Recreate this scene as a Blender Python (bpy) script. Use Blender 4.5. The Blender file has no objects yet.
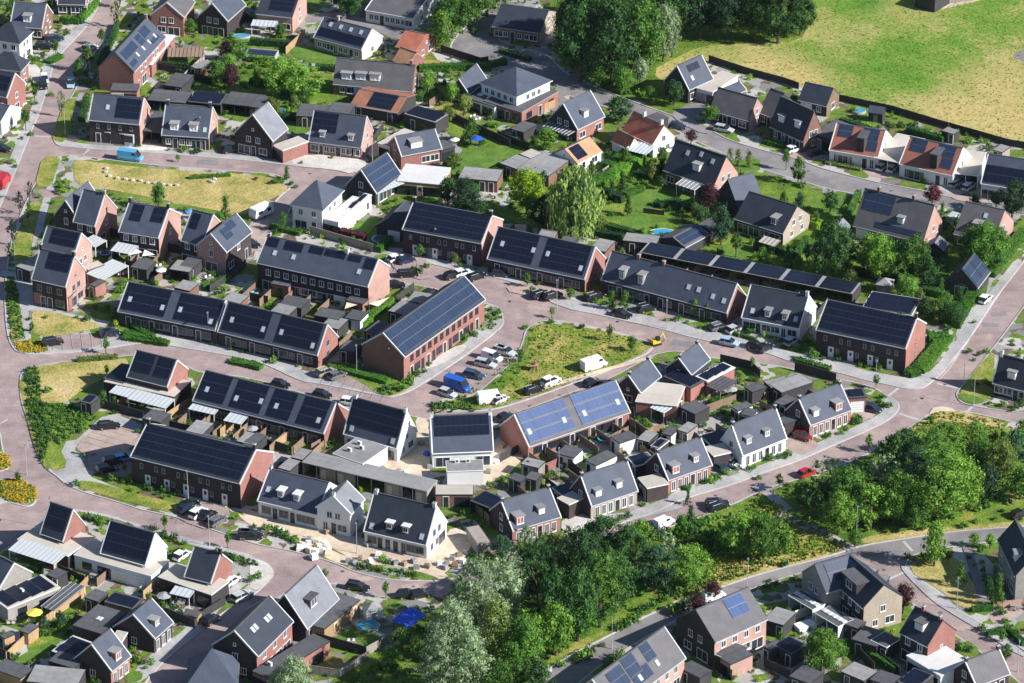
import bpy, math, random
from mathutils import Vector as V, Matrix
from mathutils.geometry import tessellate_polygon
random.seed(7)
R_=math.radians
SC=bpy.context.scene
COL=SC.collection
# ---------------------------------------------------------------- camera model
TH=R_(28.0); HF=R_(13.5); PPM=5.0
DIST=(512/PPM)/math.tan(HF/2)
CAM=V((0,-DIST*math.cos(TH),DIST*math.sin(TH)))
FW=V((0,math.cos(TH),-math.sin(TH))); UP=V((0,math.sin(TH),math.cos(TH)))
KK=math.tan(HF/2)/512
Z0=.12
ORG=dict(zip('abcdefghijklmnop',[(x,y) for y in (0,165,335,508) for x in (0,250,500,764)]))
ZF=3.904
def pxs(s):
    """'a12,30 40,50' -> photo pixels (letter = survey tile, sticky; x = whole photo)"""
    out=[];t='x'
    for w in s.split():
        if w[0].isalpha(): t=w[0];w=w[1:]
        x,y=map(float,w.split(','))
        if t!='x': x,y=ORG[t][0]+x/ZF,ORG[t][1]+y/ZF
        out.append((x,y))
    return out
def P1(s): return pxs(s)[0] if isinstance(s,str) else s
def ray(p): return FW+V((1,0,0))*((p[0]-512)*KK)+UP*((341.5-p[1])*KK)
def at(p,z=0.0):
    r=ray(P1(p)); t=(z-CAM.z)/r.z
    return CAM+r*t
def proj(w):
    d=V(w)-CAM; f=d.dot(FW)
    return (512+d.x/f/KK, 341.5-d.dot(UP)/f/KK)
def solve(B,n,R):
    """B + n*d + z*h on the ray through R -> d,h"""
    r=ray(P1(R))
    M=Matrix(((n.x,0,-r.x),(n.y,0,-r.y),(0,1,-r.z)))
    s=M.inverted()@(CAM-B)
    return s.x,s.y
# ---------------------------------------------------------------- materials
MATS={}
def new_mat(name):
    m=bpy.data.materials.new(name); m.use_nodes=True
    nt=m.node_tree
    return m,nt,nt.nodes['Principled BSDF']
def nd(nt,t,**k):
    n=nt.nodes.new(t)
    for a,b in k.items(): setattr(n,a,b)
    return n
def noise(nt,scale,detail=4,rough=.6,vec=None,stretch=None):
    n=nd(nt,'ShaderNodeTexNoise'); n.inputs['Scale'].default_value=scale
    n.inputs['Detail'].default_value=detail; n.inputs['Roughness'].default_value=rough
    if vec is None:
        tc=nd(nt,'ShaderNodeTexCoord'); vec=tc.outputs['Object']
    if stretch:
        mp=nd(nt,'ShaderNodeMapping'); mp.inputs['Scale'].default_value=stretch
        nt.links.new(vec,mp.inputs['Vector']); vec=mp.outputs['Vector']
    nt.links.new(vec,n.inputs['Vector'])
    return n.outputs['Fac']
def ramp(nt,fac,stops):
    r=nd(nt,'ShaderNodeValToRGB'); e=r.color_ramp.elements
    while len(e)<len(stops): e.new(.5)
    for q,(p,c) in zip(e,stops): q.position=p; q.color=(*c,1)
    nt.links.new(fac,r.inputs['Fac']); return r.outputs['Color']
def mix(nt,fac,a,b,mode='MIX'):
    m=nd(nt,'ShaderNodeMix',data_type='RGBA',blend_type=mode)
    if isinstance(fac,float): m.inputs[0].default_value=fac
    else: nt.links.new(fac,m.inputs[0])
    for i,x in ((6,a),(7,b)):
        if isinstance(x,tuple): m.inputs[i].default_value=(*x,1)
        else: nt.links.new(x,m.inputs[i])
    return m.outputs[2]
def rnd_obj(nt,col,amt):
    oi=nd(nt,'ShaderNodeObjectInfo')
    h=nd(nt,'ShaderNodeHueSaturation')
    mr=nd(nt,'ShaderNodeMapRange'); mr.inputs[3].default_value=1-amt; mr.inputs[4].default_value=1+amt
    nt.links.new(oi.outputs['Random'],mr.inputs[0]); nt.links.new(mr.outputs[0],h.inputs['Value'])
    nt.links.new(col,h.inputs['Color']); return h.outputs['Color']
def sc(c,f): return tuple(x*f for x in c)
def surf(name,c,var=.18,scale=1.5,rough=.85,bump=0,spec=.3,fine=True,metal=0,objvar=0,coarse=.35):
    """plain weathered surface: two noise scales modulate one base colour"""
    m,nt,b=new_mat(name)
    col=ramp(nt,noise(nt,scale,5,.65),[(.3,sc(c,1-var)),(.7,sc(c,1+var))])
    col=mix(nt,.6,col,mix(nt,.5,col,ramp(nt,noise(nt,scale*.12,3,.5),[(.35,sc(c,1-coarse)),(.65,sc(c,1+coarse*.7))])))
    if objvar: col=rnd_obj(nt,col,objvar)
    nt.links.new(col,b.inputs['Base Color'])
    b.inputs['Roughness'].default_value=rough; b.inputs['Specular IOR Level'].default_value=spec
    b.inputs['Metallic'].default_value=metal
    if bump:
        bp=nd(nt,'ShaderNodeBump'); bp.inputs['Strength'].default_value=bump; bp.inputs['Distance'].default_value=.05
        nt.links.new(noise(nt,scale*6,3),bp.inputs['Height']); nt.links.new(bp.outputs['Normal'],b.inputs['Normal'])
    MATS[name]=m; return m
def roofmat(name,c,var=.19,rough=.7,spec=.35,rows=.33,lines=.12,objvar=.05):
    """roof covering in metres of UV: course lines, streaks down the slope, patches of lichen"""
    m,nt,b=new_mat(name)
    uv=nd(nt,'ShaderNodeUVMap'); 
    col=ramp(nt,noise(nt,1.0,5,.7,uv.outputs['UV'],(2.2,.35,1)),[(.3,sc(c,1-var)),(.7,sc(c,1+var))])
    col=mix(nt,.5,col,ramp(nt,noise(nt,.35,3,.6,uv.outputs['UV']),[(.35,sc(c,1-var*1.6)),(.68,sc(c,1+var*1.5))]))
    w=nd(nt,'ShaderNodeTexWave',wave_type='BANDS',bands_direction='Y'); w.inputs['Scale'].default_value=.314/rows
    w.inputs['Distortion'].default_value=.15
    nt.links.new(uv.outputs['UV'],w.inputs['Vector'])
    col=mix(nt,lines*1.0,col,ramp(nt,w.outputs['Fac'],[(0,(.0,.0,.0)),(.4,sc(c,1.3))]))
    if objvar: col=rnd_obj(nt,col,objvar)
    nt.links.new(col,b.inputs['Base Color'])
    b.inputs['Roughness'].default_value=rough; b.inputs['Specular IOR Level'].default_value=spec
    MATS[name]=m; return m
def panelmat(name,cell,line,lw=.03,rough=.22,spec=.5,hl=0.05):
    """solar panels: UV counts panels; thin frame lines between them"""
    m,nt,b=new_mat(name)
    uv=nd(nt,'ShaderNodeUVMap'); sp=nd(nt,'ShaderNodeSeparateXYZ'); nt.links.new(uv.outputs['UV'],sp.inputs[0])
    facs=[]
    for ax,wd in (('X',lw),('Y',hl)):
        fr=nd(nt,'ShaderNodeMath',operation='FRACT'); nt.links.new(sp.outputs[ax],fr.inputs[0])
        s=nd(nt,'ShaderNodeMath',operation='SUBTRACT'); nt.links.new(fr.outputs[0],s.inputs[0]); s.inputs[1].default_value=.5
        a=nd(nt,'ShaderNodeMath',operation='ABSOLUTE'); nt.links.new(s.outputs[0],a.inputs[0])
        g=nd(nt,'ShaderNodeMath',operation='GREATER_THAN'); nt.links.new(a.outputs[0],g.inputs[0]); g.inputs[1].default_value=.5-wd
        facs.append(g.outputs[0])
    mx=nd(nt,'ShaderNodeMath',operation='MAXIMUM'); nt.links.new(facs[0],mx.inputs[0]); nt.links.new(facs[1],mx.inputs[1])
    wn=nd(nt,'ShaderNodeTexWhiteNoise',noise_dimensions='2D'); fl=nd(nt,'ShaderNodeVectorMath',operation='FLOOR')
    nt.links.new(uv.outputs['UV'],fl.inputs[0]); nt.links.new(fl.outputs[0],wn.inputs['Vector'])
    cc=ramp(nt,wn.outputs['Value'],[(0,sc(cell,.92)),(1,sc(cell,1.09))])
    nt.links.new(mix(nt,mx.outputs[0],cc,line),b.inputs['Base Color'])
    b.inputs['Roughness'].default_value=rough; b.inputs['Specular IOR Level'].default_value=spec
    MATS[name]=m
def grassmat(name,cols,scale=.12,fine=1.2,bump=.5):
    m,nt,b=new_mat(name)
    tc=nd(nt,'ShaderNodeTexCoord')
    n1=noise(nt,scale,6,.62); n2=noise(nt,fine,5,.75)
    ad=nd(nt,'ShaderNodeMix',data_type='FLOAT'); ad.inputs[0].default_value=.32
    nt.links.new(n1,ad.inputs[2]); nt.links.new(n2,ad.inputs[3])
    k=len(cols)
    col=ramp(nt,ad.outputs[0],[(.36+.28*i/(k-1),c) for i,c in enumerate(cols)])
    dk=ramp(nt,noise(nt,fine*2.4,3,.7),[(.32,(.62,.62,.62)),(.62,(1.12,1.12,1.12))])
    col=mix(nt,1.0,col,dk,'MULTIPLY')
    nt.links.new(col,b.inputs['Base Color'])
    b.inputs['Roughness'].default_value=.95; b.inputs['Specular IOR Level'].default_value=.1
    bp=nd(nt,'ShaderNodeBump'); bp.inputs['Strength'].default_value=bump; bp.inputs['Distance'].default_value=.25
    nt.links.new(noise(nt,fine*2,4),bp.inputs['Height']); nt.links.new(bp.outputs['Normal'],b.inputs['Normal'])
    MATS[name]=m
def leafmat(name,c,var=.4,trans=.3,clump=True):
    m,nt,b=new_mat(name)
    g=nd(nt,'ShaderNodeNewGeometry'); 
    col=ramp(nt,g.outputs['Random Per Island'],[(0,sc(c,1-var)),(.55,c),(1,(c[0]*(1+var*1.5),c[1]*(1+var),c[2]*(1+var*.6)))])
    uv=nd(nt,'ShaderNodeUVMap'); su=nd(nt,'ShaderNodeSeparateXYZ'); nt.links.new(uv.outputs['UV'],su.inputs[0])
    if clump: col=mix(nt,1.0,col,ramp(nt,su.outputs['X'],[(0,(.66,.72,.72)),(.5,(1,1,1)),(1,(1.45,1.28,1.05))]),'MULTIPLY')
    col=rnd_obj(nt,col,.22)
    nt.links.new(col,b.inputs['Base Color']); b.inputs['Roughness'].default_value=.6; b.inputs['Specular IOR Level'].default_value=.25
    tr=nd(nt,'ShaderNodeBsdfTranslucent'); nt.links.new(mix(nt,1.0,col,(1.2,1.25,.5),'MULTIPLY'),tr.inputs['Color'])
    ms=nd(nt,'ShaderNodeMixShader'); ms.inputs[0].default_value=trans
    nt.links.new(b.outputs[0],ms.inputs[1]); nt.links.new(tr.outputs[0],ms.inputs[2])
    nt.links.new(ms.outputs[0],nt.nodes['Material Output'].inputs['Surface'])
    MATS[name]=m
def paint(name,c,rough=.3,spec=.5,coat=0,metal=0):
    m,nt,b=new_mat(name); b.inputs['Base Color'].default_value=(*c,1)
    b.inputs['Roughness'].default_value=rough; b.inputs['Specular IOR Level'].default_value=spec
    b.inputs['Coat Weight'].default_value=coat; b.inputs['Metallic'].default_value=metal
    MATS[name]=m
def pave(name,c1,c2,joint,bw=.3,bh=.3,var=.25):
    m,nt,b=new_mat(name)
    col=ramp(nt,noise(nt,.25,6,.7),[(.33,c1),(.66,c2)])
    f=ramp(nt,noise(nt,3.0,4,.8),[(.3,(1-var,)*3),(.7,(1+var,)*3)])
    col=mix(nt,1.0,col,f,'MULTIPLY')
    v=nd(nt,'ShaderNodeTexVoronoi'); v.inputs['Scale'].default_value=.55
    tc=nd(nt,'ShaderNodeTexCoord'); nt.links.new(tc.outputs['Object'],v.inputs['Vector'])
    hs=nd(nt,'ShaderNodeSeparateColor'); nt.links.new(v.outputs['Color'],hs.inputs[0])
    col=mix(nt,.18,col,mix(nt,hs.outputs[0],sc(c1,.8),sc(c2,1.15)))
    st=ramp(nt,noise(nt,.07,6,.72),[(.36,(.76,.76,.78)),(.62,(1.1,1.09,1.07))])
    col=mix(nt,1.0,col,st,'MULTIPLY')
    nt.links.new(col,b.inputs['Base Color']); b.inputs['Roughness'].default_value=.9; b.inputs['Specular IOR Level'].default_value=.2
    MATS[name]=m
# walls
surf('brick_red',(.31,.145,.122),.22,2.2,.9,.3,objvar=.10)
surf('brick_dark',(.056,.042,.044),.25,2.2,.9,.3,objvar=.10)  # shade of unlit walls put into the colour; also plain dark brick
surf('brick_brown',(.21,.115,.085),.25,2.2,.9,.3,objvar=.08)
surf('brick_pink',(.44,.27,.23),.2,2.2,.9,.3,objvar=.06)  # sunlit tone put into the brick colour, mostly for right-hand gables
surf('brick_tan',(.37,.31,.25),.2,2.2,.9,.3)
surf('brick_grey',(.30,.28,.26),.2,2.2,.9,.3)
surf('plaster_white',(.74,.74,.735),.05,1.2,.85,.1,coarse=.08)
surf('plaster_cream',(.72,.66,.54),.07,1.2,.85,.1,coarse=.1)
surf('timber_dark',(.05,.047,.05),.35,3,.8,.4)
surf('timber_brown',(.25,.17,.12),.35,3,.8,.4,objvar=.2)
surf('timber_light',(.38,.25,.14),.3,3,.8,.4,objvar=.12)
surf('timber_grey',(.30,.265,.23),.25,3,.8,.4,objvar=.15)
# roofs
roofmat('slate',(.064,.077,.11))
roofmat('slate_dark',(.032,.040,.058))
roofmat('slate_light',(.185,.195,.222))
roofmat('slate_brown',(.115,.11,.118))
roofmat('tile_red',(.42,.145,.085),.25)
roofmat('tile_orange',(.52,.27,.15),.2)
roofmat('tile_dull',(.30,.135,.085),.25)
roofmat('tile_maroon',(.31,.115,.08),.2)
surf('felt_dark',(.10,.102,.11),.25,1.0,.85,.2,coarse=.4,objvar=.15)
surf('felt_grey',(.27,.265,.265),.2,1.0,.85,.2,coarse=.4,objvar=.12)
surf('felt_beige',(.49,.445,.385),.1,1.0,.9,.2,coarse=.22,objvar=.06)
surf('felt_white',(.62,.61,.60),.08,1.0,.9,.2,coarse=.15)
panelmat('solar_black',(.008,.0115,.026),(.05,.058,.082),.008,.3,.3,.022)
panelmat('solar_navy',(.024,.038,.074),(.13,.148,.185),.009,.28,.5,.022)
panelmat('solar_blue_sheen',(.045,.082,.19),(.20,.24,.32),.006,.55,.25,.025)  # sun glint put into the base colour as a brighter blue
# trim, glass, metal
paint('white_trim',(.82,.82,.82),.5)
paint('grey_trim',(.30,.30,.31),.55)
paint('stone_trim',(.56,.56,.56),.6)
paint('dark_trim',(.03,.03,.033),.5)
paint('zinc',(.42,.44,.47),.45,.5)
paint('glass_dark',(.02,.026,.034),.08,.6)
paint('glass_sky',(.035,.045,.06),.06,.6)
paint('glass_pale',(.45,.52,.58),.12,.7)
paint('door_dark',(.03,.033,.037),.5)
paint('door_white',(.78,.78,.78),.5)
paint('door_wood',(.40,.22,.10),.6)
paint('canvas_white',(.80,.80,.80),.8)
paint('canvas_grey',(.33,.33,.35),.85)
paint('canvas_beige',(.70,.61,.44),.85)
paint('canvas_yellow',(.85,.70,.10),.8)
paint('poly_white',(.55,.585,.60),.4)
paint('tarp_blue',(.02,.09,.62),.5)
paint('water_blue',(.05,.33,.50),.06,.6)
paint('tyre',(.018,.018,.02),.85)
paint('lamp_red',(.4,.02,.015),.3)
paint('lamp_white',(.8,.8,.78),.2)
paint('steel',(.40,.42,.43),.4,.5,0,.6)
for k,c in dict(white=(.82,.82,.83),black=(.012,.012,.014),grey=(.13,.135,.145),silver=(.48,.50,.52),navy=(.018,.028,.075),red=(.45,.012,.02),darkred=(.16,.012,.02),blue=(.015,.11,.50),lightblue=(.10,.40,.72),teal=(.03,.07,.10),tan=(.30,.26,.19),yellow=(.80,.50,.03),paleblue=(.35,.5,.62)).items():
    paint('car_'+k,c,.28,.5,.6)
# ground
pave('brick_road',(.295,.222,.212),(.41,.315,.30),(.1,.1,.1))
pave('brick_drive',(.37,.275,.245),(.47,.36,.32),(.1,.1,.1))
pave('asphalt',(.215,.197,.20),(.28,.26,.262),(.1,.1,.1),var=.15)
pave('pavement',(.35,.34,.34),(.48,.468,.46),(.2,.2,.2))
def yardmat():
    m,nt,b=new_mat('yard')
    tc=nd(nt,'ShaderNodeTexCoord'); mp=nd(nt,'ShaderNodeMapping'); mp.inputs['Rotation'].default_value=(0,0,R_(27)); nt.links.new(tc.outputs['Object'],mp.inputs['Vector'])
    def cell(sc_):
        v=nd(nt,'ShaderNodeTexVoronoi',distance='CHEBYCHEV',voronoi_dimensions='2D'); v.inputs['Scale'].default_value=sc_; nt.links.new(mp.outputs[0],v.inputs['Vector'])
        s=nd(nt,'ShaderNodeSeparateColor'); nt.links.new(v.outputs['Color'],s.inputs[0]); return s
    a=cell(.21); c=cell(.6)
    pv=ramp(nt,a.outputs[0],[(0,(.20,.19,.185)),(.35,(.31,.30,.29)),(.6,(.42,.395,.365)),(1,(.50,.47,.43))])
    gr=ramp(nt,noise(nt,.7,5,.7),[(.3,(.07,.125,.02)),(.55,(.14,.22,.033)),(.75,(.24,.25,.07))])
    so=ramp(nt,noise(nt,1.5,4,.7),[(.3,(.10,.075,.05)),(.7,(.22,.17,.12))])
    def thr(o,t):
        g=nd(nt,'ShaderNodeMath',operation='GREATER_THAN'); nt.links.new(o,g.inputs[0]); g.inputs[1].default_value=t; return g.outputs[0]
    col=mix(nt,thr(a.outputs[1],.62),pv,gr)
    col=mix(nt,thr(c.outputs[1],.80),col,so)
    col=mix(nt,thr(c.outputs[2],.84),col,gr)
    col=mix(nt,1.0,col,ramp(nt,noise(nt,3.0,4,.8),[(.3,(.72,)*3),(.7,(1.2,)*3)]),'MULTIPLY')
    nt.links.new(col,b.inputs['Base Color']); b.inputs['Roughness'].default_value=.92; b.inputs['Specular IOR Level'].default_value=.15
    MATS['yard']=m
yardmat()
pave('pale_slabs',(.55,.52,.48),(.68,.65,.61),(.2,.2,.2))
pave('sand',(.56,.44,.32),(.70,.58,.45),(.2,.2,.2),var=.3)
surf('kerb_stone',(.47,.45,.44),.12,2,.9)
surf('soil',(.16,.115,.075),.35,1.5,.95,.6)
grassmat('lawn',[(.07,.155,.026),(.115,.215,.036),(.18,.265,.055)],.25,1.5,.4)
grassmat('lawn_dry',[(.15,.21,.035),(.32,.27,.08),(.44,.33,.13)],.15,1.5,.4)
grassmat('verge',[(.09,.17,.025),(.17,.24,.035),(.31,.30,.075),(.50,.39,.14)],.16,1.3,.6)
grassmat('dry_field',[(.17,.21,.045),(.37,.32,.10),(.50,.40,.16),(.60,.48,.25)],.13,1.1,.6)
grassmat('wild',[(.06,.115,.018),(.11,.19,.026),(.17,.26,.035),(.33,.31,.08)],.12,1.2,.7)
grassmat('meadow',[(.08,.20,.024),(.12,.25,.030),(.18,.28,.045),(.32,.33,.10),(.46,.38,.16)],.05,.8,.6)
grassmat('far_ground',[(.08,.14,.02),(.15,.2,.04),(.3,.28,.09)],.02,.4,.3)
# leaves
for k,c in dict(mid=(.085,.205,.034),dark=(.044,.122,.032),deep=(.024,.066,.028),light=(.15,.31,.045),lime=(.27,.46,.028),silver=(.25,.35,.21),teal=(.05,.13,.068),willow=(.20,.31,.10),purple=(.06,.022,.034),hedge=(.068,.195,.026),olive=(.16,.23,.055),straw=(.42,.36,.13),blade=(.19,.27,.045),yellow=(.60,.43,.03),plum=(.12,.03,.05)).items():
    leafmat('leaf_'+k,c,.2 if k in('straw','blade') else .4,clump=k not in('straw','blade','silver'))
surf('bark',(.13,.10,.075),.3,3,.95,.5)
# ---------------------------------------------------------------- mesh helper
class MB:
    def __init__(s): s.v=[];s.f=[];s.m=[];s.uv=[]
    def quad(s,pts,m=0,uv=None):
        i=len(s.v); s.v+= [tuple(p) for p in pts]; s.f.append(tuple(range(i,i+len(pts)))); s.m.append(m)
        s.uv.append(uv or [(p[0],p[1]) for p in pts])
    def box(s,x0,y0,z0,x1,y1,z1,m=0,mt=None,bottom=True):
        a=[(x0,y0),(x1,y0),(x1,y1),(x0,y1)]
        for i in range(4):
            p,q=a[i],a[(i+1)%4]
            L=math.dist(p,q)
            s.quad([(*p,z0),(*q,z0),(*q,z1),(*p,z1)],m,[(0,z0),(L,z0),(L,z1),(0,z1)])
        s.quad([(*p,z1) for p in a],m if mt is None else mt)
        if bottom: s.quad([(*p,z0) for p in reversed(a)],m)
        return s
    def prism(s,prof,x0,x1,m=0,mt=None,axis='x'):
        """closed (y,z) profile extruded along x"""
        f=(lambda x,p:(x,p[0],p[1])) if axis=='x' else (lambda x,p:(p[0],x,p[1]))
        n=len(prof)
        for i in range(n):
            p,q=prof[i],prof[(i+1)%n]; L=math.dist(p,q)
            s.quad([f(x0,p),f(x0,q),f(x1,q),f(x1,p)],m if mt is None else mt[i],[(x0,0),(x0,L),(x1,L),(x1,0)])
        s.quad([f(x0,p) for p in reversed(prof)],m); s.quad([f(x1,p) for p in prof],m)
        return s
    def tube(s,p0,p1,r0,r1,n=6,m=0):
        p0,p1=V(p0),V(p1); d=(p1-p0).normalized(); a=d.orthogonal().normalized(); b=d.cross(a)
        c0=[p0+(a*math.cos(2*math.pi*i/n)+b*math.sin(2*math.pi*i/n))*r0 for i in range(n)]
        c1=[p1+(a*math.cos(2*math.pi*i/n)+b*math.sin(2*math.pi*i/n))*r1 for i in range(n)]
        for i in range(n):
            j=(i+1)%n; s.quad([c0[i],c0[j],c1[j],c1[i]],m)
        s.quad(c1,m); s.quad(c0[::-1],m)
        return s
    def mesh(s,name,mats,smooth=False):
        me=bpy.data.meshes.new(name); me.from_pydata(s.v,[],s.f)
        uv=me.uv_layers.new(name='UVMap')
        flat=[c for f in s.uv for p in f for c in p]
        uv.data.foreach_set('uv',flat)
        for m in mats: me.materials.append(MATS[m] if isinstance(m,str) else m)
        if len(mats)>1: me.polygons.foreach_set('material_index',s.m)
        if smooth: me.polygons.foreach_set('use_smooth',[True]*len(s.f))
        me.update(); return me
def fixn(me):
    import bmesh
    b=bmesh.new(); b.from_mesh(me); bmesh.ops.remove_doubles(b,verts=b.verts,dist=1e-4)
    bmesh.ops.recalc_face_normals(b,faces=b.faces); b.to_mesh(me); b.free(); return me
def link(name,me,parent=None,M=None):
    o=bpy.data.objects.new(name,me); COL.objects.link(o)
    if parent is not None: o.parent=parent
    if M is not None: o.matrix_basis=M
    return o
def structure(o): o['kind']='structure'; return o
def frame(o,u):
    """matrix with x along u (horizontal), z up"""
    n=V((-u.y,u.x,0))
    return Matrix(((u.x,n.x,0,o.x),(u.y,n.y,0,o.y),(0,0,1,o.z),(0,0,0,1)))
# ---------------------------------------------------------------- labels
QUEUE=[]; LAND=[]
GROUPS={}
def reg(o,phrase,cat,pos,group=None,full=None):
    o['category']=cat
    if group: o['group']=group
    QUEUE.append([o,phrase,cat,proj(pos),full])
    return o
ORD=['leftmost','second from left','third from left','fourth from left','fifth from left','sixth from left','seventh from left','eighth from left','ninth from left','tenth from left','eleventh from left','twelfth from left']
def finish_labels():
    def rel_label(ph,p,maxref=99):
        best=min((l for l in LAND if len(l[2].split())<=maxref),key=lambda l:(l[0]-p[0])**2+((l[1]-p[1])*1.3)**2)
        dx,dy=p[0]-best[0],(p[1]-best[1])*1.3
        rel=('left of' if dx<0 else 'right of') if abs(dx)>abs(dy)*1.1 else ('behind' if dy<0 else 'in front of')
        return f'{ph} {rel} the {best[2]}'
    def lab(q,mr=99): return q[4] if q[4] else rel_label(q[1],q[3],mr)
    labs=[lab(q) for q in QUEUE]
    for mr in (99,6,5,4):
        by={}
        for l,q in zip(labs,QUEUE): by.setdefault(l,[]).append(q)
        for i,(l,q) in enumerate(zip(labs,QUEUE)):
            if not q[4] and len(l.split())+(0 if len(by[l])==1 else (3 if len(by[l])<14 else 4))>16: labs[i]=lab(q,mr)
    by={}
    for l,q in zip(labs,QUEUE): by.setdefault(l,[]).append(q)
    for l,qs in by.items():
        if len(qs)==1: qs[0][0]['label']=l; continue
        qs.sort(key=lambda q:q[3][0]); n=len(qs)
        for i,q in enumerate(qs):
            w=ORD[i] if i<n-1 and i<len(ORD) else ('rightmost' if i==n-1 else f'number {i+1} from left')
            q[0]['label']=f'{l}, {w}'
    bad=[o['label'] for o,*_ in QUEUE if len(o['label'].split())>16]
    if bad: print('LONG LABELS',len(bad),bad[:8])
BLOCKS=[]; FOOT=[]; NOGO=[]
def inside(p,poly):
    c=False;n=len(poly)
    for i in range(n):
        a,b=poly[i],poly[i-1]
        if (a.y>p.y)!=(b.y>p.y) and p.x<(b.x-a.x)*(p.y-a.y)/(b.y-a.y)+a.x: c=not c
    return c
def gz(p): return Z0+.014 if any(inside(p,b) for b in BLOCKS) else .004
def gat(s):
    w=at(s,0); z=gz(w); return at(s,z)
# ---------------------------------------------------------------- openings
WCACHE={}
def win_mesh(w,h,style):
    k=(round(w,2),round(h,2),style)
    if k in WCACHE: return WCACHE[k]
    fr={'w':'white_trim','d':'dark_trim','g':'grey_trim'}[style]  # g: pale frames painted grey to carry the shade on dark fronts
    f=MB();t=.09;y0,y1=-.07,.02
    f.box(-w/2,y0,0,-w/2+t,y1,h); f.box(w/2-t,y0,0,w/2,y1,h)
    f.box(-w/2+t,y0,0,w/2-t,y1,t); f.box(-w/2+t,y0,h-t,w/2-t,y1,h)
    if w>.8: f.box(-.035,y0+.01,t,.035,y1,h-t)
    f.box(-w/2-.06,-.14,-.07,w/2+.06,.01,-.003)
    g=MB(); g.box(-w/2+t+.004,-.03,t+.004,w/2-t-.004,.015,h-t-.004)
    WCACHE[k]=(f.mesh('window_frame',[fr]),g.mesh('pane',['glass_sky' if style!='d' else 'glass_dark']))
    return WCACHE[k]
def door_mesh(kind):
    if kind in WCACHE: return WCACHE[kind]
    b=MB(); w,h={'g':(2.5,2.2),'g2':(2.5,2.2)}.get(kind,(1.0,2.25))
    mt={'d':'door_dark','D':'door_white','o':'door_wood','g':'grey_trim','g2':'door_white'}[kind]
    b.box(-w/2,-.05,0,w/2,.02,h,0)
    b.box(-w/2-.09,-.08,0,-w/2-.003,.02,h+.09,1); b.box(w/2+.003,-.08,0,w/2+.09,.02,h+.09,1); b.box(-w/2-.003,-.08,h+.003,w/2+.003,.02,h+.09,1)
    if kind[0]=='g':
        for z in (.5,1.05,1.6): b.box(-w/2+.05,-.058,z,w/2-.05,-.048,z+.03,2)
    else: b.box(-.25,-.06,1.2,.25,-.045,1.95,2)
    WCACHE[kind]=b.mesh('door',[mt,'white_trim','glass_dark']); return WCACHE[kind]
SPEC=dict(w=(1.15,1.35,.85),W=(2.0,1.5,.75),t=(1.0,2.1,.15),G=(2.8,2.15,.06),n=(.7,1.1,1.1),s=(.6,.6,1.6),S=(1.0,1.5,.6))
def opening(ch,M,style,parent,z):
    """one opening whose bottom centre is the origin of M (x across, -y outward)"""
    if ch in 'dDogq':
        if ch=='q': ch='g2'
        o=link('door' if ch[0]!='g' else 'garage_door',door_mesh(ch),parent,M@Matrix.Translation((0,0,.02)))
        return
    w,h,s=SPEC[ch]
    if z>0: s=0
    a,b=win_mesh(w,h,style)
    o=link('window',a,parent,M@Matrix.Translation((0,0,s)))
    link('pane',b,o)
def row(pat,M0,L,z,style,parent,span=(.06,.94)):
    """a row of openings spread along a wall of length L"""
    n=len(pat)
    for i,ch in enumerate(pat):
        if ch in '- ': continue
        x=L*(span[0]+(span[1]-span[0])*(i+.5)/n)
        opening(ch,M0@Matrix.Translation((x,0,z)),style,parent,z)
def face_frames(W,D):
    """local frames of the four walls: front, right, back, left"""
    T=Matrix.Translation; Rz=lambda a:Matrix.Rotation(a,4,'Z')
    return dict(F=(T((0,0,0)),W),R=(T((W,0,0))@Rz(math.pi/2),D),B=(T((W,D,0))@Rz(math.pi),W),L=(T((0,D,0))@Rz(-math.pi/2),D))
class Bld: pass
RTH=.2
def chev(D,he,hr,o,t):
    s=(hr-he)/(D/2)
    return [(-o,he-o*s),(-o,he-o*s+t),(D/2,hr+t),(D+o,he-o*s+t),(D+o,he-o*s),(D/2,hr)]
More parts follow.
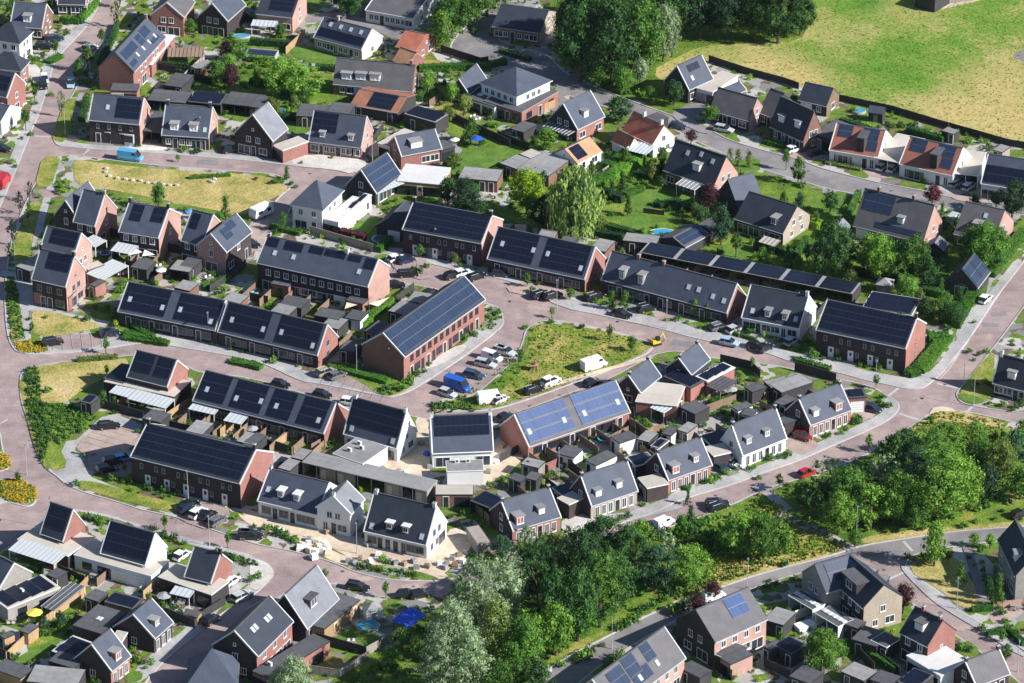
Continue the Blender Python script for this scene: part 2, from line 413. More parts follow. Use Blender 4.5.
def volume(root,Minv,O,u,W,D,he,hr,wall,roof,trim='white_trim',coping=True,hip=False,gwall=None):
    b=Bld(); b.root=root; b.W,b.D,b.he,b.hr=W,D,he,hr
    M=Minv@frame(O,u); b.M=M; b.wm=frame(O,u)
    FOOT.append([b.wm@V(q) for q in ((-.5,-.5,0),(W+.5,-.5,0),(W+.5,D+.5,0),(-.5,D+.5,0))])
    mb=MB()
    zt=he if hip else None
    p=[(0,0),(D,0),(D,he),(D/2,hr-.02),(0,he)]
    mb.quad([(0,0,0),(W,0,0),(W,0,he),(0,0,he)]); mb.quad([(W,D,0),(0,D,0),(0,D,he),(W,D,he)])
    if hip:
        mb.quad([(W,0,0),(W,D,0),(W,D,he),(W,0,he)]); mb.quad([(0,D,0),(0,0,0),(0,0,he),(0,D,he)])
        mb.quad([(0,0,he),(W,0,he),(W,D,he),(0,D,he)])
    else:
        g=1 if gwall else 0
        mb.quad([(W,y,z) for y,z in p],g); mb.quad([(0,y,z) for y,z in reversed(p)],g)
    b.wall=link('wall',mb.mesh('wall',[wall]+([gwall] if gwall else [])),root,M)
    r=MB(); o=.3
    if hip:
        e=.45; k=min(D,W)/2; s=(hr-he)/k; ze=he-e*s*.0
        x0,x1=(k,W-k) if W>D else (W/2-.15,W/2+.15)
        y0=y1=D/2
        A,B,C,E=(-e,-e,ze),(W+e,-e,ze),(W+e,D+e,ze),(-e,D+e,ze)
        P,Q=(x0,D/2,hr),(x1,D/2,hr)
        sl=math.hypot(k,hr-he)
        r.quad([A,B,Q,P],0,[(0,0),(W,0),(x1,sl),(x0,sl)]); r.quad([C,E,P,Q],0,[(0,0),(W,0),(x1,sl),(x0,sl)])
        r.quad([B,C,Q],0,[(0,0),(D,0),(D/2,sl)]); r.quad([E,A,P],0,[(0,0),(D,0),(D/2,sl)])
        for a,c in ((A,B),(B,C),(C,E),(E,A)):
            r.quad([(a[0],a[1],a[2]-.2),(c[0],c[1],c[2]-.2),c,a],1)
        r.quad([(q[0],q[1],q[2]-.2) for q in (E,C,B,A)],1)
    else:
        pr=chev(D,he,hr,o,RTH)
        r.prism(pr,-.05,W+.05,0,[1,0,0,1,1,1])
        r.box(-.05,D/2-.14,hr+RTH-.08,W+.05,D/2+.14,hr+RTH+.05,2)
    b.roof=link('roof',r.mesh('roof',[roof,trim,'felt_dark']),root,M)
    if not hip:
        g=MB(); g.box(-.1,-o-.11,he-o*(hr-he)/(D/2)+.04,W+.1,-o+.002,he-o*(hr-he)/(D/2)+.14)
        link('gutter',g.mesh('gutter',['zinc' if trim!='white_trim' else 'white_trim']),root,M)
    if coping and not hip:
        pr=chev(D,he,hr,o+.03,RTH+.08); s=(hr-he)/(D/2)
        pr=[(y,z-(.1 if i in(0,4,5) else 0)) for i,(y,z) in enumerate(pr)]
        for x0,x1 in ((-.12,.09),(W-.09,W+.12)):
            c=MB(); c.prism(pr,x0,x1); link('verge_trim',c.mesh('verge_trim',[trim]),root,M)
    return b
def slope_frame(b,face='F'):
    """x along eave, y up the slope, z off the roof (only for gabled volumes)"""
    s=math.atan2(b.hr-b.he,b.D/2)
    if face=='F': return b.M@Matrix.Translation((0,0,b.he+RTH))@Matrix.Rotation(s,4,'X')
    return b.M@Matrix.Translation((b.W,b.D,b.he+RTH))@Matrix.Rotation(math.pi,4,'Z')@Matrix.Rotation(s,4,'X')
def slope_len(b): return math.hypot(b.hr-b.he,b.D/2)
def solar(b,spec):
    """'F u0 u1 v0 v1 [style]' in fractions of the slope; several separated by ;"""
    for q in spec.split(';'):
        t=q.split(); f=t[0]; u0,u1,v0,v1=map(float,t[1:5]); st={'k':'solar_black','n':'solar_navy','b':'solar_blue_sheen'}[t[5] if len(t)>5 else 'k']
        S=slope_len(b); x0,x1,y0,y1=u0*b.W,u1*b.W,v0*S,v1*S
        nx=max(1,round((x1-x0)/1.05)); ny=max(1,round((y1-y0)/1.7))
        m=MB(); m.box(x0,y0,.03,x1,y1,.11)
        uv=[(0,0),(nx,0),(nx,ny),(0,ny)]; m.uv[4]=uv
        link('solar_array',m.mesh('solar_array',[st]),b.root,slope_frame(b,f))
def skylights(b,spec):
    for q in spec.split(';'):
        t=q.split(); u,v=float(t[0]),float(t[1]); S=slope_len(b)
        w,h=(.85,1.2)
        m=MB(); x,y=u*b.W,v*S
        m.box(x-w/2,y-h/2,-.03,x+w/2,y+h/2,.13,0)
        m.box(x-w/2+.1,y-h/2+.1,.13,x+w/2-.1,y+h/2-.1,.145,1)
        link('skylight',m.mesh('skylight',['grey_trim','glass_pale']),b.roof,b.roof.matrix_basis.inverted()@slope_frame(b,'F'))
def dormer(b,u,v,w=1.8,h=1.5,wall='plaster_white',top='felt_grey',st='w',face='F',pitched=False,win='W'):
    s=(b.hr-b.he)/(b.D/2)
    zb=b.he+v*(b.hr-b.he)+RTH; yf=v*b.D/2; zt=zb+h; yb=min(yf+h/s+.35,b.D/2+.6)
    MF=b.M if face=='F' else b.M@Matrix.Translation((b.W,b.D,0))@Matrix.Rotation(math.pi,4,'Z')
    x=u*b.W
    m=MB(); m.box(x-w/2,yf,zb-.35,x+w/2,yb,zt,0)
    o=link('dormer',m.mesh('dormer',[wall]),b.root,MF)
    r=MB()
    if pitched:
        hw=w/2+.18; r.prism([(-hw,zt-.1),(0,zt+hw*.95),(hw,zt-.1),(0,zt-.02)],yf-.2,yb+hw*.8,0,axis='y')
        for i,p in enumerate(r.v): r.v[i]=(p[0]+x,p[1],p[2])
        m2=MB()
    else: r.box(x-w/2-.2,yf-.25,zt+.002,x+w/2+.2,yb+.1,zt+.18)
    link('dormer_roof',r.mesh('dormer_roof',[top]),o)
    if w<1.2: ch='S' if h>1.4 else 's'
    else: ch=win
    ww,hh,_=SPEC[ch]; ww=min(ww,w-.25); hh=min(hh,h-.3)
    a,g=win_mesh(ww,hh,st)
    wo=link('window',a,o,Matrix.Translation((x,yf,zb+.15)))
def chimney(b,u,h=1.0,mat='brick_red',w=.55,v=.5):
    m=MB(); z=b.hr-(abs(v-.5)*2)*(b.hr-b.he)
    x=u*b.W; y=v*b.D
    m.box(x-w/2,y-w/2,z-.6,x+w/2,y+w/2,z+RTH+h,0); m.box(x-w/2-.07,y-w/2-.07,z+RTH+h+.003,x+w/2+.07,y+w/2+.07,z+RTH+h+.12,1)
    m.tube((x,y,z+RTH+h+.12),(x,y,z+RTH+h+.4),.11,.09,6,2)
    link('chimney',m.mesh('chimney',[mat,'zinc','felt_dark']),b.roof)
def fin_end(b,u,mat):
    """little square shoulder stack on top of a gable end"""
    chimney(b,u,.55,mat,.6)
LOG=[]; PLOTS=[]
def house(label,A,B,R,he,kind='s',rend='B',wall='brick_red',roof='slate',front='',front2='',gab='',gab2='',gab3='',gside='',style='w',solarspec='',sky='',dorm=(),chim=(),plots=None,trim=None,coping=True,hip=None,root=None,gwall=None,D=None,hr=None,L=None,cat='house',ref=None,minD=5,group=None,fbase=0):
    """label = what it is.  A,B = eave corners in the photo, R = a ridge end; he = eave height.
    kind s: AB is the long eave, R the ridge end over B (rend B) or A.  g: AB is the gable's eave line, R the far ridge end."""
    if trim is None: trim='white_trim' if wall.startswith('plaster') else 'stone_trim'
    zb=he+Z0
    a,b=at(A,zb),at(B,zb)
    u=(b-a); u.z=0; n=V((-u.y,u.x,0)).normalized()
    if hip is not None:
        c=at(hip,zb); d=(c-b).dot(n); hh=hr
    elif kind=='s':
        d2,h=solve(V((b if rend=='B' else a))-V((0,0,0)),n,R)
        d,hh=2*d2,he+h
    else:
        d2,h=solve((a+b)/2,n,R); hh=he+h
        if L: d2=L
    if kind=='s' and D: 
        d=D if d>=0 else -D
        if hip is None and hr is None:
            # ridge height from the picture row of R with the fixed depth
            base=(b if rend=='B' else a)+n*(d/2)
            lo,hi=0,15
            for _ in range(40):
                md=(lo+hi)/2
                if proj(base+V((0,0,md)))[1]>P1(R)[1]: lo=md
                else: hi=md
            hh=he+lo
    if hr: hh=hr
    if hip is not None and D: d=D
    W=u.length
    if kind=='g':
        LOG.append((label[:34],'g W%.1f L%.1f hr%.1f'%(W,d2,hh)))
        o=V((b.x,b.y,0)); uu=n; WW,DD=d2,W
    else:
        LOG.append((label[:34],'s W%.1f D%.1f hr%.1f'%(W,d,hh)))
        if d<0: a,b=b,a; u=-u; d=-d
        o=V((a.x,a.y,0)); uu=u.normalized(); WW,DD=W,d
    o.z=Z0-.02
    f=frame(o,uu)
    newroot=root is None
    if newroot:
        root=bpy.data.objects.new(cat.replace(' ','_'),None); COL.objects.link(root)
        ctr=f@V((WW/2,DD/2,0)); root.matrix_basis=frame(ctr,uu); root.empty_display_size=.5
        reg(root,label,cat,ctr,group,full=label)
        q=proj(ctr+V((0,0,he/2))); LAND.append((q[0],q[1],ref or label))
    Minv=root.matrix_basis.inverted()
    v=volume(root,Minv,o,uu,WW,DD,he,hh,wall,roof,trim,coping,hip is not None,gwall)
    ff=face_frames(WW,DD)
    g=lambda k:(v.M@ff[k][0],ff[k][1])
    if front: row(front,*g('F'),fbase,style,root)
    if front2: row(front2,*g('F'),3.5 if he>5 else 2.9,style,root)
    up=3.5 if he>5 else 3.2
    for side in (gside or 'LR'):
        if gab: row(gab,*g(side),0,style,root,(.12,.88))
        if gab2: row(gab2,*g(side),up,style,root,(.25,.75))
        if gab3: row(gab3,*g(side),up+2.8,style,root,(.35,.65))
    if solarspec: solar(v,solarspec)
    if plots: PLOTS.append((v,)+plots)
    if sky: skylights(v,sky)
    for t in dorm: dormer(v,*t[:2],**(t[2] if len(t)>2 else {}))
    for t in chim:
        if isinstance(t,(int,float)): chimney(v,t,mat=wall)
        else: chimney(v,*t)
    return v
def flat(label,A,B,C,h,wall='timber_dark',roof='felt_dark',parent=None,edge='dark_trim',front='',side='',style='d',cat='shed',name=None,panels='',domes=0,z0=0,ov=.12,slope=0,open_front=False,D=None,rel=False):
    """flat-roofed box: A,B front top corners in the photo, C a far corner over B's end; at height h"""
    zb=h+Z0; a,b=at(A,zb),at(B,zb)
    u=b-a; n=V((-u.y,u.x,0)).normalized()
    d=(at(C,zb)-b).dot(n) if C is not None else D
    if d<0: a,b=b,a; u=-u; d=-d
    W=u.length; o=V((a.x,a.y,Z0-.02)); f=frame(o,u.normalized()); h+=random.uniform(0,.14)
    FOOT.append([f@V(q) for q in ((-.4,-.4,0),(W+.4,-.4,0),(W+.4,d+.4,0),(-.4,d+.4,0))])
    if parent is None:
        root=bpy.data.objects.new(name or cat.replace(' ','_'),None); COL.objects.link(root)
        ctr=f@V((W/2,d/2,0)); root.matrix_basis=frame(ctr,u.normalized()); root.empty_display_size=.4
        reg(root,label,cat,ctr,full=label if len(label.split())>4 and not rel else None); M=root.matrix_basis.inverted()@f
        wn='wall'
    else:
        root=parent; M=root.matrix_basis.inverted()@f; wn='extension'
    m=MB()
    if open_front:
        t=.12
        m.box(0,d-t,z0,W,d,h); m.box(0,.2,z0,t,d-t-.003,h); m.box(W-t,.2,z0,W,d-t-.003,h)
        k=max(1,round(W/3))
        for i in range(k+1):
            x=i*(W-.16)/k; m.box(x+.002,.0,z0,x+.15,.16,h)
        w=link('side_walls' if parent is None else 'carport',m.mesh('side_walls',[wall]),root,M)
    else:
        m.box(0,0,z0,W,d,h); w=link(wn,m.mesh(wn,[wall]),root,M)
    pr=root if parent is None else w
    Mr=M if parent is None else Matrix()
    r=MB(); r.box(-ov,-ov,h+.003,W+ov,d+ov,h+.16,1)
    r.box(-ov+.1,-ov+.1,h+.16,W+ov-.1,d+ov-.1,h+.175,0)
    r=link('flat_roof',r.mesh('flat_roof',[roof,edge]),pr,Mr)
    fw=w if parent is not None else root
    fM=Matrix() if parent is not None else M
    if parent is not None:
        ff=face_frames(W,d)
        # openings of an extension are its sub-parts: frame and glass in one mesh
        for pat,sd in ((front,'F'),(side,'R'),(side,'L')):
            if not pat: continue
            Mx,Lx=ff[sd]; nn=len(pat)
            for i,ch in enumerate(pat):
                if ch in '- ': continue
                x=Lx*(.05+.9*(i+.5)/nn); q=Mx@Matrix.Translation((x,0,z0))
                if ch in 'dDogq': link('door',door_mesh('g2' if ch=='q' else ch),w,q@Matrix.Translation((0,0,.02)))
                else:
                    ww,hh,ss=SPEC[ch]; ww=min(ww,Lx*.9); hh=min(hh,h-z0-.25); link('window',glazed(ww,hh,style),w,q@Matrix.Translation((0,0,min(ss,h-z0-hh-.1))))
    else:
        ff=face_frames(W,d)
        for pat,sd in ((front,'F'),(side,'R'),(side,'L')):
            if pat: row(pat,M@ff[sd][0],ff[sd][1],0,style,root,(.05,.95))
    if panels:
        nx,ny,st=panels.split()[:3]; nx,ny=int(nx),int(ny)
        pz=h+.18
        m=MB(); ins=.35
        for j in range(ny):
            y0=ins+(d-2*ins)*j/ny; y1=ins+(d-2*ins)*(j+.86)/ny
            i=len(m.uv); m.prism([(y0,pz+.04),(y0,pz+.12),(y1,pz+.34),(y1,pz+.26)],ins,W-ins,0)
            for q in range(i,i+4): m.uv[q]=[(0,0),(0,1),(nx,1),(nx,0)]
        link('solar_array',m.mesh('solar_array',[{'k':'solar_black','n':'solar_navy','b':'solar_blue_sheen'}[st]]),pr,Mr)
    for i in range(domes):
        x=W*(i+.5)/domes; m=MB(); m.box(x-.5,d*.5-.5,h+.17,x+.5,d*.5+.5,h+.34,0); m.box(x-.4,d*.5-.4,h+.34,x+.4,d*.5+.4,h+.38,1)
        link('roof_light',m.mesh('roof_light',['white_trim','poly_white']),pr,Mr)
    b=Bld(); b.root=root; b.M=M; b.W,b.D,b.h=W,d,h; b.f=f
    return b
def glazed(w,h,style):
    k=('g',round(w,2),round(h,2),style)
    if k not in WCACHE:
        fr={'w':'white_trim','d':'dark_trim','g':'grey_trim'}[style]
        m=MB();t=.08
        m.box(-w/2,-.07,0,-w/2+t,.02,h); m.box(w/2-t,-.07,0,w/2,.02,h); m.box(-w/2+t,-.07,0,w/2-t,.02,t); m.box(-w/2+t,-.07,h-t,w/2-t,.02,h)
        if w>.8:
            for i in range(1,max(2,round(w/1.2))):
                x=-w/2+w*i/max(2,round(w/1.2)); m.box(x-.03,-.06,t,x+.03,.02,h-t)
        m.box(-w/2+t+.003,-.03,t+.003,w/2-t-.003,.012,h-t-.003,1)
        WCACHE[k]=m.mesh('window',[fr,'glass_dark'])
    return WCACHE[k]
def vents(b,pts,kind='vent'):
    """little roof units standing on a flat roof, fractions of its plan"""
    for x,y in pts:
        m=MB(); x*=b.W; y*=b.D; z=b.h+.175
        m.box(x-.45,y-.2,z,x+.45,y+.2,z+.75,0); m.tube((x-.05,y-.2,z+.4),(x-.05,y-.22,z+.4),.26,.26,10,1)
        link('heat_pump_fan',m.mesh('heat_pump_fan',['plaster_white','felt_dark']),b.root,b.M)
def canopy(label,A,B,C,h=2.6,roof='poly_white',post='white_trim',stripe='grey_trim',cat='patio cover',name='patio_cover',thick=.08,n=None,fall=.35):
    zb=h+Z0; a,b=at(A,zb),at(B,zb); u=b-a; nn=V((-u.y,u.x,0)).normalized(); d=(at(C,zb)-b).dot(nn)
    if d<0: a,b=b,a; u=-u; d=-d
    W=u.length; o=V((a.x,a.y,Z0)); f=frame(o,u.normalized())
    FOOT.append([f@V(q) for q in ((0,0,0),(W,0,0),(W,d,0),(0,d,0))])
    root=bpy.data.objects.new(name,None); COL.objects.link(root); root.matrix_basis=f; root.empty_display_size=.4
    reg(root,label,cat,f@V((W/2,d/2,0)),full=label if len(label.split())>4 else None)
    r=MB(); r.prism([(-.1,h),(-.1,h+thick),(d,h+thick+fall),(d,h+fall)],-.1,W+.1,0)
    link('roof',r.mesh('roof',[roof]),root)
    k=n or max(2,round(W/.9)); s=MB()
    for i in range(k+1):
        x=-.1+(W+.12)*i/k; s.prism([(-.13,h+.0),(-.13,h+thick+.05),(d+.03,h+thick+fall+.05),(d+.03,h+fall)],x-.04,x+.04,0)
    link('rafters',s.mesh('rafters',[stripe]),root)
    for x,y in ((.05,.05),(W-.05,.05),(.05,d-.1),(W-.05,d-.1)):
        p=MB(); p.box(x-.06,y-.06,0,x+.06,y+.06,h+fall*y/d); link('post',p.mesh('post',[post]),root)
# ---------------------------------------------------------------- vehicles
CARM={}
def car_mesh(kind,col):
    k=(kind,col)
    if k in CARM: return CARM[k]
    dims=dict(hatch=(4.1,1.78,1.5),estate=(4.6,1.82,1.48),suv=(4.4,1.85,1.68),sedan=(4.65,1.82,1.43),van=(5.6,2.02,2.35),smallvan=(4.5,1.85,1.85))
    Lc,w,h=dims[kind]; hw=w/2; hl=Lc/2
    b=MB(); wheelx=(-hl*.60,hl*.64)
    belt=.62*h if kind not in('van','smallvan') else (.52*h)
    nose=dict(hatch=.66,estate=.62,suv=.78,sedan=.60,van=.95,smallvan=.85)[kind]
    # lower hull: stations along x (x, half width, bottom z, top z); nose towards +x
    st=[(-hl,hw*.80,.42,belt*.80),(-hl+.12,hw*.93,.28,belt*.95),(-hl+.5,hw,.22,belt),(0,hw,.22,belt),(hl*.38,hw,.22,belt*.98),(hl*.55,hw,.22,nose+.13 if nose+.13<belt else belt*.97),(hl-.25,hw*.92,.25,nose),(hl,hw*.74,.40,nose*.80)]
    def ring(s):
        x,a,z0,z1=s; return [(x,-a*.94,z0),(x,-a,(z0+z1)*.5),(x,-a*.93,z1),(x,a*.93,z1),(x,a,(z0+z1)*.5),(x,a*.94,z0)]
    rs=[ring(s) for s in st]
    for p,q in zip(rs,rs[1:]):
        for i in range(6):
            j=(i+1)%6; b.quad([p[j],p[i],q[i],q[j]])
    b.quad(rs[0]); b.quad(rs[-1][::-1])
    # greenhouse
    cab=dict(hatch=((-hl+.05,-hl+.55,hl*.05,hl*.50)),estate=((-hl+.05,-hl+.45,hl*.05,hl*.48)),suv=((-hl+.08,-hl+.4,hl*.08,hl*.50)),sedan=((-hl+.75,-hl+1.35,hl*.02,hl*.45)),van=((-hl+.05,-hl+.1,hl*.50,hl*.80)),smallvan=((-hl+.05,-hl+.15,hl*.25,hl*.62)))[kind]
    x0,x1,x2,x3=cab; tw=hw*.78 if kind!='van' else hw*.90
    g=MB(); bw=hw*.92; zb=belt-.03; zt=h-.05
    lo=[(x0,-bw,zb),(x3,-bw,zb),(x3,bw,zb),(x0,bw,zb)]; hi=[(x1,-tw,zt),(x2,-tw,zt),(x2,tw,zt),(x1,tw,zt)]
    gm=g
    def side(i,j,tgt,m=0): tgt.quad([lo[i],lo[j],hi[j],hi[i]],m)
    if kind in('van','smallvan'):
        side(0,1,b); side(2,3,b); side(3,0,b); side(1,2,g)
        # cab side windows, proud of the body
        for sy in (-1,1):
            f0,f1=(x2-.55)/(1),x2+.25
            y0=sy*(bw-(bw-tw)*.35+.012); y1=sy*(tw+(bw-tw)*.12+.012)
            za=zb+.35*(zt-zb); zc=zb+.85*(zt-zb)
            p=[(x2-.75,y0,za),(x2+.28,y0,za),(x2+.02,y1,zc),(x2-.75,y1,zc)]
            g.quad(p if sy<0 else p[::-1])
    else:
        for i in range(4): side(i,(i+1)%4,g)
        for xx in ((x1+x2)/2-.05,):
            for sy in (-1,1): b.prism([(sy*(bw+.012),zb),(sy*(tw+.012),zt),(sy*(tw-.02),zt),(sy*(bw-.02),zb)],xx,xx+.1)
    rt=MB() 
    b.box(x1-.03,-tw-.02,zt,x2+.03,tw+.02,h-.005)
    if kind in ('suv','estate'):
        for sy in (-1,1): b.box(x1+.15,sy*(tw-.1)-.02,h,x2-.15,sy*(tw-.1)+.02,h+.05,1)
    for sy in (-1,1): b.box(x3-.35,sy*(hw+.08)-.08,belt-.02,x3-.2,sy*(hw+.08)+.08,belt+.12,0)
    me=fixn(b.mesh('car_body',['car_'+col,'steel']))
    gl=fixn(g.mesh('car_windows',['glass_dark']))
    wh=MB(); wh.tube((0,-.11,0),(0,.11,0),.32,.32,12,0); wh.tube((0,-.125,0),(0,.125,0),.19,.19,10,1)
    wm=wh.mesh('wheel',['tyre','steel'])
    hd=MB(); hd.box(-.06,-.17,-.07,.05,.17,.07); hm=hd.mesh('headlight',['lamp_white'])
    td=MB(); td.box(-.03,-.14,-.1,.05,.14,.1); tm=td.mesh('tail_light',['lamp_red'])
    pl=MB(); pl.box(-.02,-.26,-.06,.02,.26,.06); pm=pl.mesh('number_plate',['car_yellow'])
    CARM[k]=(me,gl,wm,hm,tm,wheelx,hw,hl,nose,belt); return CARM[k]
def car(a,b,col,kind='hatch',phrase=None,label=None):
    """a = tail, b = nose in the photo"""
    p,q=at(a,0),at(b,0); c=(p+q)/2; c.z=gz(c)
    d=q-p; d.z=0; d.normalize()
    me,gl,wm,hm,tm,wx,hw,hl,nose,belt=car_mesh(kind,col)
    nm={'van':'van','smallvan':'van'}.get(kind,'car')
    r=bpy.data.objects.new('parked_'+nm,None); COL.objects.link(r); r.matrix_basis=frame(c,d); r.empty_display_size=.3
    w={'hatch':'hatchback','estate':'estate car','suv':'tall car','sedan':'saloon car','van':'panel van','smallvan':'small van'}[kind]
    cn={'navy':'dark blue','darkred':'dark red','lightblue':'light blue','paleblue':'pale blue','teal':'dark teal','tan':'tan'}.get(col,col)
    reg(r,phrase or f'{cn} {w}',nm,c,'parked cars and vans',full=label)
    link('body',me,r); link('windows',gl,r)
    for x in wx:
        for sy in (-1,1): link('wheel',wm,r,Matrix.Translation((x,sy*(hw-.1),.32)))
    for sy in (-1,1):
        link('headlight',hm,r,Matrix.Translation((hl-.1,sy*hw*.6,nose*.82)))
        link('tail_light',tm,r,Matrix.Translation((-hl+.02,sy*hw*.66,belt*.82)))
# ---------------------------------------------------------------- vegetation
def leafcloud(rnd,cl,n,ls,core=True,squash=1.0,droop=0):
    """cl: list of (x,y,z,r) clumps; n leaf cards per unit of r^2; UV x carries a tone per clump"""
    m=MB()
    for (x,y,z,r) in cl:
        k=max(6,int(n*r*r)); tone=rnd.random()
        ax=[V((rnd.gauss(0,1),rnd.gauss(0,1),rnd.gauss(0,1))).normalized() for _ in range(4)]; am=[rnd.uniform(-.28,.34) for _ in range(4)]
        for _ in range(k):
            t=rnd.uniform(0,2*math.pi); c=rnd.uniform(-.8,1); s=math.sqrt(1-c*c)
            d=V((s*math.cos(t),s*math.sin(t),c)); rr=r*(rnd.uniform(.55,1.1)+sum(a*max(0,d.dot(e))**2 for a,e in zip(am,ax)))
            p=V((x,y,z))+V((d.x*rr,d.y*rr,d.z*rr*squash))
            nrm=(d+V((rnd.gauss(0,.5),rnd.gauss(0,.5),rnd.gauss(0,.5)+.25))).normalized()
            a=nrm.orthogonal().normalized(); a=(Matrix.Rotation(rnd.uniform(0,6.28),3,nrm)@a); b=nrm.cross(a)
            if droop: b=(b*.35+V((0,0,-1))*droop).normalized(); a=b.cross(nrm).normalized()
            w=ls*rnd.uniform(.55,1.3); h=w*rnd.uniform(.5,.95)*(1+droop*1.6)
            tn=min(1,max(0,tone+rnd.gauss(0,.12)))
            m.quad([p-a*w*.5-b*h*.1,p-b*h*.5,p+a*w*.5+b*h*.1,p+b*h*.5],0,[(tn,0)]*4)
        if core:
            rc=r*.5; N=5
            for i in range(3):
                z0,z1=-1+i*2/3,-1+(i+1)*2/3
                r0,r1=math.sqrt(max(0,1-z0*z0))*rc,math.sqrt(max(0,1-z1*z1))*rc
                for j in range(N):
                    a0,a1=6.283*j/N,6.283*(j+1)/N
                    m.quad([(x+r0*math.cos(a0),y+r0*math.sin(a0),z+z0*rc*squash),(x+r0*math.cos(a1),y+r0*math.sin(a1),z+z0*rc*squash),(x+r1*math.cos(a1),y+r1*math.sin(a1),z+z1*rc*squash),(x+r1*math.cos(a0),y+r1*math.sin(a0),z+z1*rc*squash)],0,[(.2,0)]*4)
    return m
def clumps(rnd,shape,R,H,zb):
    """clumps inside a crown of half width R between zb and H"""
    cl=[]; n=dict(broad=46,tall=44,small=14,columnar=14,conifer=20,willow=30,airy=30,round=18)[shape]
    for i in range(n):
        f=(i+.5)/n
        if shape in('broad','airy'):
            prof=math.sin(math.pi*min(.97,.16+f*.76))**.8
        elif shape=='tall': prof=(math.sin(math.pi*(.12+f*.78))**.7)
        elif shape=='conifer': prof=1.05-f*.92
        elif shape=='columnar': prof=.55+.45*math.sin(math.pi*min(1,f*.9+.1))
        elif shape=='willow': prof=math.sin(math.pi*(.25+f*.62))**.6
        else: prof=math.sin(math.pi*(.15+f*.75))
        t=i*2.39996+rnd.uniform(-.5,.5)
        cr=dict(broad=.30,airy=.23,tall=.33,small=.46,columnar=.58,conifer=.38,willow=.33,round=.48)[shape]*R*rnd.choice((.55,.8,1,1.15,1.4))
        q=max(0,prof*R*rnd.uniform(.70,1.18)-cr*.7)
        if shape in ('broad','airy') and i%4==3: q*=.35
        cl.append((q*math.cos(t),q*math.sin(t),zb+(H-zb-cr*.7)*f+cr*.35,cr))
    return cl
TREEM={}
def tree_mesh(shape,size,var):
    """size classes keep leaf size right; returns crown mesh data generator (w/o material) and trunk"""
    k=(shape,size,var)
    if k in TREEM: return TREEM[k]
    rnd=random.Random(hash((shape,size,var))%9999 if False else sum(map(ord,shape))*7+int(size*10)*31+var*101)
    asp=dict(broad=2.2,tall=3.4,small=2.6,columnar=4.5,conifer=3.0,willow=2.0,airy=2.3,round=2.2)[shape]
    R=size; H=R*asp; zb=H*dict(broad=.16,tall=.10,small=.36,columnar=.08,conifer=.08,willow=.12,airy=.22,round=.22)[shape]
    cl=clumps(rnd,shape,R,H,zb)
    ls=.30 if size>=3 else (.24 if size>=1.6 else .18)
    dens=dict(broad=78,tall=78,small=90,columnar=100,conifer=85,willow=85,airy=66,round=85)[shape]
    if size<3: dens*=1.5
    if size<1.6: dens*=1.6
    m=leafcloud(rnd,cl,dens,ls,True,.85,droop=.9 if shape=='willow' else 0)
    if shape=='willow':
        for i in range(60):
            t=rnd.uniform(0,6.283); q=R*rnd.uniform(.75,1.02); zt=H*rnd.uniform(.35,.7)
            for j in range(14):
                z=zt-j*.36
                if z<.5: break
                p=V((q*math.cos(t)+rnd.gauss(0,.18),q*math.sin(t)+rnd.gauss(0,.18),z)); a=V((-math.sin(t),math.cos(t),0))*.2; b=V((0,0,.34))
                m.quad([p-a*.6,p-b,p+a*.6,p+b],0,[(rnd.random(),0)]*4)
    tr=MB(); tr.tube((0,0,-.1),(0,0,zb+.35*(H-zb)),R*.075+.04,R*.045+.02,7)
    for i in range(5):
        x,y,z,r=cl[(i*5+2)%len(cl)]; tr.tube((0,0,zb*.9+i*.12*(H-zb)*.3),(x*.8,y*.8,z),R*.035+.015,.02,5)
    TREEM[k]=(m,tr.mesh('trunk',['bark']),H); return TREEM[k]
CROWN={}
def tree(base,wpx,hpx,leaf='mid',shape='broad',phrase=None,name='tree',group=None,cat='tree',dz=None):
    w=at(base,0); w.z=gz(w)-.01
    ppm=1/((w-CAM).dot(FW)*KK)
    R=wpx/2/ppm; H=hpx/ppm/math.cos(TH)*.93
    size=min((.7,1.2,2.0,3.0,4.2),key=lambda s:abs(math.log(s/R)))
    var=random.randrange(4 if shape in('broad','tall') else 3)
    m,tr,H0=tree_mesh(shape,size,var)
    ck=(shape,size,var,leaf)
    if ck not in CROWN: CROWN[ck]=m.mesh('crown',['leaf_'+leaf])
    r=bpy.data.objects.new(name,None); COL.objects.link(r); r.empty_display_size=.4
    r.matrix_basis=Matrix.Translation(w)@Matrix.Rotation(random.uniform(0,6.28),4,'Z')@Matrix.Diagonal((R/size,R/size,H/H0,1))
    link('trunk',tr,r); link('crown',CROWN[ck],r)
    ad={'mid':'mid green','dark':'dark green','deep':'very dark','light':'light green','lime':'bright lime','silver':'pale silvery','teal':'blue green','purple':'dark purple','willow':'weeping','olive':'olive green','hedge':'green','yellow':'yellow','plum':'plum red'}[leaf]
    sz='large' if R>3.2 else ('small' if R<1.3 else '')
    sh={'columnar':'columnar tree','conifer':'conifer','willow':'willow tree','tall':'tall tree','airy':'loose tree'}.get(shape,'leafy tree' if R>1.8 else 'round tree')
    reg(r,phrase or ' '.join(x for x in (sz,ad,sh) if x),cat,w,group)
BUSH={}
BQ=[]
def bush(base,r,leaf='mid',h=None,phrase=None): BQ.append((r,base,leaf,h,phrase))
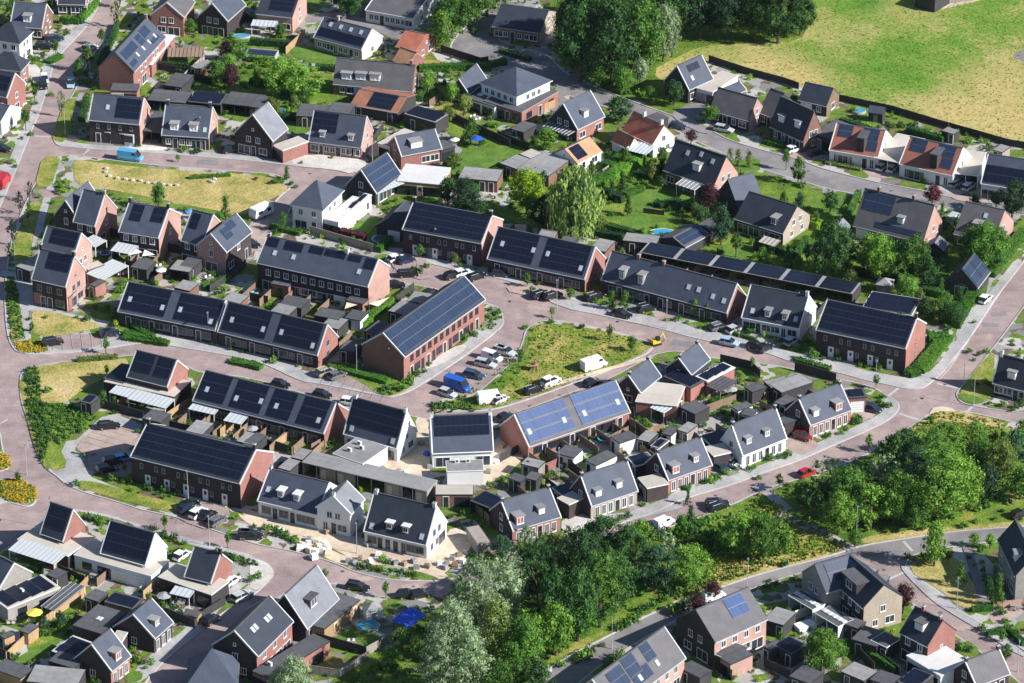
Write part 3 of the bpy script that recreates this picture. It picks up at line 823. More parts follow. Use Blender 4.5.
def shrub_mesh(v,leaf):
    if (v,leaf) not in BUSH:
        rnd=random.Random(v*17+3); cl=[(0,0,.5,.55)]+[(.55*math.cos(t),.55*math.sin(t),rnd.uniform(.25,.6),rnd.uniform(.32,.5)) for t in [i*1.05+rnd.uniform(-.4,.4) for i in range(6)]]
        m=leafcloud(rnd,cl,95,.24,True,.9); BUSH[(v,leaf)]=(m,m.mesh('shrub',['leaf_'+leaf]))
    return BUSH[(v,leaf)]
def finish_shrubs():
    BQ.sort(key=lambda q:-q[0]); rest=MB(); lv=[]
    c0=V((0,0,Z0))
    for i,(r,base,leaf,h,phrase) in enumerate(BQ):
        w=at(base,0); w.z=gz(w)-.02; v=random.randrange(4)
        M=Matrix.Translation(w)@Matrix.Rotation(random.uniform(0,6.28),4,'Z')@Matrix.Diagonal((r,r,(h or r*1.5)/1.1,1))
        m,me=shrub_mesh(v,leaf)
        if i<296:
            o=bpy.data.objects.new('shrub',me); COL.objects.link(o); o.matrix_basis=M
            ad={'mid':'green','dark':'dark green','deep':'very dark','light':'light green','lime':'lime green','silver':'silvery','teal':'blue green','purple':'dark purple','olive':'olive green','hedge':'fresh green','yellow':'yellow','plum':'plum red'}[leaf]
            sz='large' if r>1.4 else 'rounded'
            reg(o,phrase or f'{sz} {ad} shrub','shrub',w,'garden shrubs')
        else:
            if leaf not in lv: lv.append(leaf)
            k=lv.index(leaf); j=len(rest.v); rest.v+=[tuple(M@V(p)) for p in m.v]; rest.f+=[tuple(q+j for q in f) for f in m.f]; rest.uv+=m.uv; rest.m+=[k]*len(m.f)
    if lv:
        o=link('small_shrubs',rest.mesh('small_shrubs',['leaf_'+l for l in lv])); o['kind']='stuff'
        reg(o,'','plants',c0,full='small low shrubs scattered through the gardens and planting strips')
def hedge(pts,h=1.6,w=1.0,leaf='hedge',phrase=None,name='hedge',z=None,dens=9):
    ps=[at(p,0) for p in pxs(pts)]; rnd=random.Random(len(ps)*13+int(ps[0].x*10))
    o0=ps[len(ps)//2].copy(); o0.z=gz(o0)-.02
    m=MB()
    for a,b in zip(ps,ps[1:]):
        a=a-o0;b=b-o0;a.z=b.z=0
        d=b-a; L=d.length; u=d/L; n=V((-u.y,u.x,0))
        q=w/2-.12; H=h-.12
        c=[a+n*q,a-n*q,b-n*q,b+n*q]
        up=V((0,0,H))
        m.quad([c[1],c[2],c[2]+up,c[1]+up]); m.quad([c[3],c[0],c[0]+up,c[3]+up]); m.quad([c[0],c[1],c[1]+up,c[0]+up]); m.quad([c[2],c[3],c[3]+up,c[2]+up]); m.quad([c[1]+up,c[2]+up,c[3]+up,c[0]+up])
        k=int(L*(w+2*h)*dens)
        for _ in range(k):
            t=rnd.uniform(0,L); s=rnd.uniform(-h,w+h)
            if s<0: p=u*t-n*(w/2)+V((0,0,h+s)); nr=-n
            elif s>w: p=u*t+n*(w/2)+V((0,0,h-(s-w))); nr=n
            else: p=u*t+n*(s-w/2)+V((0,0,h)); nr=V((0,0,1))
            nr=(nr+V((rnd.gauss(0,.4),rnd.gauss(0,.4),rnd.gauss(0,.4)))).normalized(); e=nr.orthogonal().normalized(); f=nr.cross(e)
            p=a+p+V((rnd.gauss(0,.06),rnd.gauss(0,.06),rnd.gauss(0,.05))); z=rnd.uniform(.13,.26)
            m.quad([p-e*z,p-f*z*.7,p+e*z,p+f*z*.7])
    o=link(name,m.mesh(name,['leaf_'+leaf])); o.location=o0
    reg(o,phrase or ('tall clipped hedge' if h>1.5 else 'low clipped hedge'),'hedge',o0)
def plantbed(poly,leafs,n,hr=(.3,.7),phrase='planted bed',name='ground_cover',size=.5):
    """ground cover nobody could count"""
    P=[at(p,0) for p in pxs(poly)]; rnd=random.Random(n+int(P[0].x*7))
    x0,x1=min(p.x for p in P),max(p.x for p in P); y0,y1=min(p.y for p in P),max(p.y for p in P)
    c=V(((x0+x1)/2,(y0+y1)/2,Z0))
    m=MB(); done=0; tries=0
    while done<n and tries<n*30:
        tries+=1
        p=V((rnd.uniform(x0,x1),rnd.uniform(y0,y1),0))
        if not inside(p,P): continue
        done+=1; r=size*rnd.uniform(.5,1.25); hh=rnd.uniform(*hr); k=rnd.randrange(len(leafs))
        sub=leafcloud(rnd,[(p.x-c.x,p.y-c.y,hh*.4,r)],24/max(r,.3) if size<.6 else 30,.24,True,min(1.3,hh/r))
        i=len(m.v); m.v+=sub.v; m.f+=[tuple(q+i for q in f) for f in sub.f]; m.uv+=sub.uv; m.m+=[k]*len(sub.f)
    o=link(name,m.mesh(name,['leaf_'+l for l in leafs])); o.location=c; o['kind']='stuff'
    reg(o,phrase,'plants',c)
def grasses(poly,n,cols,hh=(.25,.6),phrase='long grass',w=.22):
    P=[at(p,0) for p in pxs(poly)]; rnd=random.Random(n)
    x0,x1=min(p.x for p in P),max(p.x for p in P); y0,y1=min(p.y for p in P),max(p.y for p in P)
    c=V(((x0+x1)/2,(y0+y1)/2,Z0)); m=MB(); done=0;tries=0
    while done<n and tries<n*20:
        tries+=1
        p=V((rnd.uniform(x0,x1),rnd.uniform(y0,y1),0))
        if not inside(p,P): continue
        done+=1; k=rnd.randrange(len(cols)); t=rnd.uniform(0,3.14)
        for q in range(2):
            a=V((math.cos(t+q*1.5),math.sin(t+q*1.5),0))*w*rnd.uniform(.6,1.4); h=V((rnd.gauss(0,.12),rnd.gauss(0,.12),rnd.uniform(*hh))); b=p-c; b.z=0
            m.quad([b-a,b+a,b+a*.6+h,b-a*.6+h],k)
    o=link('long_grass',m.mesh('long_grass',['leaf_'+l for l in cols])); o.location=c; o['kind']='stuff'
    reg(o,phrase,'grass',c)
# ---------------------------------------------------------------- small things
def fence(pts,h=1.8,mat='timber_dark',phrase=None,name='fence',posts=True,t=.06):
    ps=[at(p,0) for p in pxs(pts)] if isinstance(pts,str) else pts
    o0=ps[0].copy(); o0.z=gz(ps[len(ps)//2])-.02
    root=bpy.data.objects.new('garden_fence',None); COL.objects.link(root); root.location=o0; root.empty_display_size=.3
    m=MB(); pst=[]
    for a,b in zip(ps,ps[1:]):
        a=a-o0;b=b-o0;a.z=b.z=0; d=b-a; L=d.length
        if L<.2: continue
        u=d/L; k=max(1,round(L/1.9)); F=frame(a,u)
        for i in range(k):
            x0,x1=L*i/k+.05,L*(i+1)/k-.05; hh=h-random.uniform(0,.05)
            mm=MB(); mm.box(x0,-t/2,.04,x1,t/2,hh); mm.box(x0-.03,-t/2-.03,hh,x1+.03,t/2+.03,hh+.05)
            j=len(m.v); m.v+=[tuple(F@V(v)) for v in mm.v]; m.f+=[tuple(q+j for q in f) for f in mm.f]; m.uv+=mm.uv; m.m+=mm.m
        for i in range(k+1): pst.append(F@Matrix.Translation((L*i/k,0,0)))
    link('panels',m.mesh('panels',[mat]),root)
    if posts:
        pm=MB(); pm.box(-.05,-.05,0,.05,.05,h+.08); pm=pm.mesh('post',[mat])
        for F in pst[:40]: link('post',pm,root,F)
    reg(root,phrase or {'timber_dark':'dark board garden fence','timber_brown':'brown board garden fence','timber_light':'light wooden garden fence','timber_grey':'weathered grey garden fence','brick_red':'red brick garden wall','plaster_white':'white garden wall','plaster_cream':'cream garden wall','brick_dark':'dark brick garden wall'}.get(mat,'garden fence'),'fence',(ps[0]+ps[-1])/2)
def lamp(base,h=6.0,arm=0):
    w=at(base,0); w.z=gz(w)
    r=bpy.data.objects.new('street_lamp',None); COL.objects.link(r); r.location=w; r.empty_display_size=.3
    if 'lamp' not in WCACHE:
        m=MB(); m.tube((0,0,0),(0,0,1.1),.09,.08,8); m.tube((0,0,1.1),(0,0,h),.055,.04,8); p=m.mesh('pole',['zinc'])
        m=MB(); m.tube((0,0,h),(.0,-.15,h+.12),.05,.05,6); m.box(-.17,-.75,h+.08,.17,-.1,h+.22); l=m.mesh('lamp_head',['steel'])
        WCACHE['lamp']=(p,l)
    p,l=WCACHE['lamp']; link('pole',p,r); link('lamp_head',l,r)
    reg(r,'grey street lamp','street lamp',w)
def parasol(base,r,mat,phrase):
    w=at(base,2.2); w.z=Z0
    o=bpy.data.objects.new('parasol',None); COL.objects.link(o); o.location=w
    m=MB(); n=8; ring=[(r*math.cos(6.283*i/n),r*math.sin(6.283*i/n),2.1) for i in range(n)]
    for i in range(n): m.quad([ring[i],ring[(i+1)%n],(0,0,2.6)]); m.quad([ring[(i+1)%n],ring[i],(0,0,2.5)])
    link('canopy',m.mesh('canopy',[mat]),o); p=MB(); p.tube((0,0,0),(0,0,2.55),.03,.03); link('pole',p.mesh('pole',['steel']),o)
    q=MB(); q.tube((0,0,0),(0,0,.08),.3,.3,10); link('base',q.mesh('base',['felt_grey']),o)
    reg(o,phrase,'parasol',w)
def tub(base,rx,ry,h,phrase,rim='zinc',water='water_blue',cat='pool',name='garden_pool',ang=0):
    w=at(base,h); w.z=Z0+.01
    o=bpy.data.objects.new(name,None); COL.objects.link(o); o.location=w; o.rotation_euler.z=ang
    n=20; m=MB(); ring=[(math.cos(6.283*i/n),math.sin(6.283*i/n)) for i in range(n)]
    for i in range(n):
        a,b=ring[i],ring[(i+1)%n]
        P=lambda c,s,z:(c[0]*rx*s,c[1]*ry*s,z)
        m.quad([P(a,1,0),P(b,1,0),P(b,1,h),P(a,1,h)]); m.quad([P(a,1,h),P(b,1,h),P(b,.92,h),P(a,.92,h)]); m.quad([P(b,.92,0),P(a,.92,0),P(a,.92,h),P(b,.92,h)])
    link('rim',m.mesh('rim',[rim]),o)
    q=MB(); q.quad([(c[0]*rx*.92,c[1]*ry*.92,h*.86) for c in ring]); link('water' if 'water' in water else 'mat',q.mesh('water',[water]),o)
    reg(o,phrase,cat,w)
def trampoline(base,r,phrase):
    w=at(base,.8); w.z=Z0+.01
    o=bpy.data.objects.new('trampoline',None); COL.objects.link(o); o.location=w
    n=20; ring=[(math.cos(6.283*i/n),math.sin(6.283*i/n)) for i in range(n)]
    m=MB()
    for i in range(n):
        a,b=ring[i],ring[(i+1)%n]; m.quad([(a[0]*r,a[1]*r,.8),(b[0]*r,b[1]*r,.8),(b[0]*r*.82,b[1]*r*.82,.84),(a[0]*r*.82,a[1]*r*.82,.84)]); m.quad([(a[0]*r,a[1]*r,.72),(b[0]*r,b[1]*r,.72),(b[0]*r,b[1]*r,.8),(a[0]*r,a[1]*r,.8)])
    link('padding',m.mesh('padding',['car_lightblue']),o)
    q=MB(); q.quad([(c[0]*r*.82,c[1]*r*.82,.8) for c in ring]); link('mat',q.mesh('mat',['felt_dark']),o)
    for i in range(4):
        a=ring[i*5+2]; p=MB(); p.tube((a[0]*r*.95,a[1]*r*.95,0),(a[0]*r*.95,a[1]*r*.95,.75),.03,.03); link('leg',p.mesh('leg',['steel']),o)
    reg(o,phrase,'trampoline',w)
def table_set(base,phrase='garden table and seats',top='timber_grey',seat='canvas_grey',ang=.3):
    w=at(base,0); w.z=Z0+.012
    F=Matrix.Translation(w)@Matrix.Rotation(ang,4,'Z')
    t=bpy.data.objects.new('garden_table',None); COL.objects.link(t); t.matrix_basis=F
    m=MB(); m.box(-.9,-.45,.70,.9,.45,.75); link('tabletop',m.mesh('tabletop',[top]),t)
    for x in(-.8,.8):
        for y in (-.36,.36): m=MB(); m.box(x-.03,y-.03,0,x+.03,y+.03,.698); link('leg',m.mesh('leg',[top]),t)
    reg(t,'garden table','table',w)
    for x,y,a in ((-.45,-.8,0),(.45,-.8,0),(-.45,.8,math.pi),(.45,.8,math.pi)):
        c=bpy.data.objects.new('garden_chair',None); COL.objects.link(c); c.matrix_basis=F@Matrix.Translation((x,y,0))@Matrix.Rotation(a,4,'Z')
        k=('chair',seat)
        if k not in WCACHE:
            s=MB(); s.box(-.25,-.25,.42,.25,.25,.47); b=MB(); b.box(-.25,-.28,.48,.25,-.23,.9); l=MB(); l.box(-.02,-.02,0,.02,.02,.418)
            WCACHE[k]=(s.mesh('seat',[seat]),b.mesh('backrest',[seat]),l.mesh('leg',['dark_trim']))
        s,b,l=WCACHE[k]; link('seat',s,c); link('backrest',b,c)
        for px_ in(-.2,.2):
            for py_ in (-.2,.2): link('leg',l,c,Matrix.Translation((px_,py_,0)))
        reg(c,('pale' if 'white' in seat else 'grey')+' garden chair','chair',F@V((x,y,0)),'garden chairs round tables')
def sail(pts,mat='canvas_beige',phrase='beige triangular shade sail',h=2.6):
    P=[at(p,h) for p in pts]; c=sum(P,V())/3; c.z=Z0
    r=bpy.data.objects.new('shade_sail',None); COL.objects.link(r); r.location=c
    m=MB(); q=[p-c+V((0,0,.4*(i==0))) for i,p in enumerate(P)]; dn=V((0,0,-.02))
    m.quad(q); m.quad([p+dn for p in q[::-1]])
    link('cloth',m.mesh('cloth',[mat]),r)
    for p in q: s=MB(); s.tube((p.x,p.y,0),(p.x,p.y,p.z),.05,.05); link('post',s.mesh('post',['steel']),r)
    reg(r,phrase,'shade sail',c)
def gbox(label,base,w,d,h,mat,roofmat=None,pitch=0,cat='shed',name=None,ang=None,A=None):
    """little box thing on the ground (base = photo pixel of its base centre)"""
    c=at(base,0); c.z=gz(c); r=bpy.data.objects.new(name or cat.replace(' ','_'),None); COL.objects.link(r)
    r.matrix_basis=Matrix.Translation(c)@Matrix.Rotation(ang or 0,4,'Z')
    m=MB(); m.box(-w/2,-d/2,0,w/2,d/2,h); link('wall' if roofmat else 'body',m.mesh('wall',[mat]),r)
    if roofmat:
        m=MB()
        if pitch=='pyr':
            for i in range(4):
                a=[(-w/2-.2,-d/2-.2),(w/2+.2,-d/2-.2),(w/2+.2,d/2+.2),(-w/2-.2,d/2+.2)]; m.quad([(*a[i],h),(*a[(i+1)%4],h),(0,0,h+w*.35)])
            m.quad([(*p,h-.01) for p in a[::-1]])
        elif pitch: m.prism([(-d/2-.15,h-.1),(-d/2-.15,h+.02),(0,h+pitch),(d/2+.15,h+.02),(d/2+.15,h-.1),(0,h+pitch-.12)],-w/2-.15,w/2+.15)
        else: m.box(-w/2-.1,-d/2-.1,h+.003,w/2+.1,d/2+.1,h+.12)
        link('roof',m.mesh('roof',[roofmat]),r)
        m=MB(); m.box(-.45,-d/2-.04,.02,.45,-d/2+.01,1.95); link('door',m.mesh('door',['timber_grey']),r)
    reg(r,label,cat,c); return r

def plot_fences():
    for v,side,n,dep,mat in PLOTS:
        for i in range(n+1):
            x=v.W*i/n; y0,y1=(-.4,-dep) if side=='F' else (v.D+.4,v.D+dep)
            L=random.uniform(.75,1)
            fence([v.wm@V((x,y0,0)),v.wm@V((x,y0+(y1-y0)*L,0))],1.75,mat if random.random()<.8 else 'timber_dark')
def fill_gardens(seed=5):
    rnd=random.Random(seed); F=[]
    for f in FOOT: F.append((min(p.x for p in f),max(p.x for p in f),min(p.y for p in f),max(p.y for p in f),f))
    G=[(min(p.x for p in f),max(p.x for p in f),min(p.y for p in f),max(p.y for p in f),f) for f in NOGO]
    def hit(p,L): return any(a<p.x<b and c<p.y<d and inside(p,f) for a,b,c,d,f in L)
    from mathutils import noise as mn
    n=0
    for bl in BLOCKS:
        x0,x1=min(p.x for p in bl),max(p.x for p in bl); y0,y1=min(p.y for p in bl),max(p.y for p in bl)
        y=y0
        while y<y1:
            x=x0
            while x<x1:
                p=V((x+rnd.uniform(-.8,.8),y+rnd.uniform(-.8,.8),0)); x+=1.75
                q=proj(p)
                if not(-15<q[0]<1039 and -12<q[1]<700): continue
                if mn.noise(p*.16)+mn.noise(p*.5)*.6<rnd.uniform(-.25,.55): continue
                if not inside(p,bl) or hit(p,F) or hit(p,G): continue
                if min((p-(a+(c-a)*max(0,min(1,(p-a).dot(c-a)/max(1e-6,(c-a).length_squared))))).length for a,c in zip(bl,bl[1:]+bl[:1]))<2.6: continue
                r=rnd.uniform(.3,.75); n+=1
                if any(inside(p,g) for g in GARDENS):
                    r*=1.35
                    if rnd.random()<.13:
                        tree('x%f,%f'%q,rnd.uniform(8,17),rnd.uniform(12,24),rnd.choice(('mid','dark','light','olive','hedge','teal')),rnd.choice(('round','broad','round','conifer')),group='trees in the back gardens'); continue
                BQ.append((r,q,rnd.choice(('mid','mid','dark','hedge','light','olive','lime','dark')),r*rnd.uniform(1.2,2.6),None))
            y+=1.75
    print('garden shrubs',n)
# ---------------------------------------------------------------- the ground
def sheet(name,pts,z,mat,smooth=0,kind='structure'):
    P=[at(p,0) for p in pxs(pts)] if isinstance(pts,str) else pts
    for _ in range(smooth):
        Q=[]
        for a,b in zip(P,P[1:]+P[:1]):
            L=(b-a).length; k=min(.25,2.5/max(L,.01)); Q+= [a.lerp(b,k),a.lerp(b,1-k)]
        P=Q
    P=[V((p.x,p.y,z)) for p in P]
    tri=tessellate_polygon([P])
    me=bpy.data.meshes.new(name); me.from_pydata([tuple(p) for p in P],[],[tuple(t) for t in tri])
    me.materials.append(MATS[mat]); me.update()
    import bmesh
    b=bmesh.new(); b.from_mesh(me); bmesh.ops.recalc_face_normals(b,faces=b.faces)
    for f in b.faces:
        if f.normal.z<0: f.normal_flip()
    b.to_mesh(me); b.free()
    o=bpy.data.objects.new(name,me); COL.objects.link(o); o['kind']=kind
    return P
def area2(P): return sum(a.x*b.y-b.x*a.y for a,b in zip(P,P[1:]+P[:1]))
def block(pts,mat='yard'):
    P=sheet('pavement',pts,Z0,mat,smooth=2)
    if area2(P)<0: P=P[::-1]
    # drop nearly coincident points, then kerb with a real step and a pale stone edge
    Q=[P[0]]
    for p in P[1:]:
        if (p-Q[-1]).length>.25: Q.append(p)
    P=Q; n=len(P); BLOCKS.append(P)
    def inset(w):
        out=[]
        for i in range(n):
            a,b,c=P[i-1],P[i],P[(i+1)%n]
            u=(b-a).normalized(); v=(c-b).normalized()
            nn=(V((-u.y,u.x,0))+V((-v.y,v.x,0)))
            if nn.length<.3: nn=V((-u.y,u.x,0))
            nn.normalize(); k=max(.6,nn.dot(V((-u.y,u.x,0))))
            out.append(b+nn*(w/k))
        return out
    I=inset(.28); J=inset(2.0)
    m=MB(); w=MB()
    for i in range(n):
        j=(i+1)%n
        a,b=P[i],P[j]
        m.quad([(a.x,a.y,-.02),(b.x,b.y,-.02),(b.x,b.y,Z0+.02),(a.x,a.y,Z0+.02)])
        m.quad([(a.x,a.y,Z0+.02),(b.x,b.y,Z0+.02),(I[j].x,I[j].y,Z0+.02),(I[i].x,I[i].y,Z0+.02)])
    structure(link('kerb',m.mesh('kerb',['kerb_stone'])))
    return P
# far ground and the road surface below everything
g=MB(); g.quad([(-4000,-3000,-.06),(4000,-3000,-.06),(4000,6000,-.06),(-4000,6000,-.06)]); structure(link('ground',g.mesh('ground',['far_ground'])))
sheet('road','x-60,-60 1090,-60 1090,730 -60,730',0,'brick_road')
block('x-40,-40 108,-40 102,0 88,26 55,60 51,77 40,113 31,133 13,178 -2,212 -40,300')
block('x124,-40 122,0 113,28 102,41 85,67 74,92 61,113 58,128 52,139 57,146 67,147 87,149 164,154 205,157.5 260,162 300,167 345,170 358,173 362,180 345,186 318,187 304,192 290,206 286,218 266,232 256,246 253,260 244,258 243,250 250,224 270,208 283,194 294,186 281,175 260,173 205,169 143,164 87,157 70,155 60,156 52,161 40,176 33,186 20,215 13,235 8,255 5,280 4,300 6,330 10,345 18,354 49,355 102,350 133,344 154,343 174,347 218,354 260,362 301,382 319,384 378,396 393,398 414,390 460,360 505,326 503,316 502,309 490,304 480,301 434,288 404,283 393,287 388,270 385,256 400,256 414,259 429,264 468,273 510,281 526,289 561,308 602,316 664,330 695,339 764,352 792,363 831,371 866,381 887,385 904,389 918,390 928,386 943,373 969,340 994,301 1024,262 1060,215 1000,215 966,211 943,207 907,199 861,195 828,189 802,181 764,170 720,152 690,138 660,122 625,112 600,105 570,96 548,88 535,76 505,67 470,61 448,50 459,33 480,15 496,0 510,-40')
block('x506,-60 503,12 488,28 492,36 512,47 548,54 560,70 577,80 602,90 635,103 664,113 685,121 715,133 730,141 760,150 800,160 818,168 861,179 887,185 928,192 959,200 1000,205 1075,212 1075,-60')
block('x1075,240 1050,270 1005,332 995,345 977,368 961,387 955,394 959,402 970,406 987,409 1024,414 1075,420')
block('x19,378 23,371 34,367 51,363 115,357 136,355 155,357 185,365 200,373 230,375 260,380 299,392 320,399 338,406 350,409 400,413 424,419 440,421 490,417 500,420 561,396 610,379 643,360 655,354 680,350 705,357 720,359 764,363 815,374 872,386 884,394 897,401 901,408 892,419 866,432 828,448 802,460 764,473 730,486 677,501 664,510 620,524 575,540 530,554 500,566 460,578 437,582 388,581 352,572 337,564 296,552 260,546 238,539 205,528 179,518 143,511 123,504 77,491 67,484 54,475 42,466 33,445 27,420 20,399')
block('x525,329 540,321 560,320 600,328 623,334 645,340 655,346 648,354 638,358 615,369 575,383 540,396 500,409 478,412 434,412 430,405 442,399 470,396 480,391 512,362 522,345')
block('x-40,425 0,425 4,455 12,466 4,472 -40,475')
block('x-40,478 -5,481 15,477 30,486 37,496 36,504 26,508 8,502 -5,505 -40,520')
block('x-40,590 0,552 30,534 50,514 62,506 77,510 113,517 143,528 179,541 218,549 250,558 262,561 272,567 274,575 268,583 252,597 223,613 205,628 164,661 143,686 125,730 -40,730')
block('x296,587 330,583 350,586 370,594 386,598 430,597 470,590 520,577 575,558 630,539 665,529 700,517 725,508 764,489 820,473 861,457 872,450 897,435 918,421 930,413 941,410 969,412 1005,420 1024,425 1075,432 1075,522 1024,527 1000,528 951,532 907,539 861,546 836,555 764,573 723,587 674,605 643,618 610,636 560,661 545,674 530,700 500,730 185,730 195,683 215,660 235,640 262,609 278,597')
block('x550,710 590,672 650,634 690,612 764,584 800,573 845,561 862,570 880,582 890,590 915,604 956,636 982,652 1030,690 1040,730 550,730')
block('x904,565 907,573 938,592 953,608 989,628 1024,651 1075,685 1075,541 1000,541 956,546 928,551 910,556')
# strips on the blocks: pavements, drives, secondary roads
_LZ=[Z0+.004]; GARDENS=[]
def patch(name,mat,pts,smooth=1):
    _LZ[0]+=.0007
    P=sheet(name,pts,_LZ[0],mat,smooth)
    if name!='garden': NOGO.append(P)
    else: GARDENS.append(P)
def nogo(P): NOGO.append(P)
def strip(name,mat,pts,w,off=0):
    """ribbon of width w metres along photo points, pushed sideways by off"""
    P=[at(p,0) for p in pxs(pts)]; L=[];Rr=[]
    for i,p in enumerate(P):
        a=P[max(0,i-1)]; b=P[min(len(P)-1,i+1)]; u=(b-a); u.z=0; u.normalize(); n=V((-u.y,u.x,0))
        L.append(p+n*(off+w/2)); Rr.append(p+n*(off-w/2))
    _LZ[0]+=.0007
    NOGO.append(sheet(name,L+Rr[::-1],_LZ[0],mat,0))
# pavements along the kerbs (sheets inside the block edge)
PV='pavement'
patch(PV,PV,'x52,139 57,146 67,147 87,149 164,154 205,157.5 260,162 300,167 345,170 358,173 350,164 318,160 300,157 250,157 205,152.5 164,149.5 90,145 70,142 60,138')
patch(PV,PV,'x-2,212 13,178 31,133 40,113 51,77 55,60 88,26 102,0 108,-40 100,-40 92,0 80,22 46,55 41,77 31,110 20,135 2,178 -14,212')
patch(PV,PV,'x10,345 18,354 49,355 102,350 133,344 154,343 174,347 218,354 260,362 301,382 319,384 378,396 393,398 414,390 460,360 505,326 503,316 499,313 455,352 408,383 393,390 380,389 352,380 316,374 301,371 262,353 218,345 174,337 154,334 128,335 105,338 60,343 25,340')
patch(PV,PV,'x385,256 400,256 414,259 429,264 468,273 510,281 526,289 561,308 602,316 664,330 695,339 764,352 792,363 831,371 866,381 887,385 904,389 918,390 928,386 943,373 969,340 994,301 1024,262 1016,258 985,300 958,338 934,369 920,378 904,378 887,375 866,371 831,361 792,353 764,343 700,329 664,320 604,306 563,298 532,280 515,271 468,264 429,254 400,248 388,249')
patch(PV,PV,'x889,397 901,408 892,419 866,432 828,448 802,460 764,473 730,486 677,501 664,510 620,524 616,518 660,501 675,494 727,478 762,465 798,452 825,440 862,424 886,411 884,400')
patch(PV,PV,'x19,378 34,367 60,362 66,368 45,372 36,380 50,420 66,445 82,462 100,470 82,482 77,491 54,475 42,466 30,430')
patch(PV,PV,'i75,165 90,140 80,180 100,300 130,420 180,510 225,545 215,548 165,515 130,430 105,330 78,235')
patch(PV,PV,'i250,440 290,420 420,300 560,350 545,385 410,340 350,390 280,450 330,470 320,540 400,575 520,620 740,683 900,720 880,745 700,685 500,625 330,575 260,590 210,545 270,520')
patch(PV,PV,'m250,0 400,20 560,70 850,150 1015,195 1015,230 850,170 700,135 560,85 440,40 290,12')
patch(PV,PV,'m1015,270 930,320 870,385 800,460 640,590 560,683 490,683 560,600 740,460 800,395 900,300 990,250')
patch(PV,PV,'p530,230 550,225 680,330 740,390 880,470 1015,560 1015,590 860,490 700,395 640,350 560,270')
patch(PV,PV,'o380,30 470,60 720,0 720,-20 600,5 440,25')
patch(PV,PV,'h960,300 870,425 800,540 740,680 790,690 850,560 900,440 990,330')
strip(PV,PV,'a215,620 240,660 205,683 e200,80 175,160 150,260 110,330 70,400',1.6)
strip(PV,PV,'e5,425 100,430 110,500 120,560 200,580 420,625',2.6)
strip(PV,PV,'e70,430 90,520 105,683',1.7)
# parking bays, drives, small roads
AS='asphalt'; BD='brick_drive'
strip('road',AS,'b215,75 340,70 480,100 590,135 640,160',5)
strip('road',AS,'c0,190 190,215',6)
patch('driveway',BD,'l85,400 180,400 225,440 130,475 85,440')
patch('driveway',BD,'l345,280 430,285 440,320 370,340')
patch('driveway','pale_slabs','o240,40 350,20 390,60 270,105 240,100')
patch('driveway',BD,'o0,150 60,180 40,205 0,190')
patch('driveway','pale_slabs','b160,610 400,600 470,640 400,683 340,665 170,650')
patch('driveway','asphalt','c660,440 760,400 820,415 740,470 850,510 800,530 700,480')
patch('driveway',BD,'d30,590 150,560 230,590 230,625 130,625')
patch('driveway',BD,'d370,650 560,650 600,690 420,700')
patch('driveway',BD,'h700,110 850,130 870,150 760,145')
patch('driveway',AS,'h0,60 150,80 240,120 170,175 80,140 0,110')
patch('driveway',BD,'h330,300 420,290 420,330 340,335')
patch('driveway',BD,'g590,580 690,560 700,600 640,625')
patch('driveway',AS,'c185,330 300,320 345,350 230,385 160,420')
patch('parking',BD,'i290,435 400,340 560,385 540,440 330,470')
patch('parking','brick_road','i330,480 520,430 520,560 400,545 320,520')
patch('parking','brick_road','i195,0 395,0 400,48 200,66')
patch('parking','brick_road','j270,155 330,130 540,190 500,230 400,210')
patch('parking','brick_road','m690,20 720,-20 890,-5 900,40 830,95 700,50')
patch('parking',BD,'f0,300 60,260 90,240 100,260 20,345 -30,340')
patch('parking',BD,'e950,270 1015,200 1015,340 980,330')
patch('parking','brick_road','f545,335 660,350 720,400 700,460 560,420')
patch('parking',BD,'g100,450 290,485 250,540 150,520 0,490')
patch('driveway',BD,'p870,420 960,370 1010,380 1015,420 900,460')
patch('parking','pale_slabs','n0,200 60,210 95,245 90,280 0,340')
patch('driveway',AS,'e100,400 150,330 190,345 130,420')
patch('driveway','brick_road','e140,95 230,100 225,130 160,128')
patch('driveway','pale_slabs','j790,50 850,35 830,75 690,140 680,120')
patch('driveway','pale_slabs','a510,560 640,565 660,590 500,590')
patch('driveway','pale_slabs','a75,250 160,255 150,340 95,300')
patch('patio','pale_slabs','g630,60 780,100 770,150 700,140 560,90')
patch('patio',BD,'k800,200 930,215 900,250 810,250')
# construction ground of the white row
patch('bare_sand','sand','n-60,0 -20,30 0,60 150,95 250,125 380,190 420,215 560,215 700,250 740,275 800,220 840,200 870,130 800,60 690,210 445,120 390,110 260,60')
patch('bare_sand','sand','n-60,20 0,70 60,92 200,135 290,195 350,222 420,225 560,225 700,262 750,285 780,262 700,245 560,210 400,205 200,110 0,40')
patch('bare_sand','sand','j640,320 700,330 710,420 700,560 640,570 560,540 500,500 570,490 600,480 660,400')
patch('bare_sand','sand','j900,480 960,400 1010,400 1050,500 1000,560 930,610 880,590')
patch('bare_sand','sand','l650,290 690,280 750,290 760,350 700,350 680,370 640,350')
patch('bare_sand','sand','k0,400 50,420 100,470 60,520 0,540')
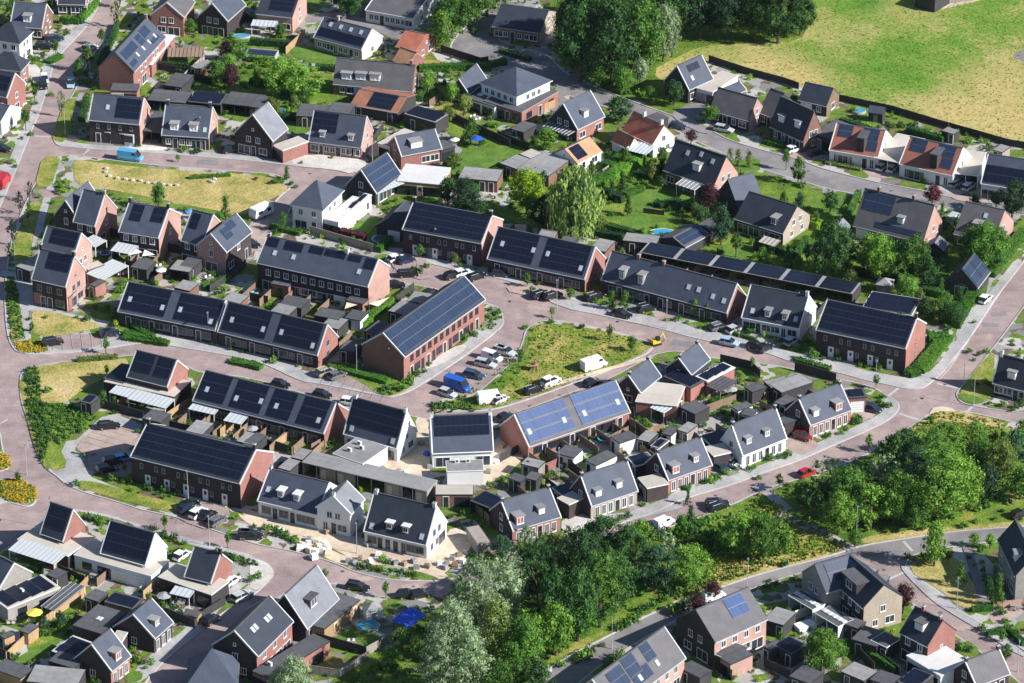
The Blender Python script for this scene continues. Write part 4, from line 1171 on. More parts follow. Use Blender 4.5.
# grass: verges, fields, lawns, woodland floor
patch('verge','verge','a255,390 310,385 275,470 258,560 200,550 215,500')
patch('verge','verge','a165,615 240,608 215,683 e200,90 135,85')
patch('field','dry_field','x72,160 88,162 140,168 260,176 275,178 290,190 280,195 262,205 240,218 200,208 160,200 120,192 95,188 75,185')
patch('field','wild','e300,90 470,105 640,145 880,185 940,215 920,230 840,200 640,165 460,125 330,110')
patch('verge','verge','e110,150 165,140 150,200 130,290 110,400 50,390 60,280 100,200')
patch('verge','verge','e18,458 60,452 98,683 45,683')
patch('verge','dry_field','e120,565 200,575 420,630 300,658 135,682')
patch('verge','verge','a465,60 525,65 500,115 450,120')
patch('lawn','lawn','a232,55 310,48 330,85 240,95')
patch('verge','dry_field','i130,125 300,105 490,88 505,120 330,210 260,265 160,300 100,330 85,170')
patch('verge','wild','i150,270 260,265 385,320 230,440 270,515 205,540 160,470 110,340 100,130 150,130')
patch('verge','verge','i70,180 100,170 120,330 160,460 200,540 165,510 130,430 105,330')
patch('verge','wild','i55,30 130,22 190,25 185,70 75,72')
patch('verge','wild','i0,575 70,560 140,600 145,640 95,662 10,645')
patch('verge','wild','i0,460 30,470 45,520 0,525')
patch('verge','verge','i285,590 330,565 500,610 720,670 760,700 700,705 480,650')
patch('park','verge','x527,331 541,323 600,330 645,342 652,348 640,356 612,368 575,381 540,394 500,406 478,410 440,410 500,388 520,362 530,345')
patch('park','wild','x440,402 470,400 515,366 530,346 536,352 515,380 490,400 470,410 440,410')
patch('verge','wild','j310,125 540,185 640,150 640,200 560,242 500,238 440,190')
patch('verge','dry_field','l425,460 500,425 620,335 680,300 760,300 940,340 930,370 870,480 600,470')
patch('verge','verge','l757,225 840,120 900,60 900,230 860,272 790,265')
patch('verge','wild','l560,160 690,20 720,15 640,130 590,175')
patch('meadow','meadow','x552,-60 575,70 640,102 672,98 709,60 785,82 838,99 943,126 1007,144 1075,162 1075,-60')
patch('meadow','wild','x552,-60 556,50 590,85 660,108 690,108 676,92 650,72 700,46 800,42 812,20 830,-60')
# the meadow dries out towards the houses and the right: blend in straw ground by distance, broken up by noise
def dry_meadow():
    m=MATS['meadow']; nt=m.node_tree; b=nt.nodes['Principled BSDF']
    old=b.inputs['Base Color'].links[0].from_socket
    geo=nd(nt,'ShaderNodeNewGeometry'); last=None
    for (pt,rad,yst,amp) in (('x700,90',36,1.0,1.05),('x768,84',26,1.2,1.0),('x740,70',22,1.0,.5),('x975,124',28,1.1,.95),('x1010,88',24,1.2,.7),('x945,132',18,1.0,.6),('x905,14',22,.8,.35),('x820,30',16,1,.3)):
        c=at(pt,0); sb=nd(nt,'ShaderNodeVectorMath',operation='SUBTRACT'); nt.links.new(geo.outputs['Position'],sb.inputs[0]); sb.inputs[1].default_value=c
        ml=nd(nt,'ShaderNodeVectorMath',operation='MULTIPLY'); nt.links.new(sb.outputs[0],ml.inputs[0]); ml.inputs[1].default_value=(1/rad,1/rad/yst*1.0,0)
        ln=nd(nt,'ShaderNodeVectorMath',operation='LENGTH'); nt.links.new(ml.outputs[0],ln.inputs[0])
        mr=nd(nt,'ShaderNodeMapRange',interpolation_type='SMOOTHSTEP'); nt.links.new(ln.outputs['Value'],mr.inputs[0]); mr.inputs[1].default_value=0; mr.inputs[2].default_value=1; mr.inputs[3].default_value=amp; mr.inputs[4].default_value=0
        if last is None: last=mr.outputs[0]
        else:
            mx=nd(nt,'ShaderNodeMath',operation='MAXIMUM'); nt.links.new(last,mx.inputs[0]); nt.links.new(mr.outputs[0],mx.inputs[1]); last=mx.outputs[0]
    n1=noise(nt,.06,8,.78,geo.outputs['Position'],(1,.45,1)); ad=nd(nt,'ShaderNodeMath',operation='ADD'); nt.links.new(last,ad.inputs[0]); nt.links.new(n1,ad.inputs[1])
    f=ramp(nt,ad.outputs[0],[(.72,(0,0,0)),(1.0,(.55,.55,.55)),])
    f2=nd(nt,'ShaderNodeMapRange'); nt.links.new(ad.outputs[0],f2.inputs[0]); f2.inputs[1].default_value=.62; f2.inputs[2].default_value=1.2; f2.inputs[3].default_value=0; f2.inputs[4].default_value=.95
    straw=ramp(nt,noise(nt,.7,5,.7),[(.3,(.33,.28,.09)),(.55,(.50,.39,.16)),(.75,(.58,.46,.23))])
    nt.links.new(mix(nt,f2.outputs[0],old,straw),b.inputs['Base Color'])
dry_meadow()
patch('meadow_track','sand','d565,-5 640,45 690,40 840,5 900,-20 880,-30 680,18 600,-20',1)
patch('path','asphalt','d965,215 1060,180 1060,250 990,240')
patch('garden','wild','x492,217 560,167 600,178 640,150 662,160 700,185 740,172 762,172 830,197 940,217 1000,228 985,300 940,330 860,295 740,265 640,240 560,235')
patch('garden','wild','x214,88 250,60 300,68 345,78 352,100 345,116 290,124 215,118')
patch('garden','verge','x415,95 455,80 500,95 485,120 455,120')
patch('garden','lawn','x440,160 480,150 520,165 500,195 450,185')
patch('garden','wild','m130,620 250,500 300,420 210,300 60,220 50,290 160,330 100,520')
patch('garden','wild','x690,175 740,165 770,180 740,215 700,220')
patch('garden','wild','x430,112 500,130 540,150 560,165 520,190 480,170')
patch('woodland_floor','wild','x440,602 520,582 600,549 700,520 760,494 840,470 900,440 930,420 1020,430 1070,440 1070,518 950,528 860,542 760,570 675,601 610,632 545,670 520,720 300,720 350,660 420,640')
patch('verge','dry_field','o560,430 650,390 720,360 850,220 1015,190 p0,190 200,120 280,150 270,185 0,250 o870,305 680,378')
patch('verge','verge','o0,683 100,640 260,580 430,495 400,480 200,570 0,650')
patch('verge','dry_field','p550,240 620,190 740,180 840,330 850,388 760,393 700,330')
patch('verge','verge','p20,0 200,110 270,150 150,180 0,195 o950,190 830,240 830,200 p0,120')
patch('verge','dry_field','p370,120 560,90 900,60 1015,55 1015,70 730,92 560,117 380,147')
for s in ('b165,180 330,190 400,215 380,255 250,255 160,220','b135,460 240,465 235,525 150,530','b785,640 850,570 1015,590 1015,640 900,670','c80,520 230,510 200,595 90,580','c0,545 60,560 70,620 0,640','f390,250 480,200 520,210 460,280 420,285','f640,150 700,90 760,95 770,140 690,150','f560,160 640,130 620,170','g490,140 560,90 650,110 700,120 640,160 560,200','g470,200 560,190 620,240 560,265 480,270','g640,120 740,130 780,180 700,190','g845,310 1015,310 1015,370 850,365','h165,150 240,105 370,130 340,200 230,210','h620,400 740,395 690,500 620,490','d200,430 330,440 400,500 480,505 420,470 240,440','m30,620 110,560 230,505 250,520 100,625','m480,683 510,640 560,640 550,683','n310,530 390,460 460,490 540,520 470,580','p780,510 850,560 800,570','p500,660 430,590 480,600 540,650','h0,120 70,110 80,160 20,170','c850,650 1015,610 1015,683 900,683','l755,225 760,260 850,275 860,250','b0,290 85,300 80,340 0,340','h440,340 600,350 630,470 500,490','f510,345 545,300 550,330'):
    patch('lawn','lawn',s)
for s in ('m260,245 300,240 400,290 350,300','n240,620 290,565 410,605 320,655','b670,230 860,260 830,275 680,270','h360,560 560,590','a780,110 850,120 800,150'):
    if len(s.split())>2: patch('lawn','lawn_dry',s)
strip('path','asphalt','p790,150 830,280 860,380',1.6)
strip('path','sand','k590,90 300,170 150,215',1.2)
strip(PV,PV,'l-30,590 30,630 90,683 p60,20 150,70 230,100 300,140 345,165',2.2)
# marks on the roads: pale threshold strips, edge lines, bay lines, drain covers, patched paving
_MZ=[.0065]
def mark(pts,w,mat='kerb_stone',z=None,name='road_marking'):
    P=[at(p,0) for p in pxs(pts)]; L=[];Q=[]
    for i,p in enumerate(P):
        a=P[max(0,i-1)]; c=P[min(len(P)-1,i+1)]; u=(c-a); u.z=0; u.normalize(); n=V((-u.y,u.x,0)); L.append(p+n*w/2); Q.append(p-n*w/2)
    _MZ[0]+=.0003
    sheet(name,L+Q[::-1],(z if z is not None else 0)+_MZ[0],mat,0)
for s,w in (('x35,136 51,137',.5),('l487,237 525,207',.6),('l528,307 604,331',.6),('l676,189 770,210',.6),('l790,303 822,270',.6),('l682,176 720,135 800,18 h940,470 1060,300',.35),('p545,130 580,168',.6),('p478,282 548,250',.6),('i0,345 30,330',.4),('a325,605 350,580',.5)): mark(s,w)
rr=random.Random(4)
for a,c in (('x60,480 250,545','m'),('x20,360 28,430','m'),('x60,350 330,395','m'),('x420,400 500,320','m'),('x520,305 880,390','m'),('x700,500 890,425','m'),('x60,150 330,176','m'),('x45,120 100,10','m'),('x930,400 1000,310','m'),('x300,565 430,590','m'),('x620,120 900,195','m'),('x600,660 850,552','m'),('x880,565 1000,655','m'),('x510,415 640,365','m')):
    A,B=pxs(a)
    for k in range(7):
        t=(k+rr.uniform(.1,.9))/7; q=(A[0]+(B[0]-A[0])*t+rr.uniform(-4,4),A[1]+(B[1]-A[1])*t+rr.uniform(-2,2)); w=at(q,0)
        if gz(w)>.1: continue
        s=rr.choice((.3,.35,.9,1.6,2.4)); an=rr.uniform(-.4,.2)
        f=frame(w,V((math.cos(an),math.sin(an),0))); _MZ[0]+=.0002
        sheet('drain_cover' if s<.5 else 'paving_repair',[f@V((x*s,y*s*(.9 if s<.5 else .5),0)) for x,y in ((-1,-1),(1,-1),(1,1),(-1,1))],_MZ[0],'felt_dark' if s<.5 else rr.choice(('brick_drive','asphalt','brick_road','brick_drive')),0)
for a,c,n,d in (('j735,258','j1010,40',8,(70,24)),('i200,5','i392,-8',5,(8,58)),('i400,345','i330,420',4,(110,32)),('j300,150','j540,215',6,(-28,48)),('m735,-10','m890,20',5,(-45,70)),('f545,350','f655,372',4,(-8,62))):
    A,B=P1(a),P1(c)
    for k in range(n+1):
        t=k/n; x,y=A[0]+(B[0]-A[0])*t,A[1]+(B[1]-A[1])*t
        w=at((x,y),0); mark('x%f,%f %f,%f'%(x,y,x+d[0]/ZF,y+d[1]/ZF),.10,'pavement',z=Z0+.08 if gz(w)>.1 else 0)
sheet('road','x440,60 520,-50 520,40 600,80 780,145 1080,200 1080,225 780,185 600,110 520,75',.004,'asphalt')
sheet('road','x520,720 560,650 640,605 720,575 850,535 1080,510 1080,545 915,560 850,556 760,590 650,640 590,680 560,720',.004,'asphalt')
# ---------------------------------------------------------------- houses
H=house
WD={'wall':'plaster_white','top':'felt_grey'}
DD={'wall':'timber_dark','top':'felt_grey','w':1.5}
RD={'wall':'brick_red','top':'felt_grey','w':1.7,'h':1.7}
SM={'w':1.3,'h':1.3}
# top left
H('grey roofed house with one white dormer','a40,98','a165,108','a182,18',3.2,wall='brick_brown',front='wdwW',gab='ww',gab2='w',dorm=[(.5,.15,{})],minD=6)
H('white hip roofed house beside top road','a-40,150','a75,167','a30,85',5.6,hip='a130,125',hr=9,wall='plaster_white',roof='slate_dark',front='wdW',front2='www',gab='wW',gab2='ww')
H('dark hipped brick house at left edge','a-40,262','a78,275','a30,200',5.4,hip='a98,238',hr=8.5,wall='brick_red',roof='slate_dark',front='Wdw',front2='www',gab='W',gab2='w')
H('red gabled house at left edge','a-60,360','a28,377','a36,288',5.4,D=8,wall='brick_red',roof='slate_dark',gab='W',gab2='w',solarspec='F .3 .9 .2 .8')
H('white cottage cut off at left edge','a-60,462','a5,476','a10,415',3.2,D=8,wall='plaster_white',roof='slate',gab='w')
v=H('long red brick house with street gable','a385,262','a520,279','a560,42',5.6,'g',L=20,hr=9.6,wall='brick_red',roof='slate',gab='-w-',gside='L',front2='-ww-ww-',front='wGw-G',solarspec='F .05 .2 .08 .3 n;F .06 .42 .45 .85 n;F .5 .62 .4 .85 n;F .66 .84 .5 .92 n;F .7 .9 .1 .3 n' ,sky='.3 .3;.48 .3;.66 .3;.84 .3',chim=[.97],coping=False)
flat('', 'a592,255','a682,140','a648,112',3,'brick_red','felt_white',v.root,'white_trim',front='GG')
flat('', 'a430,355','a535,358','a540,330',2.8,'brick_red','felt_dark',v.root,front='gG')
H('red gabled house with porch at top','a590,55','a715,66','a700,-60',5,'g',L=9,hr=8.2,wall='brick_red',roof='slate_brown',gab='WG',gab2='ww',gside='L',dorm=[])
canopy('dark slate porch roof under two white windows','a590,92','a690,92','a690,62',2.6,'felt_dark','dark_trim','dark_trim',cat='porch',name='porch')
H('dark gabled house with white window trims','a775,62','a885,80','a940,-60',4.4,'g',L=10,hr=8,wall='brick_dark',roof='slate',gab='GG',gab2='ww',gside='L')
H('dark roofed villa at top edge','a225,12','a335,15','a340,-50',3,wall='brick_brown',roof='slate_dark',front='WdWG',gab='ww')
v=H('shaded brick pair with white bay windows','a347,464','a545,482','a562,385',5.5,style='g',plots=('B',2,7,'timber_grey'),wall='brick_dark',roof='slate',front='d--d',front2='nnnn',gab='-w',gab2='w',gwall='brick_pink',solarspec='F .5 .97 .12 .92 k',sky='.33 .5')
for x0,x1 in (('a372,512','a430,520'),('a450,520','a520,530')): flat('',x0,x1,None,2.5,'plaster_white','felt_white',v.root,'white_trim',front='WW',D=1.3)
v=H('grey roofed semi with two white dormers','a632,522','a815,534','a830,420',3.2,wall='brick_dark',roof='slate',front='wdwwGd',gab='ww',gab2='w',gwall='brick_pink',dorm=[(.25,.12,{}),(.66,.12,{})],sky='.9 .2',chim=[.05,.95])
flat('dark carport between the bay-window pair and semi','a548,512','a632,522','a640,440',2.7,'timber_dark','felt_dark',cat='carport',open_front=True)
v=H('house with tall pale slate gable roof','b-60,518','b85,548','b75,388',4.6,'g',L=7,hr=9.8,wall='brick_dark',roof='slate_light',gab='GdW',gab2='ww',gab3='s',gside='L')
flat('','b90,570','b128,590','b178,530',2.9,'brick_red','felt_beige',v.root,'white_trim',front='G')
# top centre
v=H('gabled house with white porch at top','b25,52','b165,68','b192,-12',4,wall='brick_pink',roof='slate_dark',front='WGWW',gab='w',gab2='w',coping=False,solarspec='F .3 .95 .2 .9 k')
canopy('white patio cover against the top gabled house','b5,100','b100,106','b105,88',2.6)
H('long yellow brick house with four skylights','b250,143','b437,192','b476,116',3,wall='brick_tan',roof='slate',gwall='plaster_cream',front='wwWtwwdw',gab='w',solarspec='F .05 .97 .08 .5 k',sky='.2 .72;.41 .72;.62 .72;.83 .72',chim=[.3])
H('white cottage with long grey roof','b452,38','b640,72','b688,2',3,wall='plaster_white',roof='slate_brown',front='wwdwwwwW',gab='ww',gab2='w')
v=H('small red tiled house by pale tree','b570,180','b650,197','b688,136',3.2,wall='brick_red',roof='tile_red',front='dW',gab='wW',gab2='s',coping=False)
H('orange tiled outhouse in the gardens','b560,232','b622,254','b640,208',2.4,D=5,wall='brick_red',roof='tile_orange',front='d',root=None,coping=False,cat='outhouse')
v=H('broad brown roofed house with three dormers','b325,322','b632,352','b645,256',3,wall='brick_brown',roof='slate_brown',front='wWqWqWdW',gab='WW',gab2='w',coping=False,dorm=[(.16,.14,{'w':2.4}),(.34,.18,{'w':2.4}),(.52,.2,{'w':2.4})],chim=[.95])
H('low orange tiled barn with solar panels','b393,408','b577,440','b612,382',2.6,wall='timber_dark',roof='tile_dull',coping=False,cat='barn',front='d--d',solarspec='F .33 .85 .02 .98 k')
v=H('brick semi with two pitched grey dormers','b230,547','b435,572','b456,456',3.1,plots=('B',2,8,'timber_dark'),wall='brick_red',roof='slate',front='WdwwdwWW',gab='w',gab2='w',gwall='brick_pink',dorm=[(.24,.12,{'w':1.2,'h':1.2,'wall':'felt_grey'}),(.78,.12,{'w':1.2,'h':1.2,'wall':'felt_grey'})],solarspec='F .02 .48 .3 .95 k')
flat('','b500,560','b545,575','b560,490',2.9,'plaster_cream','felt_beige',v.root,'white_trim',front='G')
v=H('red brick house with white verge boards','b590,607','b747,577','b565,535',3.4,rend='A',wall='brick_red',roof='slate',front='--WW',gab='w',gab2='w',dorm=[(.42,.2,{'w':2.6,'h':1.5})])
flat('','b745,590','b800,575','b790,545',2.7,'timber_dark','felt_dark',v.root,front='G')
v=H('hipped house with white upper storey','c-72,322','c65,374','c10,290',5.6,hip='c190,312',hr=9.2,wall='plaster_white',roof='slate',front2='wwwww',gab2='www',front='',gab='',solarspec='')
flat('','c-60,395','c85,440','c185,345',3.0,'brick_red','felt_dark',v.root,'grey_trim',front='GGdW',side='WdW')
H('dark gabled cottage joined to hipped house','b778,350','b852,365','b935,278',2.8,'g',L=9,hr=5.8,wall='timber_dark',roof='slate',gab='W',gside='L')
flat('flat dark lean-to with three roof lights','b850,385','b955,420','b985,375',2.7,'plaster_white','felt_dark',domes=3,front='GG',cat='garden room')
v=H('angled dark solar house with slatted porch','f490,107','f592,40','f432,20',3,rend='A',wall='timber_dark',roof='slate_dark',gab='w',gab2='w',front='GG',solarspec='F .03 .97 .05 .95 n')
b=flat('cream flat roofed garden house with timber front','f575,62','f750,78','f770,12',3.1,'timber_light','felt_white',edge='white_trim',front='GGoGG',cat='garden house',name='garden_house')
canopy('white slatted pergola beside the angled house','f500,112','f640,56','f620,38',2.7,'poly_white','white_trim','zinc',cat='pergola',name='pergola')
flat('long grey flat roofed brick shed','f815,52','f965,66','f985,22',2.6,'brick_brown','felt_grey',front='dGdd',cat='shed')
v=H('brick house with wide dark roof at top','c-30,102','c155,128','c190,42',3,wall='brick_brown',roof='slate_dark',gwall='brick_tan',front='WwdwwW',gab='w',gab2='w',coping=False)
v=H('dark gabled house with one dormer by asphalt road','c192,462','c300,502','c352,355',3.5,'g',wall='brick_red',roof='slate',gab='W',gab2='ww',gside='L',front='W-W',dorm=[(.45,.2,{'w':1.5})],gwall='timber_dark')
canopy('glazed roof patio cover with skylights','c170,495','c265,530','c300,500',2.6,'felt_dark','dark_trim','white_trim')
v=H('white house under red tiled roof','c480,505','c597,562','c640,492',3.4,wall='plaster_white',roof='tile_red',front='wwWd',gab='ww',gab2='w',coping=False,chim=[(.35,1.,'plaster_white',.6),(.92,1.,'plaster_white',.6)])
H('low maroon tiled wing of the red tiled house','c438,545','c505,578','c525,540',2.5,wall='plaster_white',roof='tile_red',coping=False,cat='annex')
H('small white house with orange tiles','c203,602','c300,638','c347,534',2.6,'g',wall='plaster_white',roof='tile_orange',gab='dW',gab2='s',gside='L',front='dW',coping=False,solarspec='F .1 .5 .1 .9 k')
flat('long grey roofed shed between the gardens','c70,660','c190,690','c240,612',2.6,'brick_brown','felt_grey',front='dwdw')
flat('beige flat roofed garden shed','c78,605','c120,622','c172,605',2.6,'timber_light','felt_beige')
v=H('dark house with solar patch beside the meadow','c644,312','c735,347','c786,216',3.6,'g',wall='brick_dark',roof='slate',gab='Ww',gab2='ww',gside='L',front='W-W',solarspec='F .3 .75 .55 .85 k',sky='.3 .3',gwall='timber_dark')
b=flat('','c768,345','c830,362','c950,302',3,'plaster_white','felt_beige',v.root,'white_trim',front='gG')
H('dark barn end beside beige garage','c845,358','c895,378','c935,320',2.8,'g',wall='brick_brown',roof='slate',cat='barn')
v=H('grey roofed house with shaded brick front','c820,425','c972,468','c1005,385',3.0,wall='brick_dark',roof='slate_brown',gwall='brick_pink',front='wdwW',gab='w',gab2='w',coping=False)
H('brown roofed cottage between the drives','d-20,435','d35,455','d52,366',3.0,D=8,wall='brick_dark',roof='slate_brown',front='wd',coping=False)
H('dark blue roofed villa with pink gable','g640,15','g835,82','g884,-32',3.4,wall='brick_brown',roof='slate_dark',gwall='brick_pink',front='W-GGdW',gab='wW',gab2='ww',dorm=[(.58,.25,{'w':1.8})],sky='.3 .7;.55 .8;.8 .7',coping=False)
canopy('white framed veranda on the dark blue villa','g688,76','g760,100','g775,78',2.6,'felt_grey','white_trim','white_trim',cat='veranda',name='veranda')
H('grey gabled coach house behind villa','g848,108','g927,163','g988,32',2.8,'g',wall='timber_dark',roof='slate',gab='-s-',gside='L',coping=False)
v=H('dark roofed chalet with beige gable','g918,207','h75,265','h130,162',3.0,wall='brick_dark',roof='slate_dark',gwall='brick_tan',front='GGWG',gab='ww',gab2='ww',coping=False,dorm=[(.75,.15,{'w':1.3,'wall':'timber_dark'})])
canopy('beige canopy on the dark chalet','h-20,300','h40,318','h60,300',2.5,'felt_beige','dark_trim','dark_trim')
# top right
H('open dark garden barn beside the meadow','d135,388','d245,412','d271,346',2.8,wall='timber_dark',roof='slate_dark',gwall='timber_brown',coping=False,cat='barn',front='qw',gab='W')
H('dark semi with two pitched white dormers','d25,486','d155,545','d196,436',3.2,wall='brick_dark',roof='slate_dark',gwall='brick_brown',front='wwdd',gab='w',gab2='ww',dorm=[(.25,.2,{'w':1.6}),(.72,.25,{'w':1.6})],coping=False)
flat('dark flat link building beside red roofed house','d185,520','d262,548','d300,475',3,'timber_dark','felt_dark',front='gG',cat='garage')
for nm,A,B,R in (('left red roofed white house of pair','d256,582','d447,612','d486,512'),('right red roofed white house of pair','d530,636','d738,682','d775,580')):
    v=H(nm,A,B,R,3.2,D=10,wall='plaster_white',roof='tile_maroon',front='tGt-dt',gab='w',gab2='w',trim='white_trim',solarspec='F .08 .36 .5 .98 n;F .58 .9 .52 .98 n;F .72 .92 .12 .5 n')
    dormer(v,.62,.05,1.5,3.2,'timber_dark','felt_dark','d',win='G')
flat('pale flat carport between red roofed houses','d430,618','d535,640','d575,535',3,'plaster_white','felt_beige',cat='carport',open_front=True,edge='white_trim')
flat('beige flat carport right of red roofs','d740,680','d835,690','d880,600',3,'plaster_white','felt_beige',cat='carport',open_front=True,edge='white_trim')
H('white house with full black solar roof','h848,68','h1040,98','d1050,600',3.6,D=10,hr=8,wall='plaster_white',roof='slate',front='GtGtG',gab='w',solarspec='F .02 .98 .02 .62 k')
v=H('long grey house with corner solar panels','h350,232','h622,298','h666,158',3.0,wall='brick_brown',roof='slate_brown',gwall='brick_pink',front='qG-WdWw',gab='ww',gab2='w',coping=False,solarspec='F .05 .46 .45 .95 n;F .3 .95 .05 .2 n',dorm=[(.62,.3,{'w':1.4,'h':1.3})],chim=[.2,.7])
H('brown roofed house behind the big tree','h742,265','h895,300','h940,178',3.0,wall='brick_brown',roof='slate_brown',gwall='brick_pink',front='WdW',gab='w',gab2='w',coping=False,dorm=[(.5,.2,{'w':1.6,'wall':'brick_brown'})],sky='.6 .7')
H('little black house with blue solar slope','h712,455','h830,478','h842,350',2.6,'g',L=8,hr=5.9,wall='timber_dark',roof='slate_dark',gab='G',gside='L',coping=False,solarspec='F .04 .48 .05 .95 n;F .52 .97 .05 .95 n')
H('white terraced house with dark roof','g945,590','h140,634','h175,512',3.1,plots=('B',2,8,'timber_light'),wall='plaster_white',roof='slate_dark',front='GdWWtW',gab='w',gab2='w',dorm=[(.42,.1,{'w':1.2,'h':1.4,'wall':'felt_grey'}),(.72,.1,{'w':1.2,'h':1.4,'wall':'felt_grey'})],sky='.15 .2;.9 .2',chim=[(.97,.7,'plaster_white',.6)],ref='white terraced house')
H('dark solar corner terrace with red gable','h205,640','l555,50','h597,600',5.6,style='g',wall='brick_dark',roof='slate_dark',gwall='brick_red',front='-Dn-Dn-Dn-D-',front2='n-nn-nn-nn',gab='-s-',gab2='s',gside='R',solarspec='F .02 .98 .04 .97 k',chim=[.99])
flat('white edged solar garage behind corner terrace','h385,560','h575,590','h582,522',3,'brick_brown','felt_dark',edge='white_trim',panels='8 3 k',cat='garage')
H('white trimmed dark house at right edge','l895,178','l1040,215','l1065,112',3.1,wall='brick_dark',roof='slate_dark',front='WWdW',gab='w',dorm=[(.45,.2,{'w':1.7})],chim=[(.06,.7,'plaster_white',.6)])
# left: the stepped and L-shaped houses
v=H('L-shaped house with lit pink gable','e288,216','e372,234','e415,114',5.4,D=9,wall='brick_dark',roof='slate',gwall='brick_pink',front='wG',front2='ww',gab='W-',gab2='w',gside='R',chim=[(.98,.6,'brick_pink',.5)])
H('','e215,190','e300,208','e345,66',5.4,'g',wall='brick_dark',roof='slate',root=v.root,gab2='S',gab3='s',gside='L',coping=True)
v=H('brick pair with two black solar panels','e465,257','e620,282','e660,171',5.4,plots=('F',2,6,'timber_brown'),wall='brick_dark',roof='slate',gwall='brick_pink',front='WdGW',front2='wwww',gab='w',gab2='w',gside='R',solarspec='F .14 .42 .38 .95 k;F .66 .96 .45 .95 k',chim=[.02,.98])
v=H('L-shaped house with cross of solar panels','e708,290','e790,311','e812,196',5.4,D=9,wall='brick_dark',roof='slate',gwall='brick_pink',front='GW',front2='ww',gab='W',gside='R',solarspec='F .15 .5 .4 .9 k')
w=H('','e768,312','e880,338','e922,190',5.4,'g',wall='brick_dark',roof='slate',gwall='brick_pink',root=v.root,gab='G',gab2='S',gab3='s',gside='L',front='W-d',front2='w',solarspec='F .25 .5 .3 .85 n;F .5 .75 .55 .95 n')
v=H('stepped double gabled red brick house','e125,440','e258,470','e291,358',6.0,style='g',wall='brick_dark',roof='slate',gwall='brick_pink',front='WdW',front2='www',gab='GW',gab2='ww',gab3='s',gside='R',solarspec='F .3 .95 .4 .95 k',chim=[.98,.02])
H('','e152,340','e285,368','e318,268',6.0,wall='brick_dark',roof='slate',gwall='brick_pink',root=v.root,gab='GW',gab2='ww',gab3='s',gside='R',solarspec='F .2 .95 .4 .95 k')
flat('','e130,495','e268,520','e330,460',2.9,'brick_red','felt_grey',v.root,front='dW')
flat('','e320,400','e345,415','e380,378',2.9,'brick_red','felt_beige',v.root)
# terraces of the centre left
H('left half of black solar terrace','e462,567','e842,642','e880,532',3.3,style='g',plots=('B',4,6,'timber_dark'),wall='brick_dark',roof='slate',gwall='brick_pink',front='dWwdWwdWwdW',solarspec='F .02 .46 .04 .97 k;F .56 .985 .04 .97 k',sky='.08 .42;.42 .35;.6 .4;.93 .2',gab='w',gab2='w')
H('right half of black solar terrace','e852,645','j265,74','j302,-38',3.3,style='g',plots=('B',4,6,'timber_brown'),wall='brick_dark',roof='slate',gwall='brick_red',front='dWwdWwdWwdW',solarspec='F .03 .46 .04 .97 k;F .56 .97 .04 .97 k',sky='.1 .42;.42 .35;.6 .4;.93 .2',gab='w',gab2='w',gside='R')
H('long terrace with strip of rooftop panels','f28,378','f462,472','f502,370',6.0,plots=('F',6,8,'timber_brown'),wall='brick_dark',roof='slate',gwall='brick_pink',front='GWqGWWGWqGW',front2='wwwwwwwwwww',gab2='',gab='',solarspec='F .02 .12 .62 .95 k;F .18 .34 .62 .95 k;F .4 .52 .7 .95 k;F .54 .72 .72 .95 k;F .75 .86 .72 .95 k;F .9 .99 .55 .95 k',sky='.12 .42;.29 .42;.88 .4',chim=[(.02,.5,'brick_pink',.6),(.72,.8,'plaster_white',.7)])
v=H('white hip roofed house by the caravan','f165,152','f281,174','f290,55',5.6,hip='f388,105',hr=9.6,wall='plaster_white',roof='slate',front='Gd',front2='ww',gab='WG',gab2='ww')
b=flat('','f290,212','f345,225','f430,130',3.2,'plaster_white','felt_white',v.root,'white_trim',front='GG')
flat('','f375,172','f400,178','f480,122',3.2,'plaster_white','felt_white',v.root,'white_trim',side='WW',panels='6 2 k')
H('tall solar terrace with four arched doors','f597,248','f905,304','f946,200',5.6,style='g',plots=('B',4,9,'timber_dark'),wall='brick_dark',roof='slate_dark',gwall='brick_pink',front='-D-ntDn-tD-nD-',front2='n-nn-nn-nn-n',gab='s',solarspec='F .02 .98 .04 .97 k',chim=[.985,.015])
H('dark garage wing left of tall solar terrace','f494,238','f592,256','f626,165',2.7,'g',L=9,hr=5,wall='timber_dark',roof='slate_dark',gab='-q',gside='L',coping=False,cat='garage')
H('low solar terrace with grey roof band','f928,362','g332,442','g372,322',3.3,style='g',plots=('B',4,8,'timber_brown'),wall='brick_dark',roof='slate',gwall='brick_red',front='dWwdWWdWwdWW',solarspec='F .02 .44 .04 .97 k;F .53 .97 .04 .97 k',sky='.42 .5;.57 .48;.93 .25;.1 .5',gab='w',gab2='w')
H('long grey terrace with two strip dormers','g398,442','g887,572','g916,465',3.3,D=8,style='g',plots=('B',5,8,'timber_light'),wall='brick_dark',roof='slate',gwall='brick_red',front='WdwWWd-dW-dWWdwW',gab='w',gab2='w',sky='.66 .45;.74 .45;.86 .35;.95 .3',dorm=[(.15,.12,{'w':1.3,'h':2.0,'wall':'felt_grey','top':'felt_grey','win':'S'}),(.3,.12,{'w':1.3,'h':2.0,'wall':'felt_grey','top':'felt_grey','win':'S'})],chim=[(.22,.7),(.42,.7)],solarspec='')
v=H('rotated two storey brick block with solar roof','j440,35','j600,84','f835,435',5.6,'g',style='d',wall='brick_red',roof='slate_dark',gwall='brick_brown',gab='',gside='L',front='dWtdtWdtWdWtd',front2='wwwwwwwwwwww',solarspec='F .01 .99 .03 .975 n',ref='rotated brick block')  # left gable's shade painted in as a darker brick
